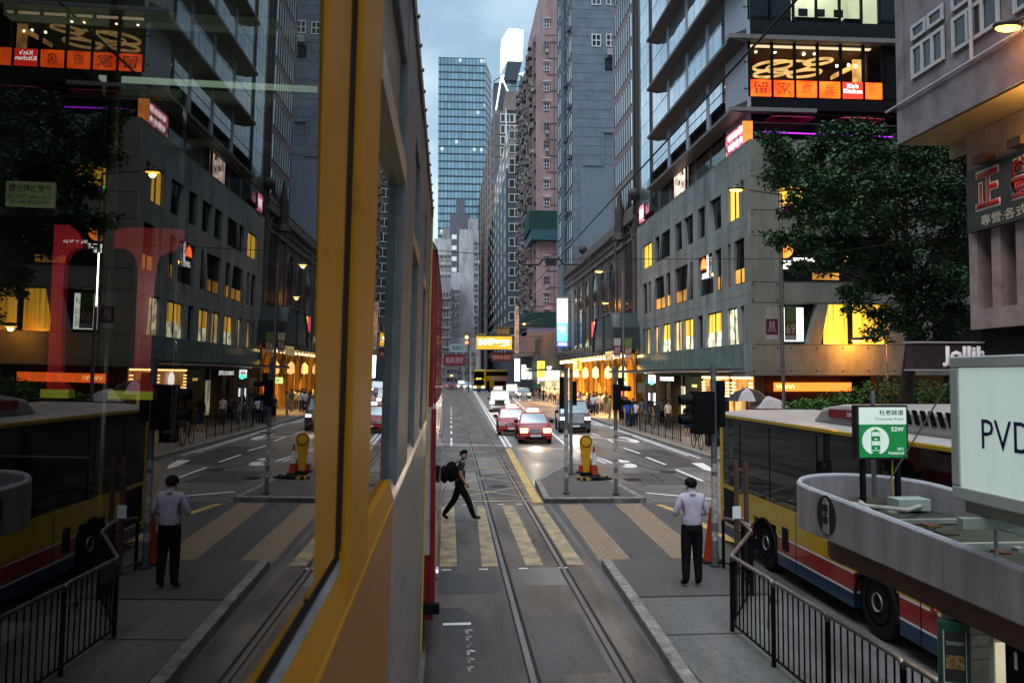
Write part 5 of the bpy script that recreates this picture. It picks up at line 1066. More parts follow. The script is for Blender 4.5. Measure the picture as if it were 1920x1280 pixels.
wt = win_mesh('window', 2.6, 1.45, .13, 3, 1, tw_, dkg); wt2 = win_mesh('window', 1.2, .75, .12, 1, 1, tw_, dkg)
for y, w_ in ((21.3,1.55),(19.25,1.85),(16.9,1.85),(14.6,1.85)):
    wm_ = win_mesh('window', w_, .95, .10, 3, 1, tw_, dkg); wv_ = win_mesh('vent_window', w_*.46, .45, .09, 1, 1, tw_, dkg)
    for z_ in (12.05, 15.0): put(nb, wm_, 'window', OX-.02, y, z_, LEFT); put(nb, wv_, 'vent_window', OX-.02, y+w_*.26, z_+1.12, LEFT); put(nb, wv_, 'vent_window', OX-.02, y-w_*.26, z_+1.12, LEFT)
bpart(nb, 'lower_wall', lambda b: b.box(15.35, 40, -4, 21.6, .13, 10.32), mat('brown_recess', (.14,.09,.07), .8, var=.2)); 
bpart(nb, 'fin', lambda b: [b.box(14.8, 15.35, y, y+.36, 5.25, 7.6) for y in [21.3-.95*k for k in range(20)]]+[b.box(14.8,15.35,-4,21.66,4.7,5.25).box(14.8,15.35,-4,21.66,7.6,10.3)], npk2)
bpart(nb, 'ground_floor', lambda b: b.box(15.0,15.3,-4,21.5,.13,4.7), black)
zs = thing('shop_sign', 'dark grey-green shop sign with big outlined red characters on the pink building', 'sign', (14.7, 16, 7.4))
zb = build('board', MB().box(14.62,14.78,4,21.45,7.42,9.18), mat('board_grey_green', (.035,.05,.052), .4, var=.15), zs)
cream = mat('cream_outline', (.62,.58,.48), .5, var=.05); crim = mat('crimson_letters', (.35,.02,.025), .4, var=.1)
for i, chx in enumerate('正豐'):
    y = 20.55-1.38*i
    text(zb, chx, (14.62,y,8.5), -Y_, Z_, h=1.12, w=1.02, m=cream, bold=.05, ext=.004); text(zb, chx, (14.612,y,8.5), -Y_, Z_, h=1.0, w=.92, m=crim, bold=.025, ext=.004)
text(zb, '專營:各式輪椅·助行用品', (14.62,18.65,7.66), -Y_, Z_, h=.30, w=4.4, m=cream, ext=0)
zl_ = bpy.data.lights.new('soffit_glow_light', 'POINT'); zl_.energy = 45; zl_.color = (1,.55,.12); zl_.shadow_soft_size = .2; zo_ = bpy.data.objects.new('soffit_glow_light', zl_); C.objects.link(zo_); zo_.parent = zs; zo_.location = Vector((14.1,17.5,9.55))-zs.location  # point light added to warm the soffit; its real lamp is unseen
build('spotlight', MB().box(14.3,14.62,20.2,20.7,9.18,9.4).box(14.2,14.6,18.7,19.2,9.2,9.42), mat('rusty_lamp', (.10,.05,.03), .7), zs)
js = thing('shop_sign', 'long dark brown fascia sign with rounded white lettering behind the white lightbox', 'sign', (15, 21.5, 3.6))
jb = build('board', MB().box(12.9,19.5,21.4,21.75,3.57,4.30), mat('board_dark_brown', (.045,.032,.035), .5), js)
build('trim', MB().box(12.86,19.5,21.36,21.8,4.30,4.35).box(12.86,19.5,21.36,21.8,3.53,3.57), mat('trim_lilac', (.4,.37,.4), .5), js)
text(jb, 'Jollibee', (14.74,21.4,3.93), X_, Z_, h=.58, w=1.95, m=mat('lilac_white_letters', (.55,.52,.56), .5, emit=(.6,.56,.6), es=.12), bold=.045)
text(jb, '®', (15.83,21.4,4.12), X_, Z_, h=.12, m=MATS['lilac_white_letters'], ext=0)
build('bracket', MB().box(15.0,15.4,21.5,21.6,3.7,4.2), dsteel, js)
# ---- hanging street signs over the road
def hsign(label, x0, x1, y, z0, z1, m, words, wm, h=.6, w=.85, cat='sign', name='street_sign', arm=True):
    t = thing(name, label, cat, ((x0+x1)/2, y, z0)); s = build('sign_box', MB().box(x0,x1,y,y+.3,z0,z1), m, t)
    build('frame', MB().box(x0-.06,x1+.06,y+.02,y+.34,z1,z1+.08).box(x0-.06,x1+.06,y+.02,y+.34,z0-.08,z0), dsteel, t)
    if words: text(s, words, ((x0+x1)/2,y,(z0+z1)/2), X_, Z_, h=(z1-z0)*h, w=(x1-x0)*w, m=wm, ext=0)
    if arm: build('bracket', MB().box(x0,15.5,y+.35,y+.5,z1-.05,z1+.1).cyl((x0+.3,y+.4,z1+.1),(15,y+.4,z1+3),.05), dsteel, t)
    return t, s
t, s = hsign('yellow lit sign with white lettering hanging high over the road', 4.1, 9.9, 130, 7.55, 9.65, lit('yellow_box', (.62,.40,.03), .8, 'noise', sc=.6, lo=.75), None, None)
text(s, '日本城', (5.6,130,8.75), X_, Z_, h=1.1, w=2.3, m=wlet, ext=0, bold=.02); text(s, 'Superstar', (8.15,130,8.85), X_, (-.1,0,1), h=.85, w=2.9, m=wlet, ext=0, bold=.02)
build('swoosh', MB().add([(7.6,129.97,8.0),(9.4,129.97,8.25),(9.6,129.97,8.5),(8.6,129.97,8.3)],[(0,1,2,3)],0).add([(8.4,129.96,8.0),(9.5,129.96,8.3),(9.7,129.96,8.15),(8.8,129.96,7.9)],[(0,1,2,3)],1), [lit('sky_swoosh',(.2,.6,1),1.5,'flat'),lit('orange_swoosh',(1,.25,.02),1.5,'flat')], s)
build('light_cap', MB().box(4.1,5.6,129.9,130.2,9.8,10.1), mat('olive_cap',(.2,.18,.05),.6), t)
hsign('dark red signboard with pale characters under the yellow sign', 6.6, 9.95, 131, 5.65, 6.95, mat('maroon_board', (.11,.025,.035), .5), '潮興魚蛋粉', mat('pale_pink_letters', (.55,.42,.45), .5), h=.55, w=.9)
hsign('narrow vertical white signboard with small dark characters', 10.4, 11.0, 130, 6.95, 14.6, mat('dirty_white_board', (.42,.41,.40), .6), '順\n利\n大\n押\n金\n舖', MATS['dark_ink'], h=.9, w=.6)
hsign('dark red signboard with pale characters above the mauve tram', -1.7, 3.3, 190, 5.6, 8.1, mat('crimson_board', (.22,.02,.03), .5), '龍鳳酒家', MATS['pale_pink_letters'], h=.6, w=.85, arm=False)
hsign('pale turquoise signboard high over the distant tram', -.4, 3.6, 200, 9.0, 11.2, mat('turquoise_board', (.30,.42,.45), .5), '電器行', MATS['dark_ink'], h=.5, w=.7, arm=False)
hsign('dark olive slatted signboard behind the yellow one', 7.4, 9.9, 133, 9.9, 11.4, mat('olive_board', (.06,.055,.03), .6), '夜總會', mat('olive_letters', (.3,.27,.12), .5), h=.6)
hsign('tall glaring white vertical sign by the kerb', 12.0, 12.9, 150, 2.2, 6.4, lit('white_glow', (1,.97,.92), 3, 'flat'), None, None, arm=False)
hsign('second glaring white sign, shorter and nearer the shops', 13.0, 13.7, 146, 2.6, 5.2, MATS['white_glow'], None, None, arm=False)
hsign('green and white lit shop sign low over the far pavement', 13.8, 17.2, 150, 2.5, 4.6, lit('green_white', (.75,1,.8), 1.6, 'cells', sc=1.2, lo=.15), '便利店', MATS['dark_ink'], h=.4, arm=False)
hsign('yellow lit sign over the far pavement crowd', 12.8, 13.9, 118, 3.0, 5.4, lit('lemon_glow', (1,.75,.05), 1.7, 'flat'), '茶', MATS['dark_ink'], arm=False)
hsign('white lit sign next to the yellow pavement sign', 14.0, 14.9, 116, 2.6, 4.6, MATS['white_glow'], None, None, arm=False)
hsign('white lit shop canopy with red letters at the far kerb', 12.4, 14.4, 113, 2.55, 3.0, lit('cream_canopy', (1,.85,.7), 1.2, 'flat'), '海味', MATS['crimson_letters'], h=.7, w=.6, arm=False)
fs = thing('shop_row', 'glowing low shopfronts between the arcade and the pink block', 'building', (15.5, 120, 0))
bpart(fs, 'shop_interior', lambda b: b.box(15.0,24,109.5,139,.13,4.0), lit('shop_mix', (1,.7,.35), .9, 'cells', sc=.5, lo=.1, col2=(.6,.6,.5)))
bpart(fs, 'upper_wall', lambda b: b.box(14.6,24,109.5,139,4.0,9.5), mat('shop_row_grey', (.09,.085,.085), .7, var=.4, sc=.8)); bpart(fs, 'awning', lambda b: b.box(12.6,15,110,138,4.0,4.25), dsteel)
# ================================================================ PEOPLE
skin_m = mat('skin', (.36,.20,.13), .5, var=.06); hair_m = mat('black_hair', (.008,.007,.007), .7, var=0, spec=.1); shoe_m = mat('black_shoes', (.015,.014,.014), .35, var=0)
BONES = [('pel','spi',1),('spi','che',1),('che','nek',1),('nek','hed',0),('hed','top',0)]
for s in 'LR': BONES += [('che','sho'+s,1),('sho'+s,'elb'+s,2),('elb'+s,'wri'+s,3),('wri'+s,'han'+s,0),('pel','hip'+s,4),('hip'+s,'kne'+s,4),('kne'+s,'ank'+s,4),('ank'+s,'toe'+s,5)]
BASE = dict(pel=(0,0,.94),spi=(0,.005,1.13),che=(0,0,1.32),nek=(0,.01,1.47),hed=(0,-.005,1.545),top=(0,.0,1.645))
RAD = dict(pel=.14,spi=.138,che=.152,nek=.058,hed=.088,top=.08,sho=.074,elb=.046,wri=.033,han=.03,hip=.105,kne=.082,ank=.06,toe=.036)
for s, q in (('L',1),('R',-1)):
    BASE.update({'sho'+s:(q*.165,.005,1.40),'elb'+s:(q*.215,.03,1.13),'wri'+s:(q*.225,-.04,.89),'han'+s:(q*.22,-.07,.80),'hip'+s:(q*.085,0,.88),'kne'+s:(q*.095,-.015,.49),'ank'+s:(q*.095,.02,.085),'toe'+s:(q*.105,-.13,.04)})
def person(label, loc, rz, hgt=1.68, shirt=None, legs=None, sleeves=False, pose={}, group=None, hair='short', face=False, bare_legs=False, hairmat=None, sub=1, hero=False, cat='person'):
    J = dict(BASE); J.update({a: b for a, b in pose.items() if a[0] != '_'}); k = hgt/1.70
    names = list(J); idx = {n: i for i, n in enumerate(names)}
    bm = bmesh.new(); lay = bm.verts.layers.skin.verify(); vs = []
    for n in names:
        v = bm.verts.new(J[n]); r = RAD[n[:3]]; v[lay].radius = (r, r); v[lay].use_root = (n == 'pel'); vs.append(v)
    for a, b, _ in BONES: bm.edges.new((vs[idx[a]], vs[idx[b]]))
    me0 = bpy.data.meshes.new('person'); bm.to_mesh(me0); bm.free()
    ob = bpy.data.objects.new('person', me0); C.objects.link(ob)
    m1 = ob.modifiers.new('s', 'SKIN'); m1.use_smooth_shade = True
    m2 = ob.modifiers.new('u', 'SUBSURF'); m2.levels = m2.render_levels = sub
    bpy.context.view_layer.update()
    me = bpy.data.meshes.new_from_object(ob.evaluated_get(bpy.context.evaluated_depsgraph_get()))
    bpy.data.objects.remove(ob); bpy.data.meshes.remove(me0)
    for m in (skin_m, shirt, shirt if True else None, shirt if sleeves else skin_m, skin_m if bare_legs else legs, shoe_m): me.materials.append(m)
    if bare_legs: me.materials[4] = legs
    segs = [(Vector(J[a]), Vector(J[b]), (RAD[a[:3]]+RAD[b[:3]])/2, mi, a, b) for a, b, mi in BONES]
    def near(c):
        best = None
        for p, q, r, mi, a, b in segs:
            d = q-p; t = max(0, min(1, (c-p).dot(d)/max(1e-6, d.length_squared))); e = (c-p-d*t).length/r
            if best is None or e < best[0]: best = (e, mi, t, a, b)
        return best
    for v in me.vertices:
        b = near(v.co)
        if b[1] == 1: 
            cy = J['che'][1]; v.co.y = cy+(v.co.y-cy)*.80
    for p in me.polygons:
        b = near(p.center); mi = b[1]
        if mi == 2 and not sleeves and b[2] > .62: mi = 0
        if mi == 3 and not sleeves: mi = 0
        if bare_legs and mi == 4 and b[3][:3] == 'kne': mi = 0
        if p.center.z < J['pel'][2]+.02 and mi == 1: mi = 4
        p.material_index = mi
    hd = Vector(J['hed']); tp = Vector(J['top']); up = (tp-hd).normalized(); fr = Vector(pose.get('_face', (0,-1,0))); fr = (fr-up*fr.dot(up)).normalized(); sd_ = up.cross(fr)
    mid = hd+(tp-hd)*.45
    for v in me.vertices: v.co = v.co*k
    if face or hero:
        x = MB()
        nz = mid+fr*.088-up*.018; x.add([nz+up*.035-fr*.01, nz-up*.012+sd_*.016-fr*.008, nz-up*.012-sd_*.016-fr*.008, nz+fr*.016-up*.008], [(0,1,3),(0,3,2),(1,2,3)], 0)
        for s in (-1,1):
            x.sph(mid+sd_*s*.086-up*.01, (.014,.022,.032), 6, 5, 0); x.sph(mid+fr*.077+sd_*s*.031+up*.015, .010, 6, 4, 5)
            x.sph(mid+fr*.079+sd_*s*.031+up*.033, (.017,.012,.005), 6, 4, 5)
        x.sph(mid+fr*.078-up*.05, (.022,.012,.007), 6, 4, 6)
        fm = bpy.data.meshes.new('f'); fm.from_pydata([tuple(Vector(p)*k) for p in x.v], [], x.f)
    bm = bmesh.new(); bm.from_mesh(me)
    if face or hero:
        n0 = len(bm.faces); bm.from_mesh(fm); bm.faces.ensure_lookup_table()
        for i, m in enumerate(x.mi): bm.faces[n0+i].material_index = m
        bpy.data.meshes.remove(fm)
    if hero:   # four fingers of unequal length and a thumb from the side of each palm
        y = MB()
        for s, q in (('L',1),('R',-1)):
            w_ = Vector(J['wri'+s]); h_ = Vector(J['han'+s]); d = (h_-w_).normalized(); n_ = Vector(pose.get('_palm'+s, (-q,0,0))); n_ = (n_-d*n_.dot(d)).normalized(); sd2 = d.cross(n_)
            for i, L_ in enumerate((.072,.082,.076,.06)):
                b0 = h_-d*.005+sd2*(.026-.0175*i); pts = [b0, b0+d*L_*.45+n_*.006, b0+d*L_*.75+n_*L_*.32, b0+d*L_*.82+n_*L_*.62]
                y.tube([tuple(p) for p in pts], [.0095,.009,.008,.0065], 6)
            b0 = h_-d*.05+sd2*.03; y.tube([tuple(b0), tuple(b0+sd2*.022+d*.025), tuple(b0+sd2*.026+d*.05+n_*.012)], [.012,.0105,.008], 6)
        fm = bpy.data.meshes.new('f'); fm.from_pydata([tuple(Vector(p)*k) for p in y.v], [], y.f); n0 = len(bm.faces); bm.from_mesh(fm); bm.faces.ensure_lookup_table()
        for f in bm.faces[n0:]: f.material_index = 0
        bpy.data.meshes.remove(fm)
    bm.to_mesh(me); bm.free(); me.materials.append(mat('lips', (.25,.09,.07), .5, var=0))
    me.polygons.foreach_set('use_smooth', [True]*len(me.polygons)); me.name = 'person'
    o = bpy.data.objects.new('person', me); C.objects.link(o); o.location = loc; o.rotation_euler = (0,0,rz); tag(o, label, cat, group)
    h = MB(); c0 = mid+up*.034-fr*.014
    h.sph((0,0,0), (.098,.104,.098), 14, 10)
    hv = []; 
    for p in h.v: 
        q = Vector(p); w = sd_*q.x+fr*(-q.y)+up*q.z
        if q.y < -.02 and q.z < .045: w = w-fr*max(0,(-q.y-.045))*1.2+up*.02     # hairline above the brow
        hv.append((c0+w)*k)
    h.v = [tuple(p) for p in hv]
    if hair == 'long': h.tube([tuple((mid-fr*.06+up*.02)*k), tuple((mid-fr*.085-up*.12)*k), tuple((mid-fr*.08-up*.26)*k)], [.085*k,.075*k,.035*k], 8)
    if hair == 'tuft': h.sph(tuple((mid+up*.105+fr*.03)*k), (.06,.06,.03), 8, 6)
    link('hair', mesh_of('hair', h, hairmat or hair_m, smooth=True), o)
    return o
cloth = {}
def cl(name, c): cloth[name] = mat('cloth_'+name, c, .9, var=.2, sc=4, spec=.08, bump=.5); return cloth[name]
for n, c in dict(white=(.62,.62,.63), black=(.008,.008,.009), charcoal=(.045,.045,.05), grey=(.2,.2,.2), navy=(.02,.03,.07), blue=(.02,.10,.42), cream=(.55,.47,.36), red=(.30,.03,.03), yellow=(.5,.36,.05), olive=(.10,.10,.05), denim=(.05,.08,.15), khaki=(.28,.22,.14), pink=(.45,.22,.22), lavender=(.50,.46,.56)).items(): cl(n, c)
# dotted shirt of the man crossing
dots = bpy.data.materials.new('dotted_black_shirt'); dots.use_nodes = True; n_, l_ = nodes(dots); b_ = n_['Principled BSDF']; b_.inputs['Roughness'].default_value = .8
t_ = n_.new('ShaderNodeTexCoord'); v_ = n_.new('ShaderNodeTexVoronoi'); v_.inputs['Scale'].default_value = 10; k_ = n_.new('ShaderNodeValToRGB'); k_.color_ramp.interpolation = 'CONSTANT'; k_.color_ramp.elements[0].color = (.6,.6,.6,1); k_.color_ramp.elements[1].position = .2; k_.color_ramp.elements[1].color = (.016,.015,.02,1)
l_.new(t_.outputs['Object'], v_.inputs[0]); l_.new(v_.outputs[0], k_.inputs[0]); l_.new(k_.outputs[0], b_.inputs['Base Color'])
walk = dict(pel=(0,0,.90),spi=(0,-.03,1.10),che=(0,-.055,1.30),nek=(0,-.075,1.44),hed=(0,-.10,1.515),top=(0,-.10,1.62),
    shoL=(.16,-.06,1.375),shoR=(-.16,-.04,1.375),elbR=(-.20,-.01,1.12),wriR=(-.21,-.13,.92),hanR=(-.205,-.18,.85),elbL=(.20,.10,1.12),wriL=(.22,.10,.9),hanL=(.22,.09,.82),
    hipL=(.085,.0,.85),kneL=(.09,.13,.49),ankL=(.09,.40,.13),toeL=(.10,.27,.04),hipR=(-.085,-.0,.85),kneR=(-.09,-.20,.50),ankR=(-.09,-.335,.10),toeR=(-.10,-.50,.085), _face=(-.75,-.66,0), _palmR=(1,0,0), _palmL=(-1,0,0))
wx_, wy_ = .21, 18.8
man1 = person('man in black dotted shirt striding over the tram rails on the crossing', (wx_,wy_,0.01), R(90), 1.66, dots, cloth['black'], False, walk, hair='tuft', hero=True, sub=2)
bpk = thing('backpack', 'black backpack with tan top edge worn by the man crossing', 'backpack', (wx_-.2, wy_, 1.05))
build('bag', MB().sph((wx_-.20,wy_-.02,1.16),(.15,.17,.25),12,9).sph((wx_-.36,wy_-.02,1.10),(.11,.13,.21),12,9), cloth['black'], bpk, smooth=True)
build('strap', MB().tube([(wx_-.14,wy_-.15,1.36),(wx_-.02,wy_-.20,1.41),(wx_+.06,wy_-.18,1.30),(wx_+.02,wy_-.19,1.12),(wx_-.1,wy_-.16,1.03)], .018, 6), cloth['black'], bpk)
build('top_edge', MB().tube([(wx_-.30,wy_-.1,1.36),(wx_-.2,wy_-.1,1.41),(wx_-.12,wy_-.1,1.39)], .012, 6), cloth['khaki'], bpk)
stand = dict(elbL=(.27,-.02,1.14),wriL=(.20,-.2,1.10),hanL=(.12,-.27,1.12),elbR=(-.27,-.02,1.14),wriR=(-.20,-.2,1.10),hanR=(-.12,-.27,1.12),ankL=(.11,.02,.085),ankR=(-.10,.02,.085),toeL=(.14,-.12,.04),toeR=(-.11,-.13,.04),
    hed=(.0,-.03,1.54),top=(.012,-.04,1.64), pel=(0,0,.95), _face=(.45,-.9,-.2), _palmL=(0,0,1), _palmR=(0,0,1))
man2 = person('man in pale lilac shirt and black trousers seen from behind on the tram platform', (3.74,12.25,.145), R(183), 1.66, cloth['lavender'], cloth['black'], True, stand, hero=True, sub=2)
# waist of the shirt blousing over the belt, and collar
bx = MB(); bx.lathe([(.148,-.03),(.16,.0),(.165,.05),(.158,.12)], (0,0,0), 18); 
link('shirt_tail', mesh_of('shirt_tail', MB().add([(p[0]*1.02,p[1]*.80,p[2]+.97) for p in bx.v], bx.f[2:]), cloth['lavender'], smooth=True), man2)
link('collar', mesh_of('collar', MB().lathe([(.075,1.40),(.066,1.45),(.06,1.455)], (0,0,0), 14), cloth['lavender'], smooth=True), man2)
link('trouser_seat', mesh_of('trouser_seat', MB().sph((0,.025,.90),(.155,.115,.13),14,10), cloth['black'], smooth=True), man2)
phone = tag(build('phone', MB().box(3.68,3.80,11.96+.58,11.97+.58,1.20,1.26), black), 'black phone held in front by the man in the lilac shirt', 'phone')
man3 = person('man in white t-shirt standing behind the kerb railing, facing the road', (*gz(1253,808),.13), R(10), 1.68, cloth['white'], cloth['charcoal'], False, dict(), hair='short', face=True, sub=2, hero=True)
# the crowd along the lit pavement
W1 = dict(kneL=(.09,-.12,.50),ankL=(.09,-.2,.085),toeL=(.1,-.34,.04),kneR=(-.09,.06,.49),ankR=(-.09,.24,.12),toeR=(-.1,.12,.04),wriL=(.22,.12,.92),hanL=(.22,.12,.84),wriR=(-.22,-.16,.93),hanR=(-.22,-.2,.86))
W2 = dict(elbR=(-.24,-.02,1.14),wriR=(-.15,-.22,1.18),hanR=(-.1,-.27,1.24),_face=(.3,-.9,-.2)); W3 = dict(_face=(.8,-.6,0)); W4 = dict(kneL=(.1,-.05,.49),toeL=(.2,-.1,.04),elbL=(.3,.02,1.16),wriL=(.18,-.06,1.0),hanL=(.13,-.1,.97))
poses = [({}, 'standing still'), (W1, 'walking'), (W2, 'looking at a phone'), (W3, 'looking aside'), (W4, 'hand on hip')]
shirts = ['white','black','cream','navy','grey','red','yellow','pink','olive','charcoal']; lows = ['black','denim','khaki','charcoal','navy']
rp = random.Random(11); seen = set()
def crowd(u, v, x=None, zone='', sh=None, lo=None, po=None, rz=None):
    px, py = gz(u, v)
    if px < 11.0: px = 11.25+rp.random()*.5
    for _ in range(200):
        s = sh or rp.choice(shirts); l_ = lo or rp.choice(lows); pi = po if po is not None else rp.randrange(5); hr = rp.choice(['short','short','long']); shorts = rp.random() < .25
        key = (s, l_, pi, hr, shorts, zone)
        if key not in seen: break
    seen.add(key)
    lab = 'person in %s top and %s %s%s, %s %s' % (s, l_, 'shorts' if shorts else 'trousers', ' with long hair' if hr == 'long' else '', poses[pi][1], zone)
    ws = lab.split(); lab = ' '.join(ws[:16])
    return person(lab, (px, py, .13), rz if rz is not None else rp.choice([0,.3,-.3,3.1,2.8,1.4,-1.5]), 1.55+rp.random()*.2, cloth[s], cloth[l_], rp.random() < .2, poses[pi][0], 'people on the far pavement', hr, bare_legs=shorts)
for u, v in ((1103,778),(1108,775),(1112,782),(1117,772),(1121,770),(1093,774),(1097,769),(1128,777),(1133,774),(1113,770),(1125,773),(1088,770),(1100,766),(1120,780)): crowd(u, v, zone='by golden shops')
for u, v in ((1095,776),(1105,770),(1116,776),(1122,774),(1129,772),(1136,780),(1091,771),(1107,779),(1119,768),(1085,767),(1138,777)): crowd(u, v, zone='at golden arches')
for u, v in ((1165,800),(1171,803),(1176,798),(1182,803),(1187,799),(1192,803),(1174,794),(1168,793)): crowd(u, v, zone='in kerb queue', sh=rp.choice(['navy','black','charcoal','white','blue']))
crowd(1178, 804, zone='in kerb queue', sh='blue', lo='navy', po=3)
for u, v in ((1225,806),(1231,803),(1241,800),(1218,801),(1212,797),(1205,796),(1247,797)): crowd(u, v, zone='behind railing', sh=rp.choice(['black','charcoal','grey','navy']))
for u, v in ((1019,754),(1024,753),(1031,755),(1040,757),(1046,758),(1012,750),(1005,748),(1000,747),(1050,762),(1035,752)): crowd(u, v, zone='far along kerb', sh=rp.choice(['black','white','charcoal','cream']))
crowd(1289, 822, zone='by bicycle', sh='black', po=2); crowd(1143, 787, zone='at lit corner', sh='yellow', po=0); crowd(1079, 768, zone='past plum minivan', sh='white', po=1)
sc_ = tag(build('suitcase', MB().box(11.3,11.75,50.2,50.5,.2,.85).box(11.4,11.43,50.33,50.36,.85,1.15).box(11.62,11.65,50.33,50.36,.85,1.15).box(11.4,11.65,50.33,50.36,1.15,1.18), mat('suitcase_tan', (.3,.2,.15), .5), bevel=.02), 'tan upright suitcase standing at the end of the kerb railing', 'suitcase')

# ================================================================ STREET FURNITURE
polem = mat('grey_pole_paint', (.14,.15,.16), .5, .2, var=.25, sc=9); paper = mat('pasted_paper', (.42,.41,.39), .8, var=.5, sc=14)
def signal_pole(label, u, v, top_v, r, stickers=True, z0=.14):
    x, y = gz(u, v, z0); zt = aty(u, top_v, y)[1]
    t = thing('traffic_light', label, 'traffic light', (x, y, z0))
    build('pole', MB().cyl((x,y,z0),(x,y,zt),r,n=16), polem, t); build('cap', MB().cyl((x,y,zt-.12),(x,y,zt),r*1.12,n=16), polem, t); build('base_flange', MB().cyl((x,y,z0),(x,y,z0+.04),r*1.7,n=16), dsteel, t)
    if stickers: build('sticker', MB().cyl((x,y,z0+.75),(x,y,z0+1.55),r*1.015,n=16).cyl((x,y,z0+1.62),(x,y,z0+1.75),r*1.02,n=16).cyl((x,y,z0+.45),(x,y,z0+.6),r*1.01,n=16), paper, t)
    return t, x, y
def visor(par, c, dx, dy, r, L_):
    p = Vector(c); d = Vector((dx, dy, -.10)).normalized()
    o = MB(); n = 14; a = d.orthogonal().normalized(); a = Z_-d*d.z; a.normalize(); b = d.cross(a); vs = []
    for q, rr in ((p, r), (p+d*L_, r*.98)):
        for k in range(n): t = R(-120)+R(240)*k/(n-1); vs.append(q+a*math.cos(t)*rr+b*math.sin(t)*rr)
    o.add(vs, [(k, k+1, n+k+1, n+k) for k in range(n-1)])
    for q in (p,): pass
    ob = build('visor', o, black, par); m = ob.modifiers.new('t', 'SOLIDIFY'); m.thickness = .012
    return ob
# near pole with two big heads
tA, xa, ya_ = signal_pole('traffic light on the tram platform with torn stickers and a black double head', 1341, 1062, 685, .052)
yb = ya_-.02; xl = aty(1297,770,yb)[0]; xr = aty(1336,770,yb)[0]; zt = aty(1310,733,yb)[1]; zb_ = aty(1310,813,yb)[1]
hA = build('signal_head', MB().box(xl,xr,yb-.14,yb+.14,zb_,zt).box(xr,xa-.05,yb-.03,yb+.03,zb_+.1,zb_+.15).box(xr,xa-.05,yb-.03,yb+.03,zt-.15,zt-.1), black, tA, bevel=.015)
visor(hA, (xl,yb,zt-.16), -1, 0, .12, .21); visor(hA, (xl,yb,zb_+.24), -1, 0, .12, .21)
build('lens', MB().cyl((xl-.005,yb,zt-.16),(xl,yb,zt-.16),.10,n=14).cyl((xl-.005,yb,zb_+.24),(xl,yb,zb_+.24),.10,n=14), mat('dim_lens', (.02,.02,.02), .2), hA)
build('side_head', MB().box(xa+.06,xa+.17,yb-.1,yb+.1,aty(1350,800,yb)[1],aty(1350,713,yb)[1]), black, tA, bevel=.01)
# island poles
tB, xb, ybb = signal_pole('traffic light on the island, stickered pole, hooded black head with a red glint', 1155, 927, 688, .055)
z1 = aty(1150,720,ybb)[1]; z0 = aty(1150,768,ybb)[1]; xl = aty(1148,740,ybb)[0]; xr = aty(1163,740,ybb)[0]
hB = build('signal_head', MB().box(xl,xr,ybb-.16,ybb-.07,z0,z1).box(xl,xl+.06,ybb-.2,ybb-.06,z0-.0,z0+.5), black, tB, bevel=.01)
visor(hB, (xr,ybb-.12,z1-.12), 1, .2, .10, .26); visor(hB, (xr,ybb-.12,z0+.2), 1, .2, .10, .26)
build('red_lens', MB().box(xr,xr+.02,ybb-.15,ybb-.09,z1-.30,z1-.2), lens_r, hB)
build('back_box', MB().box(xr-.03,xr+.1,ybb+.05,ybb+.2,z1-.05,z1+.18), black, tB)
tC, xc, ycc = signal_pole('traffic light on the island near the tram rails with a tall black backboard', 1062, 925, 688, .058)
build('signal_head', MB().box(aty(1050,740,ycc)[0],xc-.06,ycc-.02,ycc+.12,aty(1050,766,ycc)[1],aty(1050,706,ycc)[1]), black, tC, bevel=.01)
tD, xd, yd = signal_pole('plain dark pole standing just behind the backboarded island traffic light', 1071, 889, 691, .055, False, .13)
build('signal_head', MB().box(xd+.06,xd+.2,yd,yd+.14,2.4,3.2), black, tD, bevel=.01)
# far pedestrian signal seen from behind
xf, yf = gz(1212,800); zf = aty(1212,728,yf)[1]
tE = thing('traffic_light', 'beige backed traffic light with a green glow on the far pavement', 'traffic light', (xf,yf,.13)); build('pole', MB().cyl((xf,yf,.13),(xf,yf,zf+.9),.06), polem, tE)
build('signal_head', MB().box(xf-.55,xf-.05,yf-.1,yf+.1,zf-.3,zf+.35).box(xf+.08,xf+.6,yf-.1,yf+.1,zf-.3,zf+.35), mat('beige_box', (.20,.16,.11), .6), tE, bevel=.02); build('green_lens', MB().cyl((xf+.35,yf-.1,zf+.42),(xf+.35,yf+.05,zf+.42),.17,n=12), lit('green_signal', (.05,1,.45), 4, 'flat'), tE)
# cones and keep-left bollard on the island
orange_c = mat('cone_orange', (.36,.04,.012), .45, var=.12); conew = mat('cone_white_band', (.55,.55,.56), .4, var=.12, sc=8)
def cone(label, x, y, z, hgt=.75, rz=0, bands=True):
    t = thing('traffic_cone', label, 'traffic cone', (x, y, z), rz, None)
    lnk = lambda n, mb, m: link(n, mesh_of(n, mb, m), t)
    lnk('base', MB().box(-.19,.19,-.19,.19,0,.035), rubber); rr = lambda q: .14-.115*q
    lnk('body', MB().lathe([(rr(0),.035),(rr(1),hgt),(.01,hgt)], (0,0,0), 18), orange_c)
    if bands: lnk('white_band', MB().lathe([(rr(.34)+.003,.035+.34*(hgt-.035)),(rr(.78)+.003,.035+.78*(hgt-.035))], (0,0,0), 18), conew)
    return t
kx, ky = gz(1101,893,.13)
cone('orange cone with broad white band, between the island poles and the yellow bollard', *gz(1091,886,.13), .13, .72)
cone('tall orange cone with white band partly behind the yellow bollard', kx+.28, ky+.3, .13, .95)
cone('plain orange cone leaning in front of the yellow bollard', *gz(1104,888,.13), .13, .78, bands=False)
kl = thing('bollard', 'yellow rounded traffic island bollard with a round disc head', 'bollard', (kx, ky+.25, .13))
ky2 = ky+.25
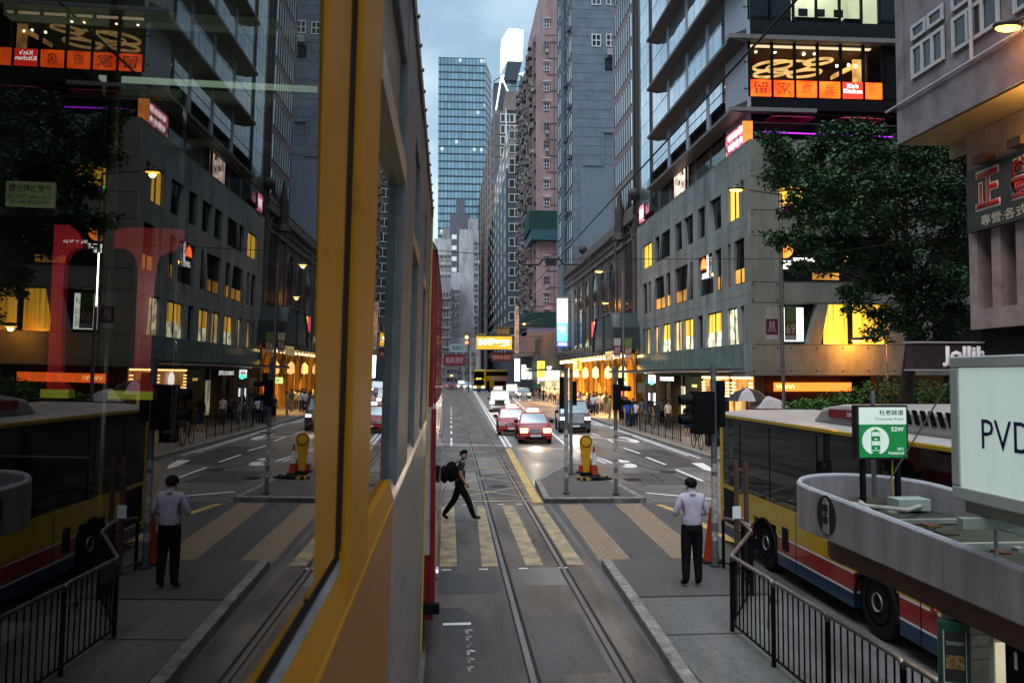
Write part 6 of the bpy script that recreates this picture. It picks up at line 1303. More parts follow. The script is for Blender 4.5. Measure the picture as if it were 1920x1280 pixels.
def oval(w0, w1, z0, z1):
    pts = [(-w0,z0),(w0,z0)]; 
    for k in range(11): a = R(180*k/10); pts.append((w1*math.cos(a), z1-w1+w1*math.sin(a)))
    return pts
build('panel', MB().prism([(kx+a, c) for a, c in oval(.09,.20,.22,1.45)], 'y', ky2-.06, ky2+.06), mat('bollard_yellow', (.55,.27,.012), .4, var=.08), kl, bevel=.01)
build('disc_edge', MB().tube([(kx+.175*math.cos(R(a)), ky2-.07, 1.25+.175*math.sin(R(a))) for a in range(0,361,20)], .014, 6), black, kl)
build('disc', MB().cyl((kx,ky2-.068,1.25),(kx,ky2-.06,1.25),.17,n=24), mat('disc_yellow', (.62,.32,.015), .4), kl); build('foot', MB().box(kx-.18,kx+.18,ky2-.15,ky2+.15,.13,.25), black, kl)
px_, py_ = gz(1110,900,.13); pile = MB(); rq = random.Random(4)
for k in range(9): pile.tube([(px_-.5+rq.random()*1.1, py_-.2+rq.random()*.5, .15+rq.random()*.08) for _ in range(4)], .022+.02*rq.random(), 6, k % 2)
pile.sph((px_+.1,py_,.2),(.22,.14,.08),8,6,0); pile.box(px_-.3,px_-.05,py_-.1,py_+.12,.13,.24,0)
tag(build('cable_pile', pile, [black, mat('dirty_yellow_hose', (.32,.20,.03), .6)]), 'heap of black and yellow hoses lying at the foot of the cones', 'cable pile')
cone('tall orange cone hidden behind the near traffic light pole', xa+.05, ya_+.35, .14, .95, bands=False)
# brown post ladder frame with a pasted notice
lx, ly = gz(1391,1075,.14)
ld = thing('ladder_frame', 'brown twin-post steel frame with cross bars at the platform end', 'frame', (lx, ly, .14)); brs = mat('brown_rust_paint', (.10,.055,.04), .5, .2, var=.3)
build('post', MB().box(lx-.11,lx-.05,ly-.03,ly+.03,.14,2.0), brs, ld); build('post', MB().box(lx+.05,lx+.11,ly-.05,ly+.01,.14,1.98), brs, ld)
build('ladder_bar', MB().box(lx-.05,lx+.05,ly-.015,ly+.015,1.82,1.87).box(lx-.05,lx+.05,ly-.015,ly+.015,1.45,1.5).box(lx-.05,lx+.05,ly-.015,ly+.015,.8,.84), brs, ld)
nt_ = build('notice', MB().box(lx-.16,lx-.02,ly-.045,ly-.035,1.05,1.25), white, ld)
# ---- platform railings
topm = mat('worn_handrail', (.20,.16,.15), .4, .4, var=.3, sc=7)
def railing(name, label, pts, z0, hgt, step=.115, group=None, bars=True, top=None, cat='railing'):
    t = thing(name, label, cat, (*pts[0], z0), 0, group)
    P3 = [Vector((*p, 0)) for p in pts]; hr = MB(); br = MB(); ps = MB()
    for a, b in zip(P3, P3[1:]):
        d = b-a; L_ = d.length; u_ = d/L_; n = max(1, round(L_/1.25))
        for k in range(n):
            p = a+d*k/n; q = a+d*(k+1)/n
            hr.tube([(p.x,p.y,z0+hgt-.07),(*(p+u_*.03).xy,z0+hgt-.01),(*(p+u_*.09).xy,z0+hgt),(*(q-u_*.09).xy,z0+hgt),(*(q-u_*.03).xy,z0+hgt-.01),(q.x,q.y,z0+hgt-.07)], .026, 8)
            if not ps.v: ps.cyl((p.x,p.y,z0),(p.x,p.y,z0+hgt-.03),.028,n=8)
            ps.cyl((q.x,q.y,z0),(q.x,q.y,z0+hgt-.03),.028,n=8)
            br.cyl((p.x,p.y,z0+.10),(q.x,q.y,z0+.10),.015,n=6)
            if bars:
                m_ = int((L_/n)/step)
                for j in range(1, m_): r_ = p+(q-p)*j/m_; br.cyl((r_.x,r_.y,z0+.1),(r_.x,r_.y,z0+hgt-.02),.009,n=6)
            else: br.cyl((p.x,p.y,z0+hgt*.55),(q.x,q.y,z0+hgt*.55),.015,n=6)
    build('handrail', hr, top or topm, t, smooth=True); build('post', ps, black, t); build('bars', br, black, t)
    return t
railing('railing', 'black barred platform railing with worn brown handrail along the bus lane', [(3.60,10.1),(3.66,7.6),(3.72,5.1),(3.76,2.6)], .14, .95)
railing('railing', 'short bent railing panel turning outward at the platform end', [(3.61,10.12),(4.48,11.7),(4.62,12.45)], .14, .95, .2)
railing('railing', 'low two-rail barrier between the near traffic light and the brown frame', [(4.62,13.35),(4.85,12.7)], .14, .85, bars=False)
railing('railing', 'dark kerbside railing on the far pavement in front of the man in white', [gz(1276,828,.13),(11.0,46),gz(1199,791,.13)], .13, 1.0, .3, top=black)
# ---- bicycle
bxx, byy = gz(1290,846); bxx = 10.95
bi = thing('bicycle', 'black city bicycle parked on the far kerb near the railing', 'bicycle', (bxx, byy, .13))
def ring_(mb, c, r, t=.022):
    mb.tube([(c[0], c[1]+r*math.cos(R(a)), c[2]+r*math.sin(R(a))) for a in range(0,361,15)], t, 6)
for yy in (-.52, .52):
    w_ = MB(); ring_(w_, (bxx,byy+yy,.47), .33); o = build('wheel', w_, rubber, bi); sp = MB(); [sp.cyl((bxx,byy+yy,.47),(bxx,byy+yy+.31*math.cos(k*.52),.47+.31*math.sin(k*.52)),.004,n=4) for k in range(12)]; build('spokes', sp, steel, o)
build('frame', MB().tube([(bxx,byy+.52,.47),(bxx,byy+.1,.45),(bxx,byy-.36,.95),(bxx,byy-.52,.47)],.018,6).tube([(bxx,byy+.52,.47),(bxx,byy+.18,.95),(bxx,byy+.1,.45)],.016,6).cyl((bxx,byy+.18,.92),(bxx,byy-.36,.92),.016), black, bi)
build('saddle', MB().sph((bxx,byy+.2,1.04),(.08,.14,.04),8,6), black, bi); build('handlebar', MB().tube([(bxx-.28,byy-.3,1.15),(bxx,byy-.38,1.12),(bxx+.28,byy-.3,1.15)],.014,6).cyl((bxx,byy-.37,.95),(bxx,byy-.38,1.12),.016), black, bi); build('basket', MB().box(bxx-.18,bxx+.18,byy-.7,byy-.42,.92,1.15), dsteel, bi)
bn = thing('litter_bin', 'square black kerbside box with faint white print beside the bicycle', 'bin', (12.0, 36.0, .13)); build('box', MB().box(11.75,12.45,35.8,36.4,.15,1.1), black, bn, bevel=.03); build('lid', MB().box(11.7,12.5,35.75,36.45,1.1,1.16), dsteel, bn); text(bn, 'A-1\nPRESS', (12.1,35.8,.68), X_, Z_, h=.3, w=.4, m=mat('faint_print',(.2,.2,.2),.6), ext=0)
ob_ = thing('barrier', 'orange plastic barrier block on the far kerb', 'barrier', (*gz(1005,744),.13)); q_ = gz(1005,744); build('block', MB().frustum((q_[0]-.4,q_[0]+.4,q_[1],q_[1]+.5,.13),(q_[0]-.3,q_[0]+.3,q_[1]+.1,q_[1]+.4,1.2)), orange_c, ob_)
q_ = gz(1009,744); gb = thing('litter_bin', 'green rounded litter bin on the far kerb behind the orange block', 'bin', (q_[0]+.3,q_[1]+3,.13)); build('bin_body', MB().cyl((q_[0]+.3,q_[1]+3,.13),(q_[0]+.3,q_[1]+3,2.0),.45), mat('bin_green',(.02,.16,.06),.5), gb)
# ---- street lamps
def lamp(label, base, h, head, energy=0, group='sodium street lamps', r=.075, post=True, angle=None):
    x, y = base; hx, hy, hz = head
    t = thing('street_lamp', label, 'street lamp', (x, y, .13), 0, group)
    if post: build('post', MB().cyl((x,y,.13),(x,y,h),r,r*.75,12), polem, t); build('base', MB().lathe([(r*2.2,0),(r*2.2,.12),(r*1.4,.5),(r,.9)],(x,y,.13),12), polem, t)
    d = Vector((hx-x,hy-y,0)); d.normalize() if d.length else None
    build('arm', MB().cyl((x,y,h-.05),(hx-d.x*.1,hy-d.y*.1,hz+.06),.04,n=8), dsteel, t)
    build('head', MB().sph((hx,hy,hz+.06),(.36,.22,.11),12,8), dsteel, t, smooth=True)
    l_ = build('lamp_lens', MB().sph((hx,hy,hz-.01),(.30,.17,.07),12,8), sodium, t, smooth=True)
    if energy:
        q = bpy.data.lights.new('street_lamp', 'POINT'); q.energy = energy; q.color = (1,.32,.025); q.shadow_soft_size = .12
        lo_ = bpy.data.objects.new('lamp_light', q); C.objects.link(lo_); lo_.parent = t; lo_.location = Vector((hx,hy,hz-.12))-t.location
    return t
lx1 = aty(1464,362,33)[0]; hx1 = aty(1380,356,33); lamp('tall street lamp with bright orange head before the tree', (lx1,33), 11.2, (hx1[0],33,hx1[1]), 110)
h2 = aty(1890,52,17.2); lamp('orange street lamp close by under the pink building upper windows', (13.45,16.2), h2[1]+.3, (h2[0],17.2,h2[1]), 22, post=False)
h3 = aty(1123,509,58); lamp('orange street lamp over the arcade arches, arm from the right', (aty(1168,520,58)[0],58), h3[1]+.1, (h3[0],58,h3[1]), 70)
h4 = aty(1135,568,72); lamp('small orange lamp lower over the arcade arches', (14.9,72), h4[1]+.1, (h4[0],72,h4[1]), 50, post=False)
h5 = aty(1051,566,95); lamp('orange lamp at the top of the blue and white screen', (14.9,95), h5[1]+.1, (h5[0],95,h5[1]), 60, post=False)
h6 = aty(983,607,125); lamp('orange lamp by the netted pink block overhang', (14.9,125), h6[1]+.1, (h6[0],125,h6[1]), 500, post=False)
h7 = aty(1608,638,37.9); lamp('small orange lamp on a thin dark post beside the gold curtained windows', (aty(1663,640,37.9)[0],37.9), h7[1]+.5, (h7[0],37.9,h7[1]), 190, r=.05)
# red traffic signals hanging far off on the left
fr_ = aty(875,642,150); frt = thing('traffic_light', 'distant red traffic light glowing high before the white blocks', 'traffic light', (fr_[0],150,0)); build('pole', MB().cyl((fr_[0]+.4,150,0),(fr_[0]+.4,150,fr_[1]+1.5),.1), dsteel, frt); build('red_lens', MB().cyl((fr_[0],149.8,fr_[1]),(fr_[0],150,fr_[1]),.3), lit('signal_red', (1,.08,.03), 5, 'flat'), frt); build('amber_lens', MB().cyl((fr_[0],149.8,fr_[1]+1.0),(fr_[0],150,fr_[1]+1.0),.3), lit('signal_amber', (1,.55,.1), 4, 'flat'), frt)
# ---- overhead wires
wm = mat('wire', (.02,.02,.022), .5)
def wire(label, pts, r): tag(build('overhead_wire', MB().tube(pts, r, 6), wm), label, 'overhead wire')
wire('tram contact wire running along the street overhead', [(2.0,1.6,5.6),(2.0,30,5.6),(1.95,90,5.6),(2.3,200,5.6)], .009)
sl_, sr_ = aty(822,470,15.8), aty(1030,488,15.8); se = aty(1860,404,21.5)
wire('span wire crossing the street and holding the tram wire', [(-10.4,15.8,6.6),(sl_[0],15.8,sl_[1]),(sr_[0],15.8,sr_[1]+.02),(8,18.5,6.2),(14.8,21.4,7.45)], .008)
tag(build('wire_hanger', MB().tube([(1.4,15.8,5.62),(1.75,15.8,5.62),(1.82,15.8,5.72),(2.15,15.8,5.74),(2.25,15.8,5.63),(2.6,15.8,5.63)],.022,6).box(1.9,2.1,15.75,15.85,5.60,5.74), wm), 'dark wire hanger where the span wire meets the tram wire', 'hanger')
# ---- lamp-post banners
def banner(label, u0, u1, v0, v1, y, m0, m1, word, wm_, split=.38):
    a, c = aty(u0,v0,y), aty(u1,v1,y); t = thing('banner', label, 'banner', ((a[0]+c[0])/2, y, c[1])); zm_ = a[1]-(a[1]-c[1])*split; zl = c[1]+(a[1]-c[1])*.14
    build('upper_cloth', MB().box(a[0],c[0],y,y+.02,zm_,a[1]), m0, t); build('lower_cloth', MB().box(a[0],c[0],y,y+.02,zl,zm_), m1, t); build('white_foot', MB().box(a[0],c[0],y,y+.02,c[1],zl), mat('banner_white',(.5,.47,.5),.7), t)
    text(t, word, ((a[0]+c[0])/2, y, (zm_+zl)/2), X_, Z_, h=(zm_-zl)*.7, w=(c[0]-a[0])*.75, m=wm_, ext=0)
    build('pole_arm', MB().cyl((a[0],y+.03,a[1]),(c[0]+.15,y+.03,a[1]),.02), dsteel, t); return t
bcream = mat('banner_cream', (.42,.38,.34), .7, var=.25, sc=5); bmar = mat('banner_maroon', (.14,.015,.06), .7); bgrn = mat('banner_green', (.14,.20,.06), .7, var=.3, sc=2); bor = mat('banner_orange_brown', (.25,.11,.05), .7, var=.4, sc=2); bw = mat('banner_print', (.6,.58,.56), .6)
banner('large maroon and cream street banner on the tall lamp post', 1436, 1459, 574, 636, 32.9, bcream, bmar, '香港\n盛況\n六十九', bw); banner('large green and orange street banner on the tall lamp post', 1471, 1494, 575, 638, 33.1, bgrn, bor, '69', bw, .45)
yq = 62; banner('small maroon banner on a pole over the arcade entrance', 1151, 1164, 634, 670, yq, bcream, bmar, '香港\n盛況', bw); banner('small green banner on a pole over the arcade entrance', 1171.5, 1185, 634, 670, yq, bgrn, bor, '69', bw, .45)
xq = aty(1167,650,yq)[0]; bpo = thing('post', 'thin dark post carrying the two small banners by the arcade', 'post', (xq,yq,.13)); build('shaft', MB().cyl((xq,yq,.13),(xq,yq,11.5),.07), dsteel, bpo); build('base', MB().cyl((xq,yq,.13),(xq,yq,.6),.12), dsteel, bpo)
# ================================================================ TREE, HEDGE
def leaf_mat(name, c):
    M = mat(name, c, .55, var=.3, sc=1.2, spec=.15); return M
leafs = [leaf_mat('leaf_dark', (.020,.056,.027)), leaf_mat('leaf_mid', (.042,.105,.050)), leaf_mat('leaf_light', (.095,.175,.085))]
bark = mat('bark', (.07,.055,.045), .85, var=.35, sc=4, bump=.4)
rt_ = random.Random(5)
def leaves(mb, c, r, n, size, flat=.6, mi=None):
    for _ in range(n):
        d = Vector((rt_.gauss(0,1), rt_.gauss(0,1), rt_.gauss(0,1))).normalized()*(rt_.random()**.45)
        p = Vector(c)+Vector((d.x*r[0], d.y*r[1], d.z*r[2]))
        a = Vector((rt_.gauss(0,1), rt_.gauss(0,1), rt_.gauss(0,.45))).normalized(); nn = Vector((rt_.gauss(0,.6), rt_.gauss(0,.6), 1)).normalized(); b = nn.cross(a).normalized()
        s = size*(.6+rt_.random()*.8); q = p+a*s
        mb.add([p, p+a*s*.5+b*s*.30, q-Vector((0,0,s*.18)), p+a*s*.5-b*s*.30], [(0,1,2,3)], rt_.choice((0,0,1,1,2)) if mi is None else mi)
tree = thing('tree', 'leafy dark green street tree with spreading crown at the cross street', 'tree', (18.6,31.2,.13))
def tp(u, v, y): q = aty(u, v, y); return Vector((q[0], y, q[1]))
base = Vector((18.6,31.2,.13)); fork = tp(1702,560,31.2)
clumps = []
for (u, v, y, r) in ((1450,262,30.5,.55),(1470,285,30.4,.7),(1465,318,30.6,.7),(1500,330,30.2,.8),(1458,342,30.6,.55),(1520,300,31,.7),(1545,270,30.6,.8),(1595,255,31,.9),(1625,245,31.5,.7),(1590,300,30,1.0),(1640,290,30.4,1.0),(1690,290,31,.9),(1740,300,31.5,.9),(1790,290,32,.8),(1820,320,32,.8),(1540,350,29.8,.95),(1590,360,29.5,1.0),(1500,378,30,.7),(1640,350,29.6,1.05),(1700,345,30,1.05),(1760,350,30.8,1.0),(1815,370,31.5,.8),(1530,400,29.6,.8),(1570,420,29.3,.9),(1620,410,29.3,1.0),(1600,300,33,1.0),(1700,320,33,1.0),(1780,400,31,1.0),(1720,400,30.4,1.0),(1660,430,30,.8),(1560,470,29.7,.75),(1520,465,29.8,.55),(1480,450,29.7,.6),(1455,447,29.8,.5),(1500,440,30,.6),(1545,500,30,.6),(1495,500,29.8,.4),(1600,480,30,.7),(1650,500,29.6,.55),(1700,480,29.8,.85),(1660,540,30,.4),(1740,460,31,.9),(1800,450,31.5,.9),(1770,520,30,.85),(1800,540,30.4,.7),(1750,560,30.2,.6),(1790,580,30.5,.5),(1730,520,30,.6),(1610,570,29.8,.55),(1590,545,29.9,.45),(1650,590,30,.6),(1690,600,30.2,.7),(1640,625,29.8,.5),(1720,625,30.6,.5),(1760,640,31,.4),(1800,500,32.5,.9),(1560,330,33,.9),(1650,400,32.5,1.0),(1820,420,33,.8),(1480,395,31,.5),(1625,530,31,.7),(1830,280,32,.8),(1850,330,32.5,.9),(1835,460,32,.8),(1830,520,31.5,.7),(1780,620,30.5,.5),(1710,560,30,.7),(1690,520,29.8,.6),(1735,590,30.2,.6),(1815,600,31,.5),(1755,265,32,.8),(1700,262,31.5,.7),(1560,240,31,.5),(1615,480,29.5,.6),(1670,470,29.6,.7),(1590,455,29.6,.6)):
    clumps.append((tp(u, v, y), r))
lf = MB()
for c, r in clumps:
    n = int(520*r*r)+110
    leaves(lf, c, (r*1.05, r*1.1, r*.72), int(n*1.25), .17)
    for k in range(4):
        o = Vector((rt_.uniform(-1,1), rt_.uniform(-1,1), rt_.uniform(-.6,.5)))*r*1.15; leaves(lf, c+o, (r*.4,r*.4,r*.25), int(n*.13), .17)
br = MB(); tr = MB()
tr.tube([base, base+Vector((-.1,0,2.5)), fork+Vector((.2,0,-1.2)), fork], [.34,.27,.23,.20], 10)
for (u, v, y, r0) in ((1620,420,30,.13),(1560,400,30,.1),(1700,380,31,.14),(1780,420,31.5,.12),(1500,450,30,.07),(1660,330,31,.1),(1590,300,31,.08),(1740,520,30.4,.08),(1640,590,30,.05),(1470,300,30.5,.05),(1800,540,30.6,.06),(1690,470,30.2,.13)):
    e = tp(u, v, y); m_ = (fork+e)/2+Vector((rt_.uniform(-.3,.3),rt_.uniform(-.3,.3),.35)); tr.tube([fork-Vector((0,0,.1)), m_, e], [r0,r0*.7,r0*.25], 7)
for c, r in clumps: tr.tube([fork+(c-fork)*.55+Vector((0,0,.1)), c], [.035,.01], 5)
build('trunk', tr, bark, tree, smooth=True); build('crown', lf, leafs, tree, fix=False)
hedge = thing('hedge', 'clipped green hedge in a long dark planter behind the bus roof', 'hedge', (19,34.2,.13))
build('planter', MB().box(14.6,24,33.3,35.2,.13,1.7), mat('planter_dark_tile', (.03,.028,.026), .5), hedge)
hl = MB(); hgm = [leaf_mat('hedge_dark', (.035,.10,.025)), leaf_mat('hedge_mid', (.09,.22,.05)), leaf_mat('hedge_light', (.15,.34,.08))]
for k in range(34):
    t_ = k/33; x = 15.0+8.6*t_; top = 2.15+.95*min(1, t_*2.2)*(1-.15*math.sin(t_*9)); 
    leaves(hl, (x, 34.1, (1.65+top)/2), (.42,.8,(top-1.6)/2+.12), 130, .16)
build('foliage', hl, hgm, hedge, fix=False)
# parasols on the corner
def parasol(label, u, v, y, w, m0, m1, hgt):
    x, z = aty(u, v, y); t = thing('parasol', label, 'parasol', (x,y,.13), 0, 'parasols at the corner stall')
    n = 8
    for k in range(n):
        a0, a1 = 2*math.pi*k/n, 2*math.pi*(k+1)/n; p = [(x,y,z),(x+w*math.cos(a0)*.6,y+w*math.sin(a0)*.6,z-hgt*.35),(x+w*math.cos(a0),y+w*math.sin(a0),z-hgt),(x+w*math.cos(a1),y+w*math.sin(a1),z-hgt),(x+w*math.cos(a1)*.6,y+w*math.sin(a1)*.6,z-hgt*.35)]
        build('canopy_panel', MB().add(p, [(0,1,2,3,4)] if False else [(0,1,4),(1,2,3,4)]), m0 if k % 2 else m1, t)
    build('pole', MB().cyl((x,y,.13),(x,y,z+.05),.025), dsteel, t)
pg = mat('parasol_grey', (.32,.31,.33), .7); pk_ = mat('parasol_black', (.02,.02,.022), .6)
parasol('grey and black panelled parasol by the lit shop corner', 1401, 726, 36.5, 1.05, pg, pk_, .62)
parasol('pale grey parasol lower than the black panelled one beside it', 1441, 742, 36.0, .95, pg, mat('parasol_pale', (.40,.38,.40), .7), .55)
# ================================================================ TRAM-STOP SHELTER
sh_ = thing('tram_shelter', 'grey oval-ended tram stop shelter roof with deep rounded fascia', 'shelter', (3.8,5,.14))
fasc = mat('fascia_grey_lilac', (.33,.305,.32), .45, var=.2, sc=5, bump=.06, stretch=(1,1,.12)); deck = mat('mossy_roof_felt', (.045,.05,.036), .9, var=.45, sc=3, bump=.4); under = mat('brown_soffit_edge', (.17,.105,.075), .6, var=.12)
def stadium(x0, x1, yn, yf, e, n=18, ins=0):
    cx, rx = (x0+x1)/2, (x1-x0)/2-ins; pts = [(x0+ins, yn)]
    for k in range(n+1): a = R(180-180*k/n); pts.append((cx+rx*math.cos(a), yf-e+(e-ins)*math.sin(a)))
    return pts+[(x1-ins, yn)]
outer = stadium(3.17,4.45,1.0,7.72,.75); inner = stadium(3.17,4.45,1.0,7.72,.75,ins=.05); 
def ringwall(o, i, z0, z1):
    mb = MB(); n = len(o); vs = [(*p,z0) for p in o]+[(*p,z1) for p in o]+[(*p,z0) for p in i]+[(*p,z1) for p in i]; fs = []
    for k in range(n-1): fs += [(k,k+1,n+k+1,n+k),(2*n+k,3*n+k,3*n+k+1,2*n+k+1),(n+k,n+k+1,3*n+k+1,3*n+k),(k,2*n+k,2*n+k+1,k+1)]
    return mb.add(vs, fs)
def zr(y): return 2.43-.028*(7.7-y)
rw = ringwall(outer, inner, 2.02, 2.43); rw.v = [(p[0],p[1],zr(p[1]) if p[2] > 2.2 else p[2]) for p in rw.v]
build('fascia', rw, fasc, sh_, bevel=.012)
build('fascia_edge', MB().tube([(x,y,zr(y)) for x,y in stadium(3.17,4.45,1.0,7.72,.75,ins=.025)], .016, 6), mat('edge_pale', (.42,.44,.5), .35), sh_)
dk_ = MB(); dz = lambda y: 2.29-.019*(y-1.0)
dk_.add([(x,y,dz(y)) for x,y in inner]+[(x,y,2.05) for x,y in inner], [tuple(range(len(inner))), tuple(range(2*len(inner)-1,len(inner)-1,-1))]+[(i,(i+1)%len(inner),len(inner)+(i+1)%len(inner),len(inner)+i) for i in range(len(inner))]); build('deck', dk_, deck, sh_)
rd = random.Random(8); jk = MB()
for k in range(26):
    x, y = rd.uniform(3.35,4.25), rd.uniform(3.6,7.2); s = rd.uniform(.02,.06); jk.box(x-s,x+s,y-s*rd.uniform(.6,3),y+s,2.15,dz(y)+rd.uniform(.01,.04), k % 3)
jk_ = build('roof_litter', jk, [mat('litter_dark',(.03,.028,.022),.9), mat('litter_pale',(.25,.24,.2),.8), mat('litter_rust',(.10,.045,.02),.8)], sh_); jk_['kind'] = 'stuff'
for y in (4.2,5.3,6.3): build('deck_rail', MB().box(3.25,4.35,y,y+.05,2.2,dz(y)+.045), mat('galv_rail', (.30,.33,.30), .5, .3, var=.3), sh_)
build('soffit', MB().prism(stadium(3.17,4.45,1.0,7.3,.7,ins=.09), 'z', 1.84, 2.02), under, sh_)
build('parapet_patch', MB().box(4.34,4.39,4.6,6.2,2.2,2.36).box(4.0,4.3,6.9,7.1,2.2,2.3), mat('galv_patch', (.30,.34,.32), .5), sh_)
y_, z_ = atx(1550,965,3.17); eb = mat('emblem_black', (.02,.022,.02), .5)
emb = build('emblem', MB().prism([(y_+.165*math.cos(R(a)), z_+.165*math.sin(R(a))) for a in range(-60,241,12)], 'x', 3.163, 3.17), eb, sh_)
build('emblem_tram', MB().prism([(y_-.055,z_-.15),(y_+.055,z_-.15),(y_+.055,z_+.10),(y_+.03,z_+.12),(y_+.03,z_+.14),(y_-.03,z_+.14),(y_-.03,z_+.12),(y_-.055,z_+.10)],'x',3.158,3.163), fasc, emb)
build('emblem_window', MB().box(3.154,3.158,y_-.045,y_-.018,z_+.03,z_+.09).box(3.154,3.158,y_-.012,y_+.012,z_+.03,z_+.09).box(3.154,3.158,y_+.018,y_+.045,z_+.03,z_+.09).box(3.154,3.158,y_-.045,y_-.018,z_-.07,z_-.01).box(3.154,3.158,y_-.012,y_+.012,z_-.07,z_-.01).box(3.154,3.158,y_+.018,y_+.045,z_-.07,z_-.01).box(3.154,3.158,y_-.02,y_+.02,z_+.002,z_+.016), eb, emb)
build('conduit', MB().tube([(3.75,7.1,2.25),(3.45,6.3,2.27),(3.32,5.2,2.29),(3.30,3.5,2.31)],.022,8).tube([(3.55,7.3,2.24),(3.62,6.8,2.27),(3.9,6.6,2.26),(4.2,6.9,2.24)],.02,8).tube([(3.42,6.8,2.24),(3.27,5.5,2.27),(3.26,4,2.29)],.012,6), mat('dirty_conduit', (.34,.33,.28), .6, var=.3), sh_)
build('leaf_litter', MB().sph((3.9,7.25,2.2),(.28,.14,.08),10,6), mat('dead_leaf', (.05,.04,.03), .9), sh_)
cm = mat('column_white_concrete', (.42,.42,.36), .7, var=.25, sc=3, bump=.2)
build('column', MB().box(3.42,3.74,5.1,5.4,.14,1.86).box(3.41,3.75,5.09,5.41,1.2,1.23).box(3.41,3.75,5.09,5.41,1.52,1.54).box(3.41,3.75,5.09,5.41,1.6,1.62).box(3.41,3.75,5.09,5.41,1.68,1.7), cm, sh_); build('column', MB().box(3.5,3.8,1.6,1.9,.14,1.84), cm, sh_); build('steel_post', MB().box(3.48,3.53,4.62,4.67,.14,1.84).box(3.62,3.66,4.72,4.76,.14,1.84), dsteel, sh_)
# green stop sign on two posts
sgy = 7.12
gp = thing('stop_sign', 'green and white tram stop sign standing on the shelter roof', 'sign', (aty(1654,900,sgy)[0], sgy, 2.2))
gx0, gzt = aty(1608,762,sgy); gx1, gzb = aty(1701,858,sgy); gw, gh = gx1-gx0, gzt-gzb; gx = lambda f: gx0+gw*f; gzz = lambda f: gzb+gh*f
build('frame', MB().box(gx0-.012,gx1+.012,sgy,sgy+.09,gzb-.012,gzt+.012), mat('sign_frame_black', (.02,.018,.016), .5, var=.4), gp)
sgw = mat('sign_white', (.55,.62,.56), .4, var=.05, emit=(.8,1,.85), es=.12); sgg = mat('sign_green', (.012,.20,.055), .35, var=.05, emit=(.02,.5,.12), es=.05)
up_ = build('white_panel', MB().box(gx(.02),gx(.985),sgy-.008,sgy,gzz(.655),gzz(.985)), sgw, gp); lo_p = build('green_panel', MB().box(gx(.02),gx(.985),sgy-.008,sgy,gzz(.015),gzz(.655)), sgg, gp)
sy = sgy-.009; ink2 = mat('sign_ink_green_black', (.02,.03,.025), .5)
text(up_, '杜老誌道', (gx(.68),sy,gzz(.885)), X_, Z_, h=gh*.10, w=gw*.50, m=ink2, ext=0, lift=.001, bold=.012); text(up_, 'Tonnochy Road', (gx(.63),sy,gzz(.755)), X_, Z_, h=gh*.065, w=gw*.58, m=ink2, ext=0, lift=.001)
text(lo_p, '52W', (gx(.80),sy,gzz(.56)), X_, Z_, h=gh*.085, w=gw*.26, m=sgw, ext=0, lift=.001, bold=.03); text(lo_p, '西行', (gx(.86),sy,gzz(.175)), X_, Z_, h=gh*.065, w=gw*.13, m=sgw, ext=0, lift=.001, bold=.01); text(lo_p, 'Westbound', (gx(.76),sy,gzz(.10)), X_, Z_, h=gh*.055, w=gw*.33, m=sgw, ext=0, lift=.001, bold=.02)
cx_, cz_, cr_ = gx(.345), gzz(.335), gw*.275
dk = build('emblem', MB().prism([(cx_+cr_*math.cos(R(a)), cz_+cr_*math.sin(R(a))) for a in range(-65,246,10)], 'y', sy-.002, sy), sgw, gp)
q = cr_/.275
build('emblem_tram', MB().prism([(cx_-.09*q,cz_-.21*q),(cx_+.09*q,cz_-.21*q),(cx_+.09*q,cz_+.19*q),(cx_+.045*q,cz_+.205*q),(cx_+.045*q,cz_+.225*q),(cx_-.045*q,cz_+.225*q),(cx_-.045*q,cz_+.205*q),(cx_-.09*q,cz_+.19*q)],'y',sy-.004,sy-.002).prism([(cx_-.055*q,cz_-.21*q),(cx_+.055*q,cz_-.21*q),(cx_+.10*q,cz_-.275*q),(cx_-.10*q,cz_-.275*q)],'y',sy-.004,sy-.002).box(cx_-.012*q,cx_-.006*q,sy-.004,sy-.002,cz_+.22*q,cz_+.27*q), sgg, dk)
wb = MB()
for z0, z1 in ((.095,.175),(-.085,-.005)):
    for x0, x1 in ((-.08,-.042),(-.036,.036),(.042,.08)): wb.box(cx_+x0*q,cx_+x1*q,sy-.006,sy-.004,cz_+z0*q,cz_+z1*q)
wb.box(cx_-.028*q,cx_+.028*q,sy-.006,sy-.004,cz_+.022*q,cz_+.048*q).cyl((cx_,sy-.006,cz_-.14*q),(cx_,sy-.004,cz_-.14*q),.017*q,n=12).box(cx_-.085*q,cx_+.085*q,sy-.006,sy-.004,cz_-.19*q,cz_-.178*q)
build('emblem_lights', wb, sgw, dk)
for f in (.13,.85): build('post', MB().box(gx(f)-.018,gx(f)+.018,sgy+.02,sgy+.07,2.2,gzb), black, gp)
build('back_post', MB().cyl((gx(.66),sgy+.3,2.2),(gx(.66),sgy+.3,gzt+.14),.022,n=10), steel, gp); build('yellow_cable', MB().tube([(gx(.76),sgy+.05,gzb),(gx(.75),sgy+.06,gzb-.2),(gx(.77),sgy+.05,2.2)],.006,5), mat('cable_yellow', (.55,.35,.03), .5), gp)
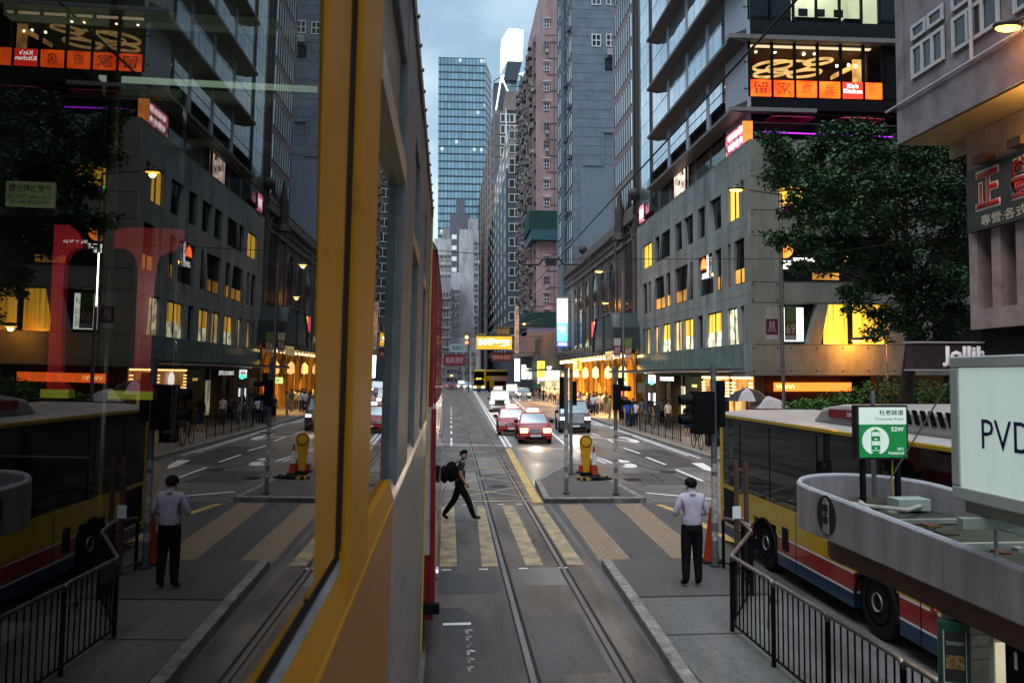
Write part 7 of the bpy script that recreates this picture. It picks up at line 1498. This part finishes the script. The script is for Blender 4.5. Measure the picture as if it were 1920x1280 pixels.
# white lightbox
pv = thing('lightbox_sign', 'big white lightbox with thin dark capital letters on the shelter roof', 'sign', (3.3,3.6,2.45))
pwm = mat('lightbox_white', (.56,.62,.59), .4, var=.10, sc=5, stretch=(1,2,.1), emit=(.80,1,.93), es=.10); pfr = mat('lightbox_frame', (.46,.50,.48), .4, var=.1)
pf = build('face', MB().box(3.10,3.12,2.2,4.66,2.74,3.46), pwm, pv)
build('frame', MB().box(3.09,3.4,2.1,4.74,3.46,3.53).box(3.09,3.4,2.1,4.74,2.66,2.74).box(3.09,3.4,4.66,4.74,2.74,3.46).box(3.12,3.4,2.1,4.66,2.74,3.46), pfr, pv, bevel=.008)
yP = atx(1856,815,3.1)[0]; zP = (atx(1848,785,3.1)[1]+atx(1868,845,3.1)[1])/2
text(pf, 'PVD', (3.10, atx(1888,815,3.1)[0]+0.0, zP), -Y_, Z_, h=.172, w=.42, m=mat('navy_print', (.02,.015,.09), .4), ext=0, lift=.003)
for y in (4.5,3.9,3.2): build('foot_beam', MB().box(2.98 if y > 4.2 else 3.0,3.55,y-.03,y+.03,2.52,2.58).cyl((3.2,y,2.2),(3.2,y,2.66),.012).cyl((3.45,y,2.2),(3.45,y,2.66),.012), mat('galv_pale', (.38,.42,.38), .5, .3, var=.2), pv)
build('long_beam', MB().box(3.15,3.2,2.1,4.7,2.58,2.655), MATS['galv_pale'], pv)
rp0 = Vector((3.12,4.74,3.42)); q_ = aty(1636,890,6.9); tag(build('stay_rope', MB().tube([rp0, (rp0+Vector((q_[0],6.9,2.24)))/2, (q_[0],6.9,2.24)], .006, 6), mat('rope_pale', (.45,.48,.33), .7)), 'pale stay rope from the white lightbox down to the shelter roof', 'rope')
# green poster case on the shelter column
pc = thing('poster_case', 'dark green wall case with a poster hanging below the shelter roof', 'poster case', (3.25,5.0,1.40), R(-24)); pc.scale = (.72,.72,.78)
gcase = mat('case_green', (.015,.07,.04), .4, var=.2)
pp = link_part('case', MB().box(-.125,.125,-.05,.06,0,.55), gcase, pc, bevel=.01); po_ = link_part('poster', MB().box(-.085,.085,-.056,-.05,.06,.47), mat('poster_dark', (.03,.028,.026), .4), pc)
link_part('poster_border', MB().box(-.095,-.085,-.057,-.05,.05,.48).box(.085,.09,-.057,-.05,.05,.48).box(-.095,.09,-.057,-.05,.05,.06), mat('border_white',(.5,.52,.5),.5), pc)
link_part('poster_picture', MB().box(-.075,.075,-.0585,-.056,.17,.28), mat('poster_picture', (.25,.16,.05), .5, var=.8, sc=40), pc)
text_local(po_, '管制員訓練班', (0,-.057,.38), .14, .035, mat('poster_print',(.5,.5,.48),.5)); link_part('hinge', MB().box(.125,.132,-.03,.03,.1,.2).box(.125,.132,-.03,.03,.38,.48), steel, pc)
ko = thing('advertisement', 'lit cream advertising panel with black block lettering under the shelter', 'advert panel', (3.6,4.2,.14))
kb = build('panel', MB().box(3.29,3.34,2.6,4.66,.5,1.8), lit('cream_panel', (.75,.66,.45), .45, 'noise', sc=2, lo=.55), ko); build('frame', MB().box(3.28,3.35,4.66,4.70,.45,1.83), mat('panel_frame_pale',(.4,.42,.38),.4), ko)
yk = 4.56; kk = build('black_block', MB().box(3.282,3.29,yk-.7,yk,1.42,1.83), black, ko)
text(kk, 'KOHLER', (3.282,yk-.27,1.53), -Y_, Z_, h=.12, w=.42, m=white, ext=0, bold=.03); text(kk, 'YEARS', (3.282,yk-.27,1.66), -Y_, Z_, h=.04, w=.22, m=white, ext=0); text(kk, '114', (3.282,yk-.25,1.76), -Y_, Z_, h=.10, w=.34, m=white, ext=0)
kl_ = bpy.data.lights.new('shelter_lamp', 'POINT'); kl_.energy = 9; kl_.color = (.9,1,.85); kl_.shadow_soft_size = .1; ko_ = bpy.data.objects.new('shelter_lamp', kl_); C.objects.link(ko_); ko_.parent = sh_; ko_.location = Vector((3.75,6.0,1.75))-sh_.location
